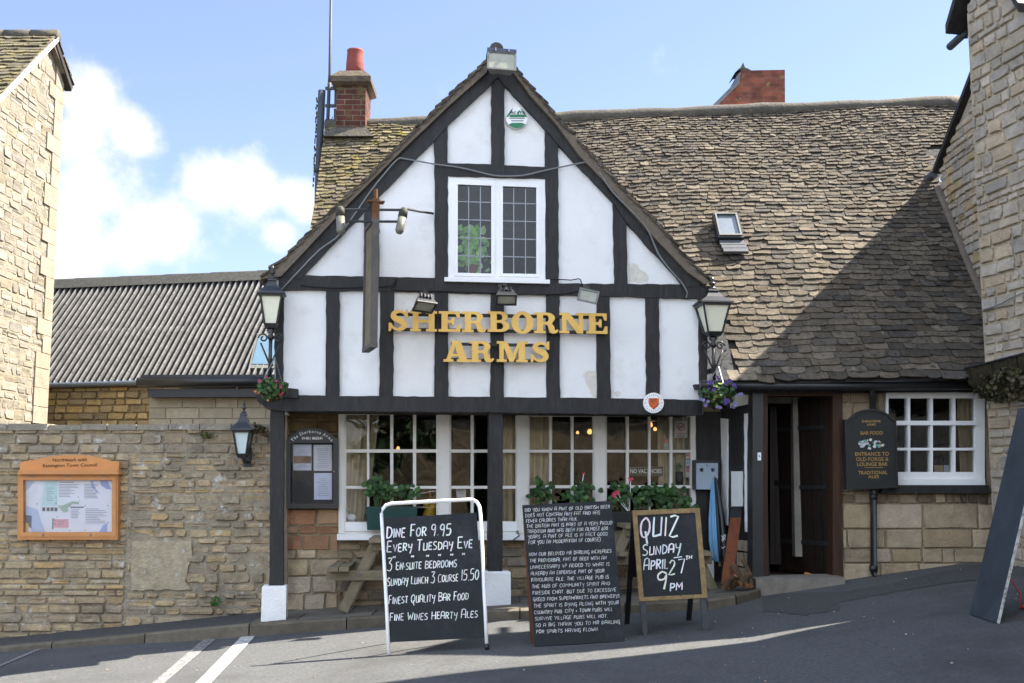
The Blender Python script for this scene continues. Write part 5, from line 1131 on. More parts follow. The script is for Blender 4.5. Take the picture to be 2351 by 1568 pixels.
def flood(px, py, w, wd, ht, dp, yaw, tilt, roll, label, body='iron', lens=True, top='iron'):
    """boxed floodlight: housing, lens, arm"""
    p = FA.h3(px, py, w); t = thing('floodlight', (p.x, p.y, p.z - ht / 2), label, 'floodlight', 'floodlights on the gable')
    Mx = Matrix.Rotation(R(7.4 + yaw), 3, 'Z') @ Matrix.Rotation(R(tilt), 3, 'X') @ Matrix.Rotation(R(roll), 3, 'Y'); X_, Y_, Z_ = Mx @ Vector((1, 0, 0)), Mx @ Vector((0, -1, 0)), Mx @ Vector((0, 0, 1))
    fr = Plane(p, X_, Z_, Y_)
    mb = MB(); q = lambda a, b, w_: fr.pt(a, b, w_); hw, hh = wd / 2, ht / 2
    v = [q(-hw, -hh, dp / 2), q(hw, -hh, dp / 2), q(hw, hh, dp / 2), q(-hw, hh, dp / 2), q(-hw * .72, -hh * .6, -dp / 2), q(hw * .72, -hh * .6, -dp / 2), q(hw * .72, hh * .6, -dp / 2), q(-hw * .72, hh * .6, -dp / 2)]
    mb.add(v, [(7, 6, 5, 4), (0, 1, 5, 4), (1, 2, 6, 5), (2, 3, 7, 6), (3, 0, 4, 7)]); slab_outline(mb, fr, [(-hw - .006, -hh - .006), (hw + .006, -hh - .006), (hw + .006, hh + .006), (-hw - .006, hh + .006)], [[(-hw + .012, -hh + .012), (-hw + .012, hh - .012), (hw - .012, hh - .012), (hw - .012, -hh + .012)]], dp / 2, dp / 2 + .016)
    for k in range(4): mb.box(q(-hw * .5 + hw * .33 * k, hh * .5, -dp * .35), X_ * .004, Z_ * hh * .5, Y_ * dp * .22)
    mb.build('housing', M[body], t)
    mb = MB(); mb.quad(q(-hw + .01, -hh + .01, dp / 2 + .004), q(hw - .01, -hh + .01, dp / 2 + .004), q(hw - .01, hh - .01, dp / 2 + .004), q(-hw + .01, hh - .01, dp / 2 + .004)); mb.build('lens', M['lens'], t)
    mb = MB(); top_ = q(0, hh * .7, -dp * .3); wl = FA.pt(*[(top_ - FA.o).dot(FA.u), top_.z + .10], .02); mb.tube([top_, top_ + Vector((0, 0, .06)), wl], .014, 8); mb.lathe(wl, [(.05, 0), (.05, .03)], 10, FA.n); mb.build('arm', M['iron'], t)
    return t, q, hw, hh, dp
flood(974, 695, .42, .21, .17, .09, 8, 62, 9, 'black floodlight seen from behind, tilted over the gold letters beside the H')
flood(1162, 679, .34, .205, .13, .12, -4, 48, 0, 'black floodlight in the middle, above the O of the gold lettering')
flood(1351, 683, .34, .20, .13, .10, -14, -8, 14, 'pale grey floodlight at the right, tilted above the last gold letters', body='lamp_grey')
t, q, hw, hh, dp = flood(1150, 150, .36, .30, .215, .15, 0, -14, 2, 'big square floodlight under the peak of the gable', body='lamp_grey')
mb = MB(); mb.box(q(0, hh + .018, dp * .12), (q(1, 0, 0) - q(0, 0, 0)) * (hw + .006), (q(0, 1, 0) - q(0, 0, 0)) * .024, (q(0, 0, 1) - q(0, 0, 0)) * dp * .5); mb.build('visor', mat('blue_black_enamel', (.03, .035, .06), rough=.4, bump=0), t)
mb = MB()
for s in (-.45, .5): mb.box(q(hw * s, hh + .02, dp * .63), (q(1, 0, 0) - q(0, 0, 0)) * .008, (q(0, 1, 0) - q(0, 0, 0)) * .02, (q(0, 0, 1) - q(0, 0, 0)) * .008)
mb.build('clip', M['steel'], t)

# ---- gilt letters on rails
def build_name_sign():
    c = FA.h3(1143, 833, .1); t = thing('name_sign', c, 'two rows of big gold slab serif letters across the timbered front', 'sign')
    for (x0, x1, y0, y1) in ((905, 1390, 717, 725), (905, 1390, 752, 760), (1035, 1250, 786, 793), (1035, 1250, 822, 829)):
        mb = MB(); pxprism(mb, FA, [(x0, y1), (x1, y1 + (x1 - x0) * .016), (x1, y0 + (x1 - x0) * .016), (x0, y0)], .09, .105); mb.build('rail', M['timber'], t)
    for ch, x0, x1, y0, y1 in (('S',892,938,710,760.5),('H',942,1003,713.5,761),('E',1007.5,1057,714,762),('R',1061,1118,715,763),('B',1120,1170,714.5,762),('O',1174,1225,715,766),('R',1226.5,1283,717,765.5),('N',1284.5,1345,717.5,765.5),('E',1346.5,1395,718.7,766.4),
                               ('A',1018.6,1077,781.5,831),('R',1077.5,1135,782.5,831.5),('M',1141,1212,783,831.5),('S',1218,1263,783.5,832.5)):
        gl, wd = slab_glyph(ch); a0, b1 = FA.hit(x0, y0, .14); a1, b0 = FA.hit(x1, y1, .14); mb = MB(); sx = (a1 - a0) / wd; sy = b1 - b0
        for outer, holes, ex in gl:
            ar = sum(outer[i][0] * outer[(i + 1) % len(outer)][1] - outer[(i + 1) % len(outer)][0] * outer[i][1] for i in range(len(outer)))
            if ar < 0: outer = outer[::-1]
            f = lambda p: (a0 + p[0] * sx, b0 + p[1] * sy)
            slab_outline(mb, FA, [f(p) for p in outer], [[f(p) for p in hl[::-1]] for hl in holes], .108, .14 + ex)
        mb.build('letter', M['gold'], t)
build_name_sign()

# ---- projecting sign seen edge-on
M['sign_lamp'] = mat('dark_lamp_cap', srgb(58, 56, 46), var=.3, scale=14, rough=.7, bump=.1)
M['sign_tube'] = mat('grimy_lamp_glass', srgb(104, 102, 88), var=.25, scale=12, rough=.35, bump=.05, spec=.5)
def build_projecting_sign():
    near = FA.h3(861, 640, .80); u = FA.u; p0 = FA.h3(864, 640, .12)
    dx = R(9.0); d = (-FA.n * math.cos(dx) - FA.u * math.sin(dx)); side = Vector((-d.y, d.x, 0))
    zt = FA.hit(861, 505, .8)[1]; zb = FA.hit(861, 792, .8)[1]; L = .52; th = .034
    t = thing('hanging_sign', (near.x, near.y, zb), 'tall thin hanging sign seen edge on, projecting from the gable between two lamps', 'hanging sign')
    c = near + d * (L / 2); mb = MB()
    mb.box(Vector((c.x, c.y, (zt + zb) / 2)), d * (L / 2 - .02), side * (th * .55), Vector((0, 0, (zt - zb) / 2 - .02))); mb.build('board', M['wood_grey'], t)
    fm = mat('sign_frame', srgb(84, 80, 74), var=.25, scale=12, rough=.7, bump=.2)
    mb = MB()
    for e in (-1, 1): mb.box(Vector((c.x, c.y, 0)) + d * (e * (L / 2 - .02)) + Vector((0, 0, (zt + zb) / 2)), d * .025, side * th, Vector((0, 0, (zt - zb) / 2)))
    for z in (zb, zt): mb.box(Vector((c.x, c.y, z)), d * (L / 2 + .006), side * (th + .003), Vector((0, 0, .02)))
    mb.build('frame', fm, t)
    zh = FA.hit(861, 455, .8)[1]; mb = MB(); mb.box(Vector((near.x, near.y, (zh + zt) / 2)) + d * .03, d * .03, side * .035, Vector((0, 0, (zh - zt) / 2)))
    mb.box(Vector((near.x, near.y, zh - .03)) + d * .04, d * .05, side * .085, Vector((0, 0, .008))); mb.tube([Vector((near.x, near.y, zt + .06)) + d * .05, FA.pt((near - FA.o).dot(FA.u) + .03, zt + .06, 0)], .022, 8); mb.tube([Vector((near.x, near.y, zh)) + d * .03, Vector((near.x, near.y, zh + .1)) + d * .03], .02, 8)
    mb.build('bracket', M['rust'], t)
    mb = MB()
    for y in (481, 508): a = FA.h3(785, y, .75); b = FA.h3(932, y + 1, .75); mb.tube([a, b], .013, 6)
    mb.tube([FA.h3(930, 479, .75), FA.h3(965, 486, .4), FA.h3(994, 490, .03)], .013, 6); mb.build('lamp_arm', M['iron'], t)
    for (x, y0, x2, y1) in ((781, 477, 783, 536), (927, 480, 916, 535)):
        a = FA.h3(x, y0 + 4, .75); b = FA.h3(x2, y1, .80); mb = MB(); mb.smooth = True; mb.tube([a - (b - a) * .12, a, a.lerp(b, .3)], [.026, .046, .046], 12); l = mb.build('lamp', M['sign_lamp'], t)
        mb = MB(); mb.smooth = True; mb.tube([a.lerp(b, .3), a.lerp(b, .9), b], [.043, .043, .03], 12); mb.build('glass_tube', M['sign_tube'], l)
build_projecting_sign()

def build_small_fittings():
    # alarm box
    c = FA.h3(1186.5, 270, .05); t = thing('alarm_box', c, 'round white and green alarm box on the render near the gable peak', 'alarm box')
    base = [(1186,245),(1194,247),(1203,256),(1210,268),(1211,277),(1206,286),(1197,292),(1187,294),(1176,292),(1167,286),(1162,277),(1163,268),(1170,256),(1178,247)]
    mb = MB(); pxprism(mb, FA, base[::-1], 0, .06); mb.build('casing', M['white'], t)
    mb = MB(); pxprism(mb, FA, [(1206.5,285.5),(1197,292),(1187,294),(1176,292),(1167.5,286),(1175,282),(1199,282)][::-1], .061, .065)
    pxprism(mb, FA, [(1163,268),(1170,256),(1178,247),(1174,256),(1167,268)], .061, .065); pxprism(mb, FA, [(1210,268),(1203,256),(1195,248),(1200,257),(1206,268)][::-1], .061, .065)
    pxrect(mb, FA, 1170, 263, 1205, 269, .061, .064); pxprism(mb, FA, [(1188,263),(1190,263),(1195,254),(1192,253),(1187,258)][::1], .064, .067); mb.build('green_trim', M['green'], t)
    mb = MB(); put_text(mb, FA, "Ac", 1170, 261.5, 1184.5, 261.5, 9, .067); put_text(mb, FA, "rn", 1194.5, 261.5, 1205, 261.5, 9, .067)
    pxrect(mb, FA, 1170, 271, 1205, 272.2, .061, .064); pxrect(mb, FA, 1174, 276.5, 1202, 278, .061, .064); mb.build('lettering', M['print_dark'], t)
    # crest plaque
    c = FA.h3(1500.7, 925, .12); t = thing('crest_plaque', c, 'round white plaque with an orange checked shield on the black beam', 'plaque')
    circ = lambda r, n=28: [(1500.7 + r * math.cos(2 * math.pi * i / n), 925 + r * math.sin(2 * math.pi * i / n)) for i in range(n)][::-1]
    mb = MB(); pxprism(mb, FA, circ(23.5), .09, .115); pxprism(mb, FA, circ(21.5), .115, .118); mb.build('disc', M['white'], t)
    mb = MB(); pxprism(mb, FA, [(1489,914),(1513,914),(1513,925),(1510,933),(1501,940.5),(1492,933),(1489,925)][::-1], .118, .121); mb.build('shield', M['orange'], t)
    mb = MB()
    for i in range(8):
        for j in range(9):
            x, y = 1490 + i * 2.9, 915.2 + j * 2.7
            ins = abs(x - 1501) < 11 - max(0, y - 925) * .72
            bend = abs((x - 1501) + (y - 927)) < 7
            if (i + j) % 2 and ins and not bend: pxrect(mb, FA, x, y, x + 2.6, y + 2.4, .121, .1225)
    for k in (-5, 0, 5): pxrect(mb, FA, 1500 + k, 926 - k, 1502.5 + k, 928.5 - k, .121, .1225)
    for i in range(22):
        an = 2 * math.pi * (i + .5) / 22
        if abs(math.cos(an)) < .93: x, y = 1500.7 + 18.8 * math.cos(an), 925 + 18.8 * math.sin(an); pxrect(mb, FA, x - .8, y - .9, x + .8, y + .9, .118, .1195)
    for x in (1481.5, 1520): pxrect(mb, FA, x - 1, 924, x + 1, 926, .118, .121)
    mb.build('crest_marks', M['print_dark'], t)
    # menu case
    w = WW + .14; c = FA.h3(716, 1166, w); t = thing('menu_case', c, 'black menu case with an arched top on the stone pier left of the windows', 'menu case')
    arch = [(657,1010),(664,1003),(680,991),(697,984),(716,981.5),(735,984),(752,991),(768,1003),(776,1010)]
    mb = MB(); slab_outline(mb, FA, [FA.hit(*p, w) for p in [(657,1167),(776,1167)] + arch[::-1]], [[FA.hit(*p, w) for p in [(667,1017),(667,1156),(765,1156),(765,1017)]]], WW, w); cs = mb.build('case', M['black'], t)
    mb = MB(); pxrect(mb, FA, 664, 1014, 768, 1159, WW + .01, WW + .05); mb.build('back_panel', M['chalkboard'], t)
    for (x0, x1, y0, y1, col) in ((673,715,1020,1080,(.55,.57,.66)), (720,762,1021,1081,(.60,.60,.64)), (721,762,1086,1147,(.58,.62,.76))):
        mb = MB(); pxrect(mb, FA, x0, y0, x1, y1, WW + .05, WW + .054, col); s_ = mb.build('menu_sheet', M['paper'], t)
        m2 = MB()
        for k in range(int((y1 - y0 - 16) / 4.2)):
            m2_w = RNG.uniform(.45, .85) * (x1 - x0 - 8); pxrect(m2, FA, (x0 + x1) / 2 - m2_w / 2, y0 + 13 + k * 4.2, (x0 + x1) / 2 + m2_w / 2, y0 + 14.2 + k * 4.2, WW + .054, WW + .0545)
        if x0 == 720: put_text(m2, FA, "WANTED", 727, 1033, 755, 1033, 5, WW + .055)
        m2.build('print', M['print_grey'], s_)
    mb = MB(); pxrect(mb, FA, 674, 1047, 714, 1064, WW + .0555, WW + .057, (.25, .15, .10)); mb.build('printed_photo', M['card'], t)
    mb = MB(); mb.quad(*[FA.h3(x, y, WW + .10) for x, y in ((666,1157),(766,1157),(766,1016),(666,1016))]); mb.build('glass', M['glass_case'], t)
    mb = MB(); s = "The Sherborne Arms".split(' '); seq = "The Sherborne Arms"; wd = [(.36 if ch == ' ' else text_shape(ch, .02)[2] + .14) for ch in seq]; T = sum(wd); x = 0
    for ch, q in zip(seq, wd):
        k = (x + q / 2) / T; x += q
        if ch == ' ': continue
        an = R(140 - 100 * k); r = 58; px, py = 716.5 + r * math.cos(an), 1052 - r * math.sin(an); wq = q * 5.6; tn = -(an - math.pi / 2)
        dx, dy = math.cos(tn) * wq / 2, math.sin(tn) * wq / 2
        v, f, wdt = text_shape(ch, .02); hcap = 7.4
        P = lambda a, b: FA.h3(px - dx + 2 * dx * (a / wdt) * .86 + math.sin(tn) * b * hcap, py - dy + 2 * dy * (a / wdt) * .86 - math.cos(tn) * b * hcap, w + .003)
        mb.add([P(a, b) for a, b in v], f)
    put_text(mb, FA, "01451 860241", 693, 1009, 740, 1009, 6.4, w + .003); mb.build('lettering', M['white'], t)
    mb = MB(); c = FA.h3(767, 1083, w); mb.lathe(c, [(.01, 0), (.012, .012), (.006, .02)], 10, FA.n); mb.build('lock', M['steel'], t)
    # ash box
    w = WW + .17; c = FA.h3(1623, 1123, w); t = thing('ash_box', c, 'pale grey steel cigarette bin on the dark timber beside the window', 'cigarette bin')
    mb = MB(); slab_outline(mb, FA, [FA.hit(*p, w) for p in ((1599,1123.5),(1648.5,1123.5),(1648.5,1063),(1599,1063))], [[FA.hit(*p, w) for p in ((x,1075),(x+1,1083),(x+8,1083),(x+9,1075))] for x in (1606.5, 1632.5)], WW + .06, w); mb.build('casing', M['box_grey'], t)
    mb = MB(); pxrect(mb, FA, 1600, 1070, 1647, 1090, WW + .07, WW + .12); mb.build('inner_tray', M['black'], t)
    mb = MB(); pxprism(mb, FA, [(1594,1123),(1599,1123),(1599,1062),(1650,1062),(1650,1056),(1594,1056)], WW + .06, w - .02); mb.build('backplate', M['black'], t)
    mb = MB(); mb.lathe(FA.h3(1623, 1068, w), [(.011, 0), (.009, .008)], 10, FA.n); mb.lathe(FA.h3(1622, 1096, w), [(.004, 0), (.004, .004)], 8, FA.n); mb.build('lock', M['steel'], t)
    # door bell
    c = FD.h3(1743, 1057, .06); t = thing('doorbell', c, 'small white bell push on the black post left of the doorway', 'doorbell')
    mb = MB(); pxprism(mb, FD, [(1740,1057),(1747.5,1057),(1747.5,1039),(1740,1039)], .045, .065); mb.build('casing', M['white'], t)
    mb = MB(); mb.lathe(FD.h3(1743.7, 1047, .065), [(.008, 0), (.006, .005)], 10, FD.n); mb.build('button', M['print_dark'], t)
    # grey cable slung across the gable
    pts = [(640,672),(690,618),(735,572),(770,548),(800,512),(850,440),(880,402),(912,366),(925,364),(960,370),(1005,378),(1040,382),(1080,390),(1120,400),(1150,404.5),(1200,403),(1240,394),(1290,383),(1330,375),(1355,373),(1370,385),(1395,425),(1420,455),(1465,500),(1490,532),(1510,580),(1535,615),(1562,645),(1572,660),(1578,672),(1575,684)]
    mb = MB(); mb.smooth = True; mb.tube([FA.h3(x, y, .11 if 680 < x < 900 or 1370 < x < 1560 else .085) for x, y in smooth_stroke(pts)], .0085, 6); o = mb.build('cable', M['cable']); tag(o, 'grey cable sagging across the gable front above the upper window', 'cable')
    mb = MB(); mb.smooth = True; mb.tube([FA.h3(x, y, .06) for x, y in smooth_stroke([(690,655),(760,661),(850,659),(890,657),(905,650),(911,637),(908,655),(900,665),(1000,668),(1120,672),(1250,676),(1330,668),(1334,646),(1328,640),(1310,643),(1264,640)])], .006, 6); o = mb.build('cable', M['cable_black']); tag(o, 'thin black wire looping along the mid beam to the floodlights', 'wire')
build_small_fittings()

def build_notice_board():
    fr = FL; w = .09; c = fr.h3(157, 1239, w); t = thing('notice_board', c, 'golden oak notice board with an arched header on the rubble wall', 'notice board')
    mb = MB(); head = [(45,1080),(272,1080),(274,1060),(255,1058),(230,1051),(205,1046.5),(180,1044.6),(150,1044.3),(120,1047),(95,1052),(70,1057),(47,1060.5)]
    pxprism(mb, fr, head, .02, w); mb.build('header', M['wood_notice'], t)
    mb = MB(); pxprism(mb, fr, [(38.5,1089),(273,1089),(270,1080),(42,1080)], .0, w + .06); mb.build('ledge', M['wood_notice'], t)
    mb = MB(); hole = [fr.hit(*p, w) for p in ((54,1102.5),(54,1222),(257,1222),(257,1102.5))]
    slab_outline(mb, fr, [fr.hit(*p, w) for p in ((39.5,1239),(270,1239),(271,1089.3),(41,1089.3))], [hole], 0, w); mb.build('frame', M['wood_notice'], t)
    mb = MB(); slab_outline(mb, fr, [fr.hit(*p, w + .012) for p in ((44,1232),(266,1232),(266,1095),(45,1095))], [[fr.hit(*p, w + .012) for p in ((53,1102),(53,1223),(258,1223),(258,1102))]], w, w + .012); mb.build('door', M['wood_notice'], t)
    mb = MB(); pxrect(mb, fr, 50, 1099, 262, 1226, .01, .03, (.84, .84, .90)); mb.build('back_panel', M['paper'], t)
    S = lambda pts, col, k, nm='poster_shape': (lambda m: (pxprism(m, fr, pts, .0305, .031 + .0006 * k, col), m.build(nm, M['card'], t)))(MB())
    band = lambda a, b, k, col: S(a + b[::-1], col, k)
    band([(55,1104),(80,1104),(68,1120),(55,1130)], [], 1, (0.54, 0.59, 0.73)); band([(85,1104),(102,1104),(99,1115),(80,1135),(55,1150),(55,1136)], [], 2, (0.81, 0.83, 0.88))
    band([(103,1104),(131,1104),(131,1161),(96,1161)], [], 3, (0.59, 0.77, 0.78)); band([(98,1120),(93,1160),(100,1195),(112,1221),(106,1221),(92,1192),(87,1160),(92,1130)][::-1], [], 4, (0.83, 0.85, 0.88))
    band([(55,1160),(86,1170),(96,1200),(104,1221),(75,1221),(55,1195)][::-1], [], 5, (0.57, 0.63, 0.80)); band([(55,1182),(73,1184),(72,1213),(55,1200)][::-1], [], 6, (.22,.23,.28)); band([(56,1198),(66,1203),(64,1220),(56,1220)][::-1], [], 7, (.75,.55,.22))
    band([(124,1192),(157,1192),(157,1211),(122,1211)][::-1], [], 8, (.82,.44,.48)); band([(120,1190),(124,1190),(122,1216),(119,1214)][::-1], [], 9, (.30,.42,.32))
    for x in (97, 107, 116, 125): S([(x, 1173.5), (x + 6.5, 1173.5), (x + 6.5, 1165), (x, 1165)], (.20, .20, .17), 8)
    band([(133,1160),(142,1161),(165,1151),(181,1152),(181,1158),(166,1157),(155,1166),(156,1174),(147,1177),(139,1170)][::-1], [], 8, (.45,.55,.45)); S([(162,1166),(192,1166),(192,1163),(162,1163)], (.22,.22,.2), 9)
    band([(207,1104),(213,1104),(219,1122),(230,1133),(222,1130),(210,1118)][::-1], [], 2, (.42,.50,.74)); band([(229,1104),(247,1104),(256,1124),(243,1122),(232,1114)][::-1], [], 3, (.36,.44,.68)); band([(228,1221),(236,1206),(246,1201),(246,1221)][::-1], [], 4, (.40,.5,.78))
    mb = MB()
    for (x0, x1, y0, y1, st) in ((135,182,1112,1140,3.4), (193,226,1112,1145,3.4), (196,252,1168,1204,4), (163,192,1170,1190,3.6), (107,126,1120,1150,4), (132,152,1196,1208,4)):
        y = y0
        while y < y1: L = (x1 - x0) * RNG.uniform(.5, 1); pxrect(mb, fr, x0, y, x0 + L, y + .9, .037, .0375); y += st
    pxrect(mb, fr, 137, 1106.5, 170, 1108, .037, .0375)
    for p in ((128,1142),(128,1155),(180,1141),(183,1149),(159,1162),(195,1161),(248,1161),(85,1157),(131,1186),(248,1200),(160,1218),(196,1217),(127,1194),(126,1203)): pxrect(mb, fr, p[0] - 1, p[1] - 1, p[0] + 1, p[1] + 1, .037, .042)
    mb.build('print', M['print_grey'], t)
    mb = MB(); mb.quad(*[fr.h3(x, y, w - .01) for x, y in ((53,1223),(258,1223),(258,1101),(53,1101))]); mb.build('glass', M['glass_case'], t)
    mb = MB(); put_text(mb, fr, "Northleach with", 121, 1059.5, 199.5, 1058.5, 7.6, w + .003, .012); put_text(mb, fr, "Eastington Town Council", 98.5, 1072.5, 222, 1070.5, 7.6, w + .003, .012); mb.build('lettering', M['print_brown'], t)
    for x in (73, 155, 239): mb = MB(); pxrect(mb, fr, x - 7, 1093.2, x + 7, 1094.8, w + .01, w + .018); mb.build('hinge', M['steel'], t)
    for x in (98.5, 208): mb = MB(); mb.lathe(fr.h3(x, 1228, w + .012), [(.012, 0), (.009, .008)], 10, fr.n); mb.build('lock', M['steel'], t)
build_notice_board()

def build_entrance_sign():
    fr = FD; w = .16; c = fr.h3(2000, 1124, w); t = thing('entrance_sign', c, 'black arched sign with gold lettering hung over the downpipe beside the sash window', 'sign')
    sh = [(1940,963),(1951,962),(1960,954),(1972,945),(1986,940),(2000,938.3),(2014,939.5),(2029,944),(2042,952),(2050,960),(2058,964)]
    out = [(1944,1124.5),(2062.5,1120)] + sh[::-1]; inn = [(x + (2001 - x) * .055, y + (1035 - y) * .045) for x, y in out]
    mb = MB(); pxprism(mb, fr, out, w - .06, w); mb.build('board', mat('sign_black', (.012, .014, .013), var=.2, scale=8, rough=.45, bump=.03, spec=.5), t)
    mb = MB(); slab_outline(mb, fr, [fr.hit(*p, w + .02) for p in out], [[fr.hit(*p, w + .02) for p in inn[::-1]]], w - .07, w + .02); mb.build('moulding', M['black'], t)
    mb = MB(); W = w + .004
    for s, x0, x1, y, cap in (("SHERBORNE", 1979, 2022, 970, 5.4), ("ARMS", 1990, 2011, 977.5, 5.2), ("BAR FOOD", 1976, 2026.5, 998, 8), ("ENTRANCE TO", 1963.5, 2041, 1046.5, 8.6), ("OLD FORGE &", 1966, 2040, 1058.5, 8.6), ("LOUNGE BAR", 1968, 2038, 1070, 8.6), ("TRADITIONAL", 1971, 2037.5, 1089, 8), ("ALES", 1993, 2018, 1098, 7.2)):
        put_text(mb, fr, s, x0, y, x1, y - .6, cap, W, .01)
    pxrect(mb, fr, 1985, 1073, 2028, 1074, w + .001, w + .003); mb.build('lettering', M['gold_dull'], t)
    mb = MB(); rr = random.Random(4)
    cols = [(.55,.60,.66),(.60,.55,.50),(.50,.20,.22),(.42,.50,.55),(.12,.36,.28),(.62,.62,.60),(.45,.32,.22),(.58,.52,.56)]
    for k in range(34):
        x = 2001 + rr.uniform(-27, 27); y = 1021 + rr.uniform(-13, 11) * (1 - abs(x - 2001) / 48); r = rr.uniform(2, 4.6); n = rr.randint(4, 7); a0 = rr.uniform(0, 6)
        pxprism(mb, fr, [(x + r * math.cos(a0 - 2 * math.pi * i / n), y + r * .9 * math.sin(a0 - 2 * math.pi * i / n)) for i in range(n)], w + .0005, w + .001 + .0001 * k, rr.choice(cols))
    mb.build('painted_still_life', M['card'], t)
build_entrance_sign()
# ------------------------------------------------------------------ pavement boards
def lean_plane(pl, pr, lean):
    """board plane standing on two ground pixels, leaning back by 'lean' degrees"""
    a, b = ghit(*pl), ghit(*pr); u = (b - a).normalized(); h = Vector((u.x, u.y, 0)).normalized(); back = Vector((-h.y, h.x, 0))
    v = (Vector((0, 0, 1)) * math.cos(R(lean)) + back * math.sin(R(lean))); n = u.cross(v).normalized()
    v = n.cross(u).normalized(); return Plane(a, u, v, n), back
def build_dine():
    fr, back = lean_plane((891, 1506), (1118, 1492), 13); c = fr.h3(1004, 1499)
    t = thing('pavement_sign', c, 'chalkboard in a white tubular frame advertising dinner, leftmost of the boards on the road', 'pavement sign')
    mb = MB(); mb.smooth = True; r = .0155
    path = [(892.5,1504),(888,1400),(882,1290),(877,1200),(876,1180),(879,1168),(886,1160),(898,1156.3),(920,1155),(1000,1150.5),(1075,1147),(1086,1147.5),(1095,1153),(1100.5,1163),(1103,1180),(1108,1270),(1113,1380),(1117.5,1480)]
    mb.tube([fr.h3(x, y, .012) for x, y in path], r, 10); mb.build('frame', M['white'], t)
    mb = MB(); mb.smooth = True
    mb.tube([fr.h3(1117.4, 1478, .012), fr.h3(1118.3, 1491, .012)], .019, 10); mb.build('rubber_foot', M['black'], t)
    mb = MB(); pxprism(mb, fr, [(892,1474.5),(1114,1463.5),(1094,1177),(881,1189.5)], -.006, .006); pn = mb.build('chalk_panel', M['chalkboard'], t)
    mb = MB()
    chalk(mb, fr, "DINE FOR 9.95", 887, 1235, 1035, 1227, 20, 3.0, w=.008, first=1.3)
    chalk(mb, fr, "EVERY TUESDAY EVE", 888, 1267.5, 1084, 1257, 17, 2.8, w=.008, first=1.4)
    for x, y in ((905,1279),(947,1277.5),(981.5,1276),(1009,1274.5),(1037,1273),(1064,1271.5)): chalk(mb, fr, "*", x - 3.5, y + 3.5, x + 3.5, y + 3.5, 7, 1.4, w=.008)
    chalk(mb, fr, "3 EN-SUITE BEDROOMS", 889, 1309, 1048, 1301, 15.5, 2.1, w=.008, first=1.1, sizes={(0, 0): 1.75})
    chalk(mb, fr, "SUNDAY LUNCH 3 COURSE 15.50", 889, 1345, 1099, 1330, 15, 2.0, w=.008, first=1.15, sizes={2: 1.6, 4: 1.6})
    chalk(mb, fr, "FINEST QUALITY BAR FOOD", 892, 1387, 1075, 1376, 15, 2.0, w=.008, first=1.25)
    chalk(mb, fr, "FINE WINES HEARTY ALES", 894.5, 1425, 1096, 1417.5, 14.5, 2.0, w=.008, first=1.25)
    mb.build('lettering', M['chalk'], pn)
    mb = MB(); mb.smooth = True                                       # rear frame of the A
    tl, tr = fr.h3(889, 1206, -.022), fr.h3(1092, 1196, -.022); h = tl.z - zr(tl.x, tl.y); bl = tl + back * .34; br = tr + back * .34
    bl.z = zr(bl.x, bl.y) + .01; br.z = zr(br.x, br.y) + .01; mb.tube([bl, tl, tr, br], .0145, 8); mb.build('rear_leg', M['white'], t)
build_dine()
LONG = ["DID YOU KNOW A PINT OF OLD BRITISH BEER", "DOES NOT CONTAIN ANY FAT AND HAS", "FEWER CALORIES THAN MILK.", "THE BRITISH PINT IS PART OF A VERY PROUD", "TRADITION AND HAS BEEN FOR ALMOST 600", "YEARS. A PINT OF ALE IS IN FACT GOOD", "FOR YOU (IN MODERATION OF COURSE)",
        "NOW OUR BELOVED MR DARLING INCREASES", "THE PROVERBIAL PINT OF BEER WITH AN", "UNNECESSARY 4P ADDED TO WHAT IS", "ALREADY AN EXPENSIVE PINT OF YOUR", "FAVOURITE ALE. THE VILLAGE PUB IS", "THE HUB OF COMMUNITY SPIRIT AND", "FIRESIDE CHAT. BUT DUE TO EXCESSIVE", "GREED FROM SUPERMARKETS AND BREWERYS", "THE SPIRIT IS DYING ALONG WITH YOUR", "COUNTRY PUB. CITY + TOWN PUBS WILL", "SURVIVE VILLAGE PUBS WILL NOT.", "SO A BIG THANK YOU TO MR DARLING", "FOR SPIRITS HAVING FLOWN."]
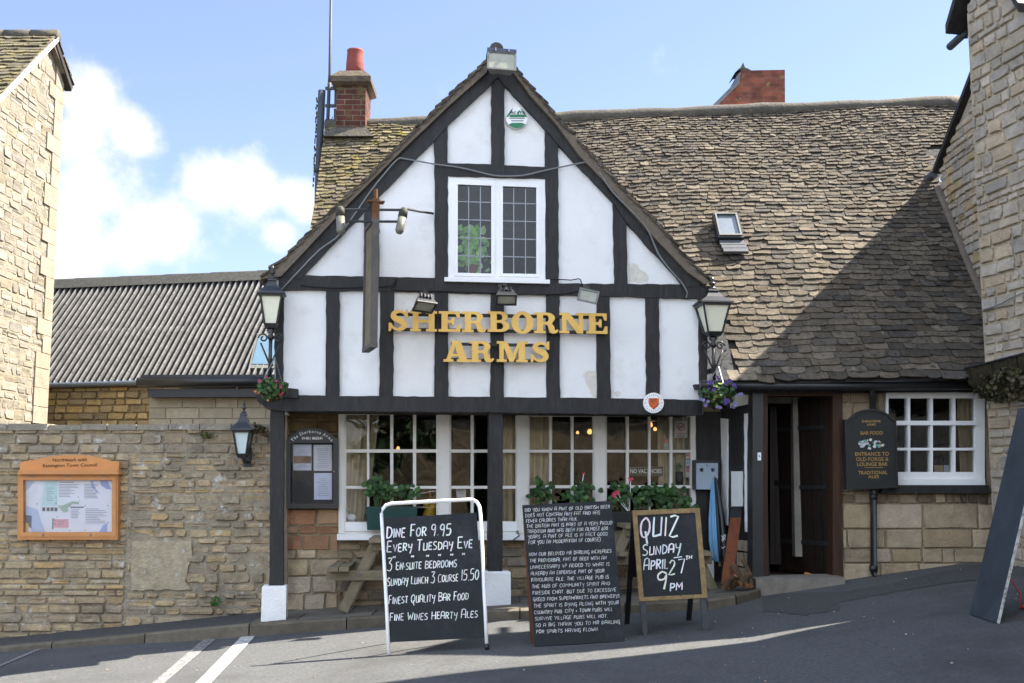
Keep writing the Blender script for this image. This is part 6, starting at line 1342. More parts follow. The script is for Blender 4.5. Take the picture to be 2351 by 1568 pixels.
def build_story():
    fr, back = lean_plane((1228, 1484.5), (1433, 1472), 14); c = fr.h3(1330, 1478)
    t = thing('pavement_sign', c, 'tall chalkboard covered in many lines of small writing, with an orange brown side', 'pavement sign')
    mb = MB(); pxprism(mb, fr, [(1228,1484.5),(1433,1472),(1403.7,1150),(1199,1160)], -.018, 0); b = mb.build('front_board', M['chalkboard'], t)
    mb = MB(); R_ = [1175,1085,885,1195,1155,1155,1090,1188,1143,1172,1125,1165,1175,1230,1262,1255,1200,1155,1265,1075]
    for i, s in enumerate(LONG):
        if i < 7: x0 = 1205 + i * 1.35; y0 = 1175.2 + i * 12.3
        else: x0 = 1214.5 + (i - 7) * 1.38; y0 = 1276.5 + (i - 7) * 14.8
        x1 = 1100 + R_[i] / 3.918; y1 = y0 - (x1 - x0) * .042; chalk(mb, fr, s, x0, y0, x1, y1, 7.6, 1.12, w=.002, first=1.0, jit=.06, tone=.72)
    mb.build('lettering', M['chalk_thin'], b)
    # brown painted side cheek and rear leaf
    bl, tl = fr.h3(1228, 1484.5, -.018), fr.h3(1199.5, 1160, -.018); br, tr = fr.h3(1433, 1472, -.018), fr.h3(1403.5, 1150, -.018)
    def cheek(b_, t_, s):
        # a tapering board closing the side, flush under the front leaf
        rb = PY(1203.5, 1453, b_.y + .30) if s else b_ + back * .30; rb = b_ + back * .34 + (Vector((-.012, 0, 0)) if s else Vector((0, 0, 0))); rb.z = zr(rb.x, rb.y) + .005
        rt = t_ + back * .05; sd = fr.u * .012
        m = MB(); m.poly3([b_ - sd, rb - sd, rt - sd, t_ - sd], [b_ + sd, rb + sd, rt + sd, t_ + sd]); m.build('side_panel', M['wood_orange'], t); return rb, rt
    A, B = cheek(bl + fr.u * .014, tl + fr.u * .014, True); C, D = cheek(br - fr.u * .014, tr - fr.u * .014, False)
    m = MB(); k = back * .012; m.poly3([A, C, D, B], [A + k, C + k, D + k, B + k]); m.build('rear_board', M['chalkboard'], t)
build_story()
def build_quiz():
    fr, back = lean_plane((1478, 1459), (1620, 1451), 12); c = fr.h3(1549, 1455)
    t = thing('pavement_sign', c, 'easel chalkboard with a pale wooden frame announcing a quiz, rightmost of the three lettered boards', 'pavement sign')
    out = [(1467.5,1380.5),(1624.5,1372),(1606.5,1166),(1452,1172)]; inn = [(1478,1371),(1612,1364),(1596,1177),(1463,1183)]
    mb = MB(); slab_outline(mb, fr, [fr.hit(*p, .012) for p in out], [[fr.hit(*p, .012) for p in inn[::-1]]], -.02, .012); mb.build('frame', M['wood_gilt'], t)
    mb = MB(); pxprism(mb, fr, [(1476,1373),(1614,1366),(1598,1175),(1461,1181)], -.012, .0); b = mb.build('chalk_panel', M['chalkboard'], t)
    mb = MB(); q = lambda s, *a, **k: chalk(mb, fr, s, *a, w=.002, **k)
    q("QUIZ", 1470, 1233, 1556, 1229, 44, 4.2, jit=.02); q("SUNDAY", 1475, 1275, 1562, 1268, 19, 3.0, sizes={(0, 0): 1.25, (0, 5): 1.15})
    ribbon(mb, fr, [(1547,1280.5),(1566,1278)], 1.3, .002, (.7, .7, .73)); q("APRIL", 1478, 1310, 1533, 1305, 21, 3.0, sizes={(0, 0): 1.1}); q("27", 1535, 1318, 1570, 1313, 32, 3.3); q("TH", 1574, 1285, 1588, 1283, 8, 2.0)
    q("9", 1508, 1352, 1531, 1350, 36, 4.2); q("PM", 1538, 1357, 1566, 1355, 18, 3.2); mb.build('lettering', M['chalk'], b)
    def leg(pts, nm, m, w0, w1): m_ = MB(); pxprism(m_, fr, pts, w0, w1); m_.build(nm, m, t)
    ash = mat('worn_black_leg', (.05, .05, .052), var=.3, scale=14, rough=.8, bump=.2)
    leg([(1475,1453),(1487,1453),(1483,1381.5),(1469,1382)], 'leg', ash, -.028, .004); leg([(1614,1446),(1629,1444),(1622,1374),(1608,1375)], 'leg', ash, -.028, .004)
    leg([(1478,1459),(1484,1459),(1484,1453.5),(1478,1453.5)], 'foot', M['black'], -.02, -.002); leg([(1618,1451.5),(1625,1451.5),(1625,1445),(1618,1445)], 'foot', M['black'], -.02, -.002)
    tl, tr = fr.h3(1456, 1176, -.02), fr.h3(1602, 1170, -.02); mb = MB()
    for p in (tl, tr):
        e = p + back * .42 + fr.u * (-.02 if p is tl else -.02); e.z = zr(e.x, e.y); d = (e - p); mb.box(p + d * .5, fr.u * .024, d * .5, back * .014)
    e1 = (tl + back * .42).lerp(tl, .62); e2 = (tr + back * .42).lerp(tr, .62); e1.z = e2.z = tl.z * .62 + .38 * zr(tl.x, tl.y); mb.build('rear_leg', M['black'], t)
    m = MB(); a1 = tl + back * .01 ; z0 = tl.z - .60
    f = (tl.z - z0) / (tl.z - zr(tl.x, tl.y)); m.poly3([tl + back * .025, tr + back * .025, tr + back * (.42 * f + .02) - Vector((0, 0, .6)), tl + back * (.42 * f + .02) - Vector((0, 0, .6))], [p + back * .012 for p in (tl + back * .025, tr + back * .025, tr + back * (.42 * f + .02) - Vector((0, 0, .6)), tl + back * (.42 * f + .02) - Vector((0, 0, .6)))]); m.build('rear_board', M['black'], t)
build_quiz()
def build_dark_board():
    a = ghit(2229, 1411); b = ghit(2291, 1431); u = (b - a); t_ = PY(2340, 938, a.y + .02); v = (t_ - a).normalized(); H = (t_ - a).length; n = u.cross(v).normalized()
    if n.dot(CAM - a) < 0: n = -n
    t = thing('pavement_sign', (a + b) / 2, 'blank dark slate coloured board leaning at the right edge of the picture', 'pavement sign')
    un = u.normalized(); W = u.length; bl = mat('slate_blue_board', (.034, .042, .05), var=.25, scale=5, rough=.6, bump=.05, spot=(.055, .065, .075), spot_scale=3, spot_lo=.5, spot_hi=.8)
    tr_ = PY(2440, 925, b.y + .02)
    top_r = b + (t_ - a)
    mb = MB(); k = n * .018; f = [a, b, top_r, t_]; mb.poly3([p + k * .5 for p in f], [p - k * .5 for p in f]); mb.build('front_board', bl, t)
    mb = MB(); e = un * .006; mb.box((b + top_r) / 2 + e, e, (top_r - b) / 2, n * .0092); mb.build('worn_edge', M['paint'], t)
    off = Vector((2 * (t_.x - a.x) + .05, .02, 0)); a2, b2 = a + off, b + off
    for p in (a2, b2): p.z = zr(p.x, p.y)
    mb = MB(); f = [a2, b2, top_r + Vector((.02, 0, 0)), t_ + Vector((.02, 0, 0))]; mb.poly3([p + k * .5 for p in f], [p - k * .5 for p in f]); mb.build('rear_board', M['black'], t)
    mb = MB(); mb.box(a.lerp(t_, .55) + Vector((.2, .0, -.1)), Vector((.22, 0, 0)), un * .012, Vector((0, 0, .03))); mb.build('brace', M['black'], t)
    mb = MB(); mb.smooth = True; p0 = ghit(2342, 1400); p0.z += .02
    mb.tube([p0, p0 + Vector((.03, .05, .10)), p0 + Vector((-.02, .1, .22)), p0 + Vector((-.08, .12, .24))], .006, 6); mb.blob(p0 + Vector((.05, 0, .0)), .04, .035, .02, 10, 6, .25); o = mb.build('ribbon', M['red']); tag(o, 'scrap of red ribbon lying behind the dark board at the right edge', 'ribbon')
build_dark_board()

# ------------------------------------------------------------------ picnic tables, seen between and behind the boards
def plank(mb, c, ax, ay, az): mb.box(c, ax, ay, az)
def picnic(base, yaw, L, label, span=.66):
    c_, s_ = math.cos(R(yaw)), math.sin(R(yaw)); X_ = Vector((c_, s_, 0)); Yv = Vector((-s_, c_, 0)); Z_ = Vector((0, 0, 1))
    t = thing('picnic_table', base, label, 'picnic table', 'picnic tables under the jetty')
    b = Vector(base); mb = MB()
    for k in range(5): plank(mb, b + X_ * (-.29 + .145 * k) + Z_ * .715, X_ * .068, Yv * (L / 2), Z_ * .02)
    mb.build('table_top', M['wood_grey'], t)
    for sd in (-1, 1):
        mb = MB()
        for k in range(2): plank(mb, b + X_ * (sd * span + (-.055 + .11 * k)) + Z_ * .43, X_ * .05, Yv * (L / 2), Z_ * .022)
        mb.build('seat', M['wood_grey'], t)
    for e in (-1, 1):
        y = e * (L / 2 - .14)
        mb = MB(); plank(mb, b + Yv * y + Z_ * .36, X_ * (span + .13), Yv * .02, Z_ * .048); plank(mb, b + Yv * y + Z_ * .655, X_ * .33, Yv * .02, Z_ * .045); mb.build('cross_beam', M['wood_grey'], t)
        for sd in (-1, 1):
            mb = MB(); p = b + Yv * (y - .042 * e) + X_ * (sd * .30) + Z_ * .69; q = b + Yv * (y - .042 * e) + X_ * (sd * .62); d = (q - p); side = d.cross(Yv).normalized(); plank(mb, (p + q) / 2, side * .05, Yv * .02, d * .5); mb.build('leg', M['wood_grey'], t)
        mb = MB()
        for sd in (-1, 1):
            for (xx, zz) in ((.47, .36), (.43, .375), (.33, .66), (.29, .645)): mb.lathe(b + X_ * (sd * xx) + Yv * (y + (.022 * e)) + Z_ * zz, [(.012, 0), (.008, .006)], 8, Yv * e)
        mb.build('bolt', M['steel'], t)
p = FA.h3(930, 1385, -.30); picnic((p.x, p.y, zp(p.x) + .0), 3.0, .95, 'weathered wooden picnic table behind the white framed dinner board')
p = FA.h3(1500, 1370, -.30); picnic((p.x, p.y, zp(p.x) + .0), 4.0, .85, 'weathered picnic table half hidden behind the quiz easel', span=.45)

# ------------------------------------------------------------------ plants
GREEN = [(.030,.075,.020),(.040,.095,.025),(.025,.060,.020),(.055,.11,.03),(.035,.085,.03)]
def leaf(mb, c, r, nrm, col, n=7, cup=.25, asp=1.0):
    nrm = nrm.normalized(); a = nrm.cross(Vector((.3, .2, 1))).normalized(); b = nrm.cross(a); v = [c - nrm * (r * cup)]
    for i in range(n):
        an = 2 * math.pi * i / n; k = 1 + .12 * math.sin(3 * an); v.append(c + (a * math.cos(an) * asp + b * math.sin(an)) * (r * k) + nrm * RNG.uniform(-.1, .1) * r)
    mb.add(v, [(0, 1 + i, 1 + (i + 1) % n) for i in range(n)], col)
def rdir(up=.3):
    v = Vector((RNG.gauss(0, 1), RNG.gauss(0, 1) - .5, RNG.gauss(0, 1) + up)); return v.normalized()
def foliage(mb, c, rx, ry, rz, n, r0, r1, pal, up=.4, shell=.5, asp=1.0):
    for _ in range(n):
        d = Vector((RNG.gauss(0, 1), RNG.gauss(0, 1), RNG.gauss(0, 1))).normalized(); k = (RNG.uniform(shell, 1))
        p = Vector(c) + Vector((d.x * rx * k, d.y * ry * k, d.z * rz * k)); col = RNG.choice(pal); q = RNG.uniform(.7, 1.3)
        leaf(mb, p, RNG.uniform(r0, r1), (d + rdir(up) * .9), tuple(x * q for x in col), asp=asp)
def basket(fr, px, py, w, r, label, pal, flowers, fpos, yhook):
    c = fr.h3(px, py, w); t = thing('hanging_basket', c - Vector((0, 0, r)), label, 'hanging basket', 'hanging flower baskets on the pub corners')
    mb = MB(); mb.smooth = True; mb.lathe(c - Vector((0, 0, r * .95)), [(.01, 0), (r * .5, r * .12), (r * .8, r * .4), (r * .95, r * .75), (r, r)], 18); mb.build('bowl', M['soil'], t)
    hk = fr.h3(px + 4, yhook, w - .02); mb = MB()
    for k in range(3): a = 2 * math.pi * k / 3 + .9; mb.tube([c + Vector((r * math.cos(a), r * math.sin(a), .02)), hk], .006, 5)
    mb.build('chain', M['steel'], t)
    mb = MB(); foliage(mb, c + Vector((0, -.02, r * .15)), r * 1.15, r * 1.15, r * .68, 330, .014, .030, pal); foliage(mb, c + Vector((0, -.03, -r * .25)), r * 1.12, r * 1.1, r * .6, 130, .012, .026, pal, up=-.2, shell=.8); fo = mb.build('foliage', M['leaf'], t)
    mb = MB()
    for (dx, dz, col, n, s) in fpos:
        for _ in range(n):
            p = c + Vector((dx * r + RNG.uniform(-.03, .03), -r * RNG.uniform(.7, 1.25), dz * r + RNG.uniform(-.02, .02)))
            for k in range(3): leaf(mb, p + rdir(0) * s * .4, s * .8, Vector((RNG.uniform(-.5, .5), -1, RNG.uniform(-.2, .6))), tuple(x * RNG.uniform(.8, 1.2) for x in col), n=6)
    mb.build('flower', M['petal'], t)
PK = (.26, .06, .10); PU = (.09, .05, .21); RD = (.22, .03, .05); LV = (.18, .155, .30)
basket(FA, 627, 893, .34, .135, 'hanging basket with pink and red flowers at the left corner of the gable', GREEN + [(.06,.09,.025)], 0, [(-.9, .5, PK, 2, .018), (.45, .55, PK, 4, .020), (.7, .2, PK, 2, .018), (.75, -.45, RD, 3, .018), (-1.0, -.35, (.5,.16,.05), 2, .015), (0, -.9, (.45,.2,.06), 1, .014), (-.3, .75, PK, 1, .016)], 820)
basket(FA, 1646, 905, .36, .165, 'hanging basket of purple pansies at the right corner of the gable', GREEN + [(.10,.14,.03)], 0, [(-.55, .6, PU, 5, .022), (-.5, .25, PU, 3, .022), (.95, .45, PU, 3, .022), (.5, .7, PU, 3, .02), (1.25, -.1, LV, 3, .024), (.35, -.55, PU, 6, .024), (-.85, -.65, LV, 3, .022), (.0, -.85, LV, 2, .02), (.9, -.8, LV, 3, .022), (-.15, .95, PU, 2, .02), (-1.05, -.5, LV, 2, .02)], 842)
def geranium(px, py, w, h, wd, label, n=46, heads=(), stem=True):
    c = FA.h3(px, py, w); t = thing('geranium', c, label, 'geranium', 'geraniums at the front windows')
    mb = MB(); st = MB()
    k = max(3, int(n / 11))
    for i in range(k):
        tx = RNG.uniform(-wd, wd); hz = h * RNG.uniform(.35, 1); e = c + Vector((tx, RNG.uniform(-.07, .05), hz)); st.tube([c + Vector((tx * .3, 0, 0)), c.lerp(e, .6) + Vector((tx * .1, 0, 0)), e], [.008, .006, .004], 5)
        for _ in range(11):
            p = e + Vector((RNG.gauss(0, .05), RNG.gauss(-.02, .035), RNG.gauss(-.02, .045))); col = RNG.choice(GREEN); q = RNG.uniform(.75, 1.4); leaf(mb, p, RNG.uniform(.022, .040), Vector((RNG.uniform(-.6, .6), -1, RNG.uniform(-.1, 1.1))), tuple(x * q for x in col), n=9, cup=.3)
    st.build('stem', mat('green_stem', (.06, .10, .03), bump=0) if 'stem' not in M else M['stem'], t); mb.build('foliage', M['leaf'], t)
    if heads:
        mb = MB()
        for (hx, hy, s) in heads:
            p = FA.h3(hx, hy, w + .06)
            for _ in range(9): leaf(mb, p + rdir(0) * s, s * .75, rdir(.2), tuple(x * RNG.uniform(.8, 1.2) for x in (.70, .10, .16)), n=6)
            mb.tube([p, c.lerp(p, .5), c], .004, 5)
        mb.build('flower_head', M['petal'], t)
M['stem'] = mat('green_stem', (.05, .09, .03), var=.2, bump=0)
def trough(x0, x1, y0, y1, w, m, label):
    a, z1 = FA.hit(x0, y0, w); b, _ = FA.hit(x1, y0, w); z0 = FA.hit(x0, y1, w)[1]; c = FA.pt((a + b) / 2, z0, w - .09)
    t = thing('planter', c, label, 'planter', 'window planters'); hw = (b - a) / 2
    mb = MB(); mb.frustum4(FA.pt((a + b) / 2, 0, w - .09), hw - .012, hw, z0, z1 - .02, FA.u, d0=.075, d1=.09); mb.frustum4(FA.pt((a + b) / 2, 0, w - .09), hw + .006, hw + .006, z1 - .02, z1, FA.u, d0=.096, d1=.096)
    n = int(hw * 2 / .06)
    for k in range(1, n): mb.box(FA.pt(a + (b - a) * k / n, (z0 + z1) / 2 - .01, w - .008), FA.u * .004, FA.n * .008, Vector((0, 0, (z1 - z0) * .4)))
    mb.build('trough', M[m], t); mb = MB(); mb.blob(FA.pt((a + b) / 2, z1, w - .09), hw * .95, .08, .02, 14, 4, .05); mb.build('soil', M['soil'], t)
trough(841, 958, 1164, 1217, WW + .26, 'trough', 'dark green plastic planter on the sill behind the white framed board')
trough(1222, 1362, 1176, 1217, WW + .24, 'trough_dark', 'dark planter on the sill behind the board of small writing')
trough(1392, 1586, 1176, 1217, WW + .24, 'trough_dark', 'long dark planter on the sill above the quiz easel')
geranium(866, 1166, WW + .18, .30, .12, 'geranium with tall leafy stems at the left end of the green planter', 60)
geranium(925, 1166, WW + .18, .20, .12, 'low leafy geranium at the right end of the green planter', 40)
geranium(1240, 1178, WW + .16, .40, .04, 'tall thin geranium beside the cream curtain, left of the window planter', 36)
geranium(1325, 1178, WW + .16, .30, .14, 'bushy geranium with one faint red bud over the board of small writing', 70, [(1340, 1088, .012)])
geranium(1445, 1178, WW + .16, .30, .18, 'geranium with two pink flower heads left above the quiz easel', 90, [(1409, 1135, .022), (1418, 1131, .02), (1448, 1099, .022)])
geranium(1525, 1178, WW + .16, .36, .16, 'bushy geranium without flowers above the right part of the quiz easel', 90)
geranium(1574, 1178, WW + .16, .24, .05, 'small geranium at the far right end of the window beside the ash box', 24)
def upstairs_plant():
    w = -.24; c = FA.h3(1085, 634, w); t = thing('potted_plant', c, 'bright green leafy house plant behind the left pane of the upper window', 'house plant')
    mb = MB(); pal = [(.20,.46,.10),(.26,.54,.14),(.17,.38,.09),(.34,.60,.20)]
    for _ in range(120):
        p = FA.h3(RNG.gauss(1084, 16), RNG.uniform(522, 622), w + RNG.uniform(-.05, .06)); leaf(mb, p, RNG.uniform(.030, .055), Vector((RNG.uniform(-.6, .6), -1, RNG.uniform(-.2, .8))), RNG.choice(pal), n=8, asp=.75)
    mb.build('foliage', M['leaf'], t)
    mb = MB(); mb.lathe(c, [(.05, 0), (.075, .11), (.08, .11), (.07, .12)], 14); mb.build('pot', M['pot'], t)
upstairs_plant()
def hayrack():
    X = RHX + .10; a = PX(2248, 846, X - .16); b = PX(2420, 832, X - .16); L = a.y - b.y; c = Vector((X, (a.y + b.y) / 2, a.z - .32)); t = thing('wall_planter', c, 'half round hayrack planter of dark moss high on the right hand house', 'wall planter')
    mb = MB(); mb.smooth = True; n = 10; m = 14; v = []
    for i in range(m + 1):
        y = a.y + .0 - L * i / m
        for k in range(n + 1): an = math.pi / 2 * k / n; j = RNG.uniform(.92, 1.08); v.append((X - .30 * math.cos(an) * j, y, a.z - .34 * math.sin(an) * j))
    mb.add(v, [(i * (n + 1) + k, i * (n + 1) + k + 1, (i + 1) * (n + 1) + k + 1, (i + 1) * (n + 1) + k) for i in range(m) for k in range(n)]); mb.add([v[k] for k in range(n + 1)] + [(X, a.y, a.z)], [tuple(range(n + 2))]); mb.build('moss_lining', M['soil'], t)
    mb = MB()
    for y in (a.y, b.y): mb.tube([Vector((X, y, a.z)), Vector((X - .31, y, a.z)), Vector((X - .22, y, a.z - .24)), Vector((X, y, a.z - .36))], .009, 6)
    mb.tube([Vector((X - .31, a.y, a.z)), Vector((X - .31, b.y, a.z))], .012, 6)
    for i in range(9): y = a.y - L * (i + .5) / 9; mb.tube([Vector((X - .31, y, a.z)), Vector((X - .29, y, a.z - .12)), Vector((X - .22, y, a.z - .24)), Vector((X, y, a.z - .35))], .006, 5)
    mb.build('rack', M['iron'], t)
    mb = MB(); foliage(mb, c + Vector((-.17, 0, .20)), .15, L * .5, .15, 420, .012, .03, [(.05,.05,.02),(.07,.06,.02),(.04,.05,.015),(.09,.07,.03)], up=.2, shell=.2); foliage(mb, c + Vector((-.15, 0, .10)), .22, L * .54, .20, 900, .010, .026, [(.045,.042,.018),(.06,.05,.02),(.035,.04,.014),(.075,.06,.026)], up=-.3, shell=.75); mb.build('dry_foliage', M['leaf'], t)
hayrack()
mb = MB()
for _ in range(16):
    p = FL.h3(495 + RNG.uniform(-9, 9), 1391, .04); q = p + Vector((RNG.uniform(-.05, .05), RNG.uniform(-.06, 0), RNG.uniform(.03, .10))); d = Vector((.008, 0, 0)); mb.add([p - d, p + d, q], [(0, 1, 2)], (.05, .16, .03))
    leaf(mb, q, .015, rdir(.4), (.05, .15, .03), n=6)
tag(mb.build('weed', M['leaf']), 'small green weed growing at the foot of the rubble wall', 'weed')
def wall_moss():
    mb = MB()
    for (cx, cy, n, s) in ((472, 1000, 60, .022), (590, 982, 80, .022), (605, 990, 50, .02), (620, 1000, 40, .02)):
        for _ in range(n):
            p = FL.h3(cx + RNG.gauss(0, 11), cy + RNG.gauss(0, 4), .02 + RNG.uniform(0, .02)); leaf(mb, p, RNG.uniform(.5, 1.2) * s * .6, rdir(.2), RNG.choice([(.07,.07,.02),(.10,.05,.035),(.06,.06,.02)] if cx > 500 else [(.07,.08,.02),(.05,.06,.015)]), n=6)
    tag(mb.build('creeper', M['leaf']), 'brown dried creeper and moss clinging to the wall top behind the wall lantern', 'creeper')
wall_moss()

# ------------------------------------------------------------------ things by the door
def door_clutter():
    w = WW + .42
    c = FA.h3(1636, 1352, w); t = thing('stone_block', c, 'whitewashed stone block stained green, on the paving right of the quiz easel', 'stone block')
    mb = MB(); a, zt = FA.hit(1612, 1288, w); b, zb = FA.hit(1640, 1352, w)
    fr2 = upright(FA.pt(b, 0, w), 7.4 - 14); fr2.o.z = 0
    prism(mb, fr2, wob([(-.28, zb - .02), (0, zb - .02), (0, zt), (-.28, zt)], .1, .006), -.22, 0); mb.build('block', M['block_white'], t)
    # folded blue and black parasol leaning by the ash box
    top = FA.h3(1640, 1098, WW + .16); bot = FA.h3(1652, 1290, WW + .34); t = thing('parasol', bot, 'folded light blue and black parasol with white lettering, propped under the ash box', 'parasol')
    ax = (top - bot).normalized(); s1 = Vector((1, 0, 0)); n1 = ax.cross(s1).normalized(); n1 = n1 if n1.y < 0 else -n1
    def fluted(k0, k1, name, m):
        mb = MB(); N = 40; prof = [(0.04, .0), (.075, .06), (.09, .25), (.08, .5), (.05, .8), (.03, 1)]; v = []; H = (top - bot).length
        ks = [k for k in range(N) if k0 <= k / N < k1] + [int(k1 * N)]
        for r, h in prof:
            for k in ks: an = 2 * math.pi * k / N; rr = r * (1 + .16 * math.cos(an * 8)); v.append(bot + ax * (h * H) + (s1 * math.cos(an) + n1 * math.sin(an)) * rr)
        n = len(ks); mb.add(v, [(i * n + k, i * n + k + 1, (i + 1) * n + k + 1, (i + 1) * n + k) for i in range(len(prof) - 1) for k in range(n - 1)]); return mb.build(name, m, t)
    fluted(.0, .10, 'cloth', M['black']); fluted(.10, .30, 'cloth', M['black']); fluted(.30, .50, 'cloth', M['blue']); fluted(.50, .75, 'cloth', M['black']); fluted(.75, 1.0, 'cloth', M['blue'])
    mb = MB(); mb.tube([bot - ax * .05, top + ax * .06], .016, 8); mb.build('pole', M['wood_grey'], t)
    fp = Plane(bot + n1 * .083, s1, ax, n1); mb = MB(); chalk(mb, fp, "AR", 1653, 1246, 1666, 1240, 13, 1.8, w=0); ribbon(mb, fp, [(1654,1254),(1659,1259),(1665,1254)], .9, 0, (.7, .7, .73)); mb.build('lettering', M['chalk'], t)
    # leaning plank
    a = FD.h3(1668, 1342, .20); b = FG.h3(1692, 1164, .05); d = b - a; u = Vector((1, .2, 0)).normalized(); n = u.cross(d).normalized(); t = thing('plank', a, 'orange brown plank with a black top end leaning against the entrance wall', 'plank')
    hw = .062; mb = MB(); q0 = a + d * .845
    mb.box((a + q0) / 2, u * hw, (q0 - a) / 2, n * .012); mb.build('board', M['wood_orange'], t)
    mb = MB(); mb.box((q0 + b) / 2, u * hw, (b - q0) / 2, n * .0125); mb.build('black_end', M['black'], t)
    # logs
    for (x0, y0, x1, y1, r, w0, w1, lab) in ((1662,1352,1688,1322,.032,.30,.34,'crooked short log at the left of the pile by the step'), (1684,1300,1716,1345,.040,.16,.36,'thick log leaning upright in the pile by the step'), (1672,1345,1720,1332,.045,.26,.22,'log lying flat at the bottom of the pile by the step'), (1700,1340,1722,1318,.036,.34,.30,'short log with a pale cut end on top of the pile by the step'), (1706,1286,1726,1347,.024,.12,.36,'thin branch propped over the log pile beside the step')):
        p, q = FD.h3(x0, y0, w0), FD.h3(x1, y1, w1); zf = zp(min(p.x, 2.6)) + r * .8; p.z = max(p.z, zf); q.z = max(q.z, zf)
        t = thing('log', (p + q) / 2 - Vector((0, 0, r)), lab, 'log', 'firewood logs beside the doorstep'); mb = MB(); mid = p.lerp(q, .5) + Vector((RNG.uniform(-.02, .02), 0, RNG.uniform(.0, .02)))
        mb.tube([p, mid, q], [r, r * .92, r * .85], 9); mb.build('bark', M['bark'], t)
        d = (q - p).normalized(); mb = MB(); mb.lathe(p - d * .001, [(r * .92, -.004), (r * .92, 0)], 9, d); mb.lathe(q + d * .001, [(r * .78, 0), (r * .78, .004)], 9, d); mb.build('cut_end', M['logend'], t)
    mb = MB(); c = FD.h3(1862, 1324, -.20); fr = upright((c.x, c.y, 0), 20); prism(mb, fr, [(-.07, c.z - .005), (.09, c.z - .005), (-.06, c.z + .05)], -.03, .03); tag(mb.build('door_wedge', M['wood_notice']), 'small pale wooden wedge holding the oak door open', 'door wedge')
door_clutter()

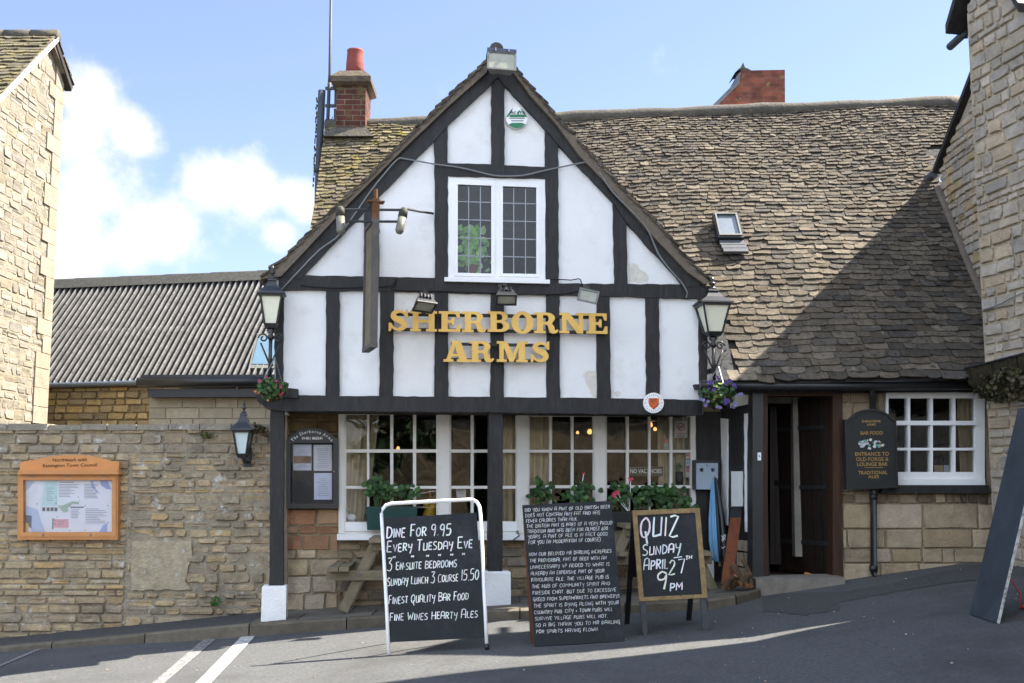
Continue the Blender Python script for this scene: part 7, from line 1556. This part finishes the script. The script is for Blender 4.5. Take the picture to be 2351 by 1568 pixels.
# ------------------------------------------------------------------ in the windows
def window_items():
    w = WW - .03
    mb = MB(); pxrect(mb, FA, 1549, 966, 1578, 1005, w, w + .003, (.60, .58, .56)); t = thing('no_smoking_sign', FA.h3(1563, 1005, w), 'small no smoking notice in the top right window pane', 'notice'); mb.build('sheet', M['card'], t)
    mb = MB(); W = w + .0035
    ring = lambda r, n=20: [FA.hit(1563.5 + r * math.cos(2 * math.pi * i / n), 980 - r * math.sin(2 * math.pi * i / n), W) for i in range(n)]
    slab_outline(mb, FA, ring(9), [ring(7)[::-1]], w + .003, W); pxprism(mb, FA, [(1557,985.5),(1568.5,973),(1570,974.5),(1558.5,987)], w + .0035, W + .001); put_text(mb, FA, "NO SMOKING", 1551.5, 997.5, 1575.5, 997.5, 4, W + .0005); mb.build('red_mark', M['red'], t)
    mb = MB(); pxrect(mb, FA, 1557, 979, 1569, 981, w + .003, W - .0002)
    for k in range(2): pxrect(mb, FA, 1554, 1000 + k * 2, 1573, 1000.9 + k * 2, w + .003, W)
    mb.build('print', M['print_dark'], t)
    t = thing('card_stickers', FA.h3(1580, 1095, w), 'strip of small coloured payment stickers at the right edge of the window', 'stickers')
    mb = MB(); pxrect(mb, FA, 1574, 1041, 1586, 1096, w, w + .003, (.62, .62, .60)); mb.build('sheet', M['card'], t)
    mb = MB()
    for y, c in ((1044, (.62,.18,.12)), (1048.5, (.70,.45,.12)), (1053, (.12,.2,.5)), (1061, (.25,.45,.62)), (1069, (.10,.25,.55)), (1073, (.55,.12,.12)), (1079, (.55,.12,.28))): pxrect(mb, FA, 1575.5, y, 1584, y + 3.6, w + .003, w + .004, c)
    mb.build('card_mark', M['card'], t)
    t = thing('menu_sticker', FA.h3(1530, 1030, w), 'small red and pale green sticker in the upper right window', 'sticker')
    mb = MB(); pxrect(mb, FA, 1524, 1009, 1538, 1016, w, w + .003, (.62, .12, .12)); pxrect(mb, FA, 1524, 1017, 1538, 1031, w, w + .003, (.42, .52, .44)); mb.build('sheet', M['card'], t)
    mb = MB(); pxrect(mb, FA, 1526, 1012, 1536, 1013.4, w + .003, w + .0035)
    mb.build('print', M['white'], t); mb = MB()
    for y in (1020, 1023.5, 1027): pxrect(mb, FA, 1526, y, 1535, y + 1, w + .003, w + .0035)
    mb.build('print', M['print_grey'], t)
    t = thing('vacancy_sign', FA.h3(1483, 1088, w), 'black sign with white capitals about vacancies inside the right hand window', 'sign')
    mb = MB(); pxrect(mb, FA, 1443, 1071, 1522, 1092, w - .02, w - .012); mb.build('board', M['black'], t)
    mb = MB(); put_text(mb, FA, "NO VACANCIES", 1447, 1086, 1519, 1086, 9.5, w - .0105); mb.build('lettering', M['white'], t)
    t = thing('jug', FA.h3(1560, 1112, w - .1), 'dark jug holding pale greenery on the ledge behind the right window', 'jug')
    mb = MB(); c = FA.h3(1560, 1113, w - .1); mb.smooth = True; mb.lathe(c, [(.045, 0), (.055, .06), (.05, .12), (.055, .15)], 12); mb.build('pot', M['black'], t); mb = MB(); foliage(mb, c + Vector((0, 0, .2)), .09, .04, .07, 50, .014, .026, [(.30,.34,.22),(.22,.28,.16)]); mb.build('foliage', M['leaf'], t)
    t = thing('notice_sheet', FA.h3(1058, 1165, w), 'white sheet of paper stood in the second window', 'paper'); mb = MB(); pxprism(mb, FA, [(1049,1142),(1070,1142),(1069,1120),(1046,1120)], w - .03, w - .027, (.66,.67,.66)); mb.build('sheet', M['paper'], t)
    mb = MB()
    for y in (1125, 1129, 1133): pxrect(mb, FA, 1051, y, 1065, y + 1, w - .027, w - .0265)
    mb.build('print', M['print_grey'], t)
    for (x0, x1, y0, y1, col, lab) in ((2145, 2165.5, 1068, 1083, (.50, .38, .24), 'small tan card stood on the ledge of the sash window'), (2167, 2188, 1068, 1083, (.55, .62, .74), 'small pale blue card stood on the ledge of the sash window')):
        mb = MB(); pxrect(mb, FD, x0, y0, x1, y1, -.12, -.115, col); tag(mb.build('card', M['card']), lab, 'card')
    t = thing('ornament', FA.h3(805, 1200, w - .06), 'white bird shaped ornament on the ledge in front of the left curtain', 'ornament'); c = FA.h3(806, 1198, w - .05)
    mb = MB(); mb.smooth = True; mb.blob(c + Vector((0, 0, .045)), .06, .03, .045, 12, 8); mb.tube([c + Vector((-.035, 0, .06)), c + Vector((-.055, 0, .10)), c + Vector((-.045, 0, .135)), c + Vector((-.025, 0, .14))], [.02, .013, .012, .006], 8); mb.build('bird', M['white'], t)
    t = thing('ornament', FA.h3(983, 1200, w - .2), 'yellow horse head ornament inside the first window behind the white board frame', 'ornament'); c = FA.h3(986, 1205, w - .2)
    mb = MB(); mb.smooth = True; mb.tube([c, c + Vector((.0, 0, .13)), c + Vector((.02, -.01, .22)), c + Vector((.04, -.01, .30))], [.085, .075, .055, .04], 12); mb.tube([c + Vector((.03, -.01, .28)), c + Vector((-.02, -.06, .24)), c + Vector((-.045, -.09, .20))], [.045, .036, .028], 10)
    for s in (-.02, .03): mb.tube([c + Vector((.03 + s, -.01, .31)), c + Vector((.035 + s * 1.4, -.01, .37))], [.014, .003], 6)
    mb.build('head', mat('yellow_ornament', srgb(206, 168, 52), var=.15, rough=.5, bump=0), t)
    # lit lamps inside
    for (x, y, d, r, lab) in ((914, 1029, 1.6, .022, 'small glowing lamp deep inside the left window'), (1354, 991, 1.2, .032, 'glowing wall lamp inside the third window, beside the wide mullion'), (1326, 993, 2.6, .022, 'dim orange lamp far inside the third window'), (1492, 975, 1.3, .036, 'orange shaded lamp glowing in the fourth window'), (1504, 985, 1.9, .025, 'smaller orange lamp further back in the fourth window')):
        c = FA.h3(x, y, WW - d); t = thing('lamp', c - Vector((0, 0, r * 2)), lab, 'lamp', 'lit lamps inside the bar'); mb = MB(); mb.smooth = True; mb.lathe(c - Vector((0, 0, r)), [(r * .4, 0), (r, r * .5), (r * .9, r * 1.4), (r * .4, r * 2)], 12); mb.build('bulb', M['bulb'], t)
        mb = MB(); mb.lathe(c + Vector((0, 0, r)), [(r * .5, 0), (r * .25, r * .4), (.006, r * .6), (.006, .45)], 10); mb.build('fitting', M['iron'], t)
window_items()

# ------------------------------------------------------------------ mast and flue beside the left chimney
def mast():
    Y = 15.25
    a, b, c = PY(760.5, -40, Y), PY(756, 190, Y), PY(751, 316, Y)
    t = thing('aerial_mast', c, 'thin dark aerial mast strapped to the brick chimney', 'aerial mast'); mb = MB(); mb.smooth = True; mb.tube([c, b], .024, 10); mb.tube([b, PY(757, 170, Y), a], [.022, .02, .018], 10); mb.build('pole', M['pipe'], t)
    mb = MB()
    for y in (203, 243, 287): p = PY(747, y, Y); q = PY(777, y, Y + .02); mb.box((p + q) / 2, ((q - p).length / 2, 0, 0), (0, .02, 0), (0, 0, .02))
    p, q = PY(771, 205, Y), PY(771, 243, Y); mb.box((p + q) / 2, (.018, 0, 0), (0, .02, 0), (0, 0, (p - q).length / 2)); p, q = PY(769, 250, Y), PY(769, 290, Y); mb.box((p + q) / 2, (.014, 0, 0), (0, .02, 0), (0, 0, (p - q).length / 2)); mb.tube([PY(764, 268, Y), PY(758, 280, Y)], .006, 5)
    mb.build('bracket', M['iron'], t)
    a, b, c = PY(739, 208, Y), PY(734, 330, Y), PY(729, 440, Y); t = thing('flue_pipe', c, 'fat grey flue pipe rising left of the chimney', 'flue pipe'); mb = MB(); mb.smooth = True; mb.tube([c - Vector((0, 0, 2.2)), c, b, a], [.036, .040, .05, .051], 14); mb.lathe(PY(731.5, 388, Y), [(.062, -.05), (.062, .05)], 14)
    mb.build('pipe', M['pipe'], t)
    mb = MB()
    for k in range(26): y = 225 + k * 8; p = PY(735 - (y - 208) * .043 - 6.2 + RNG.uniform(-1.2, .6), y + RNG.uniform(-3, 3), Y); mb.blob(p, .012, .014, .026, 6, 4, .3)
    mb.build('ivy_stub', M['bark'], t)
mast()
# ------------------------------------------------------------------ litter on the road: uncountable specks
mb = MB()
for _ in range(130):
    x = RNG.uniform(-4.5, 5); y = RNG.uniform(7.5, 12.1)
    if x < 2.3 and y > 11.3: continue
    if y > yk(min(x, 2.6)) - .05 and x < 2.8: continue
    z = zr(x, y) + .006 * math.sin(x * 2.1 + y) + .004; a = RNG.uniform(0, 3.1); s = RNG.uniform(.003, .010); d = Vector((math.cos(a), math.sin(a), 0)) * s; e = Vector((-d.y, d.x, 0)) * RNG.uniform(.3, .7); c = RNG.choice([(.45,.44,.40),(.35,.33,.28),(.25,.22,.17),(.35,.22,.14)])
    mb.box((x, y, z), d, e, (0, 0, .003), c)
o = mb.build('litter', M['card']); tag(o, 'pale specks of grit and cigarette ends scattered on the road', 'litter', kind='stuff')

def street_tree():
    b = Vector((1.5, -9.5, 0)); t = thing('tree', b, 'leafy tree across the road, mirrored dark in the middle pub windows', 'tree')
    mb = MB(); mb.smooth = True; mb.tube([b + Vector((0, 0, -.3)), b + Vector((.05, 0, 1.2)), b + Vector((-.05, .1, 2.6)), b + Vector((.1, 0, 4.4))], [.24, .18, .15, .06], 10)
    for a in range(6): d = Vector((math.cos(a * 1.1), math.sin(a * 1.1), .8)); mb.tube([b + Vector((0, 0, 2.2 + .2 * a)), b + Vector((0, 0, 2.2 + .2 * a)) + d * .8, b + Vector((0, 0, 2.3 + .2 * a)) + d * 1.6], [.08, .05, .02], 6)
    mb.build('trunk', M['bark'], t); mb = MB()
    for k in range(14): c = b + Vector((RNG.gauss(0, .8), RNG.gauss(0, .8), RNG.uniform(2.4, 4.8))); foliage(mb, c, .75, .75, .55, 110, .06, .12, GREEN, shell=.3)
    mb.build('crown', M['leaf'], t)
street_tree()
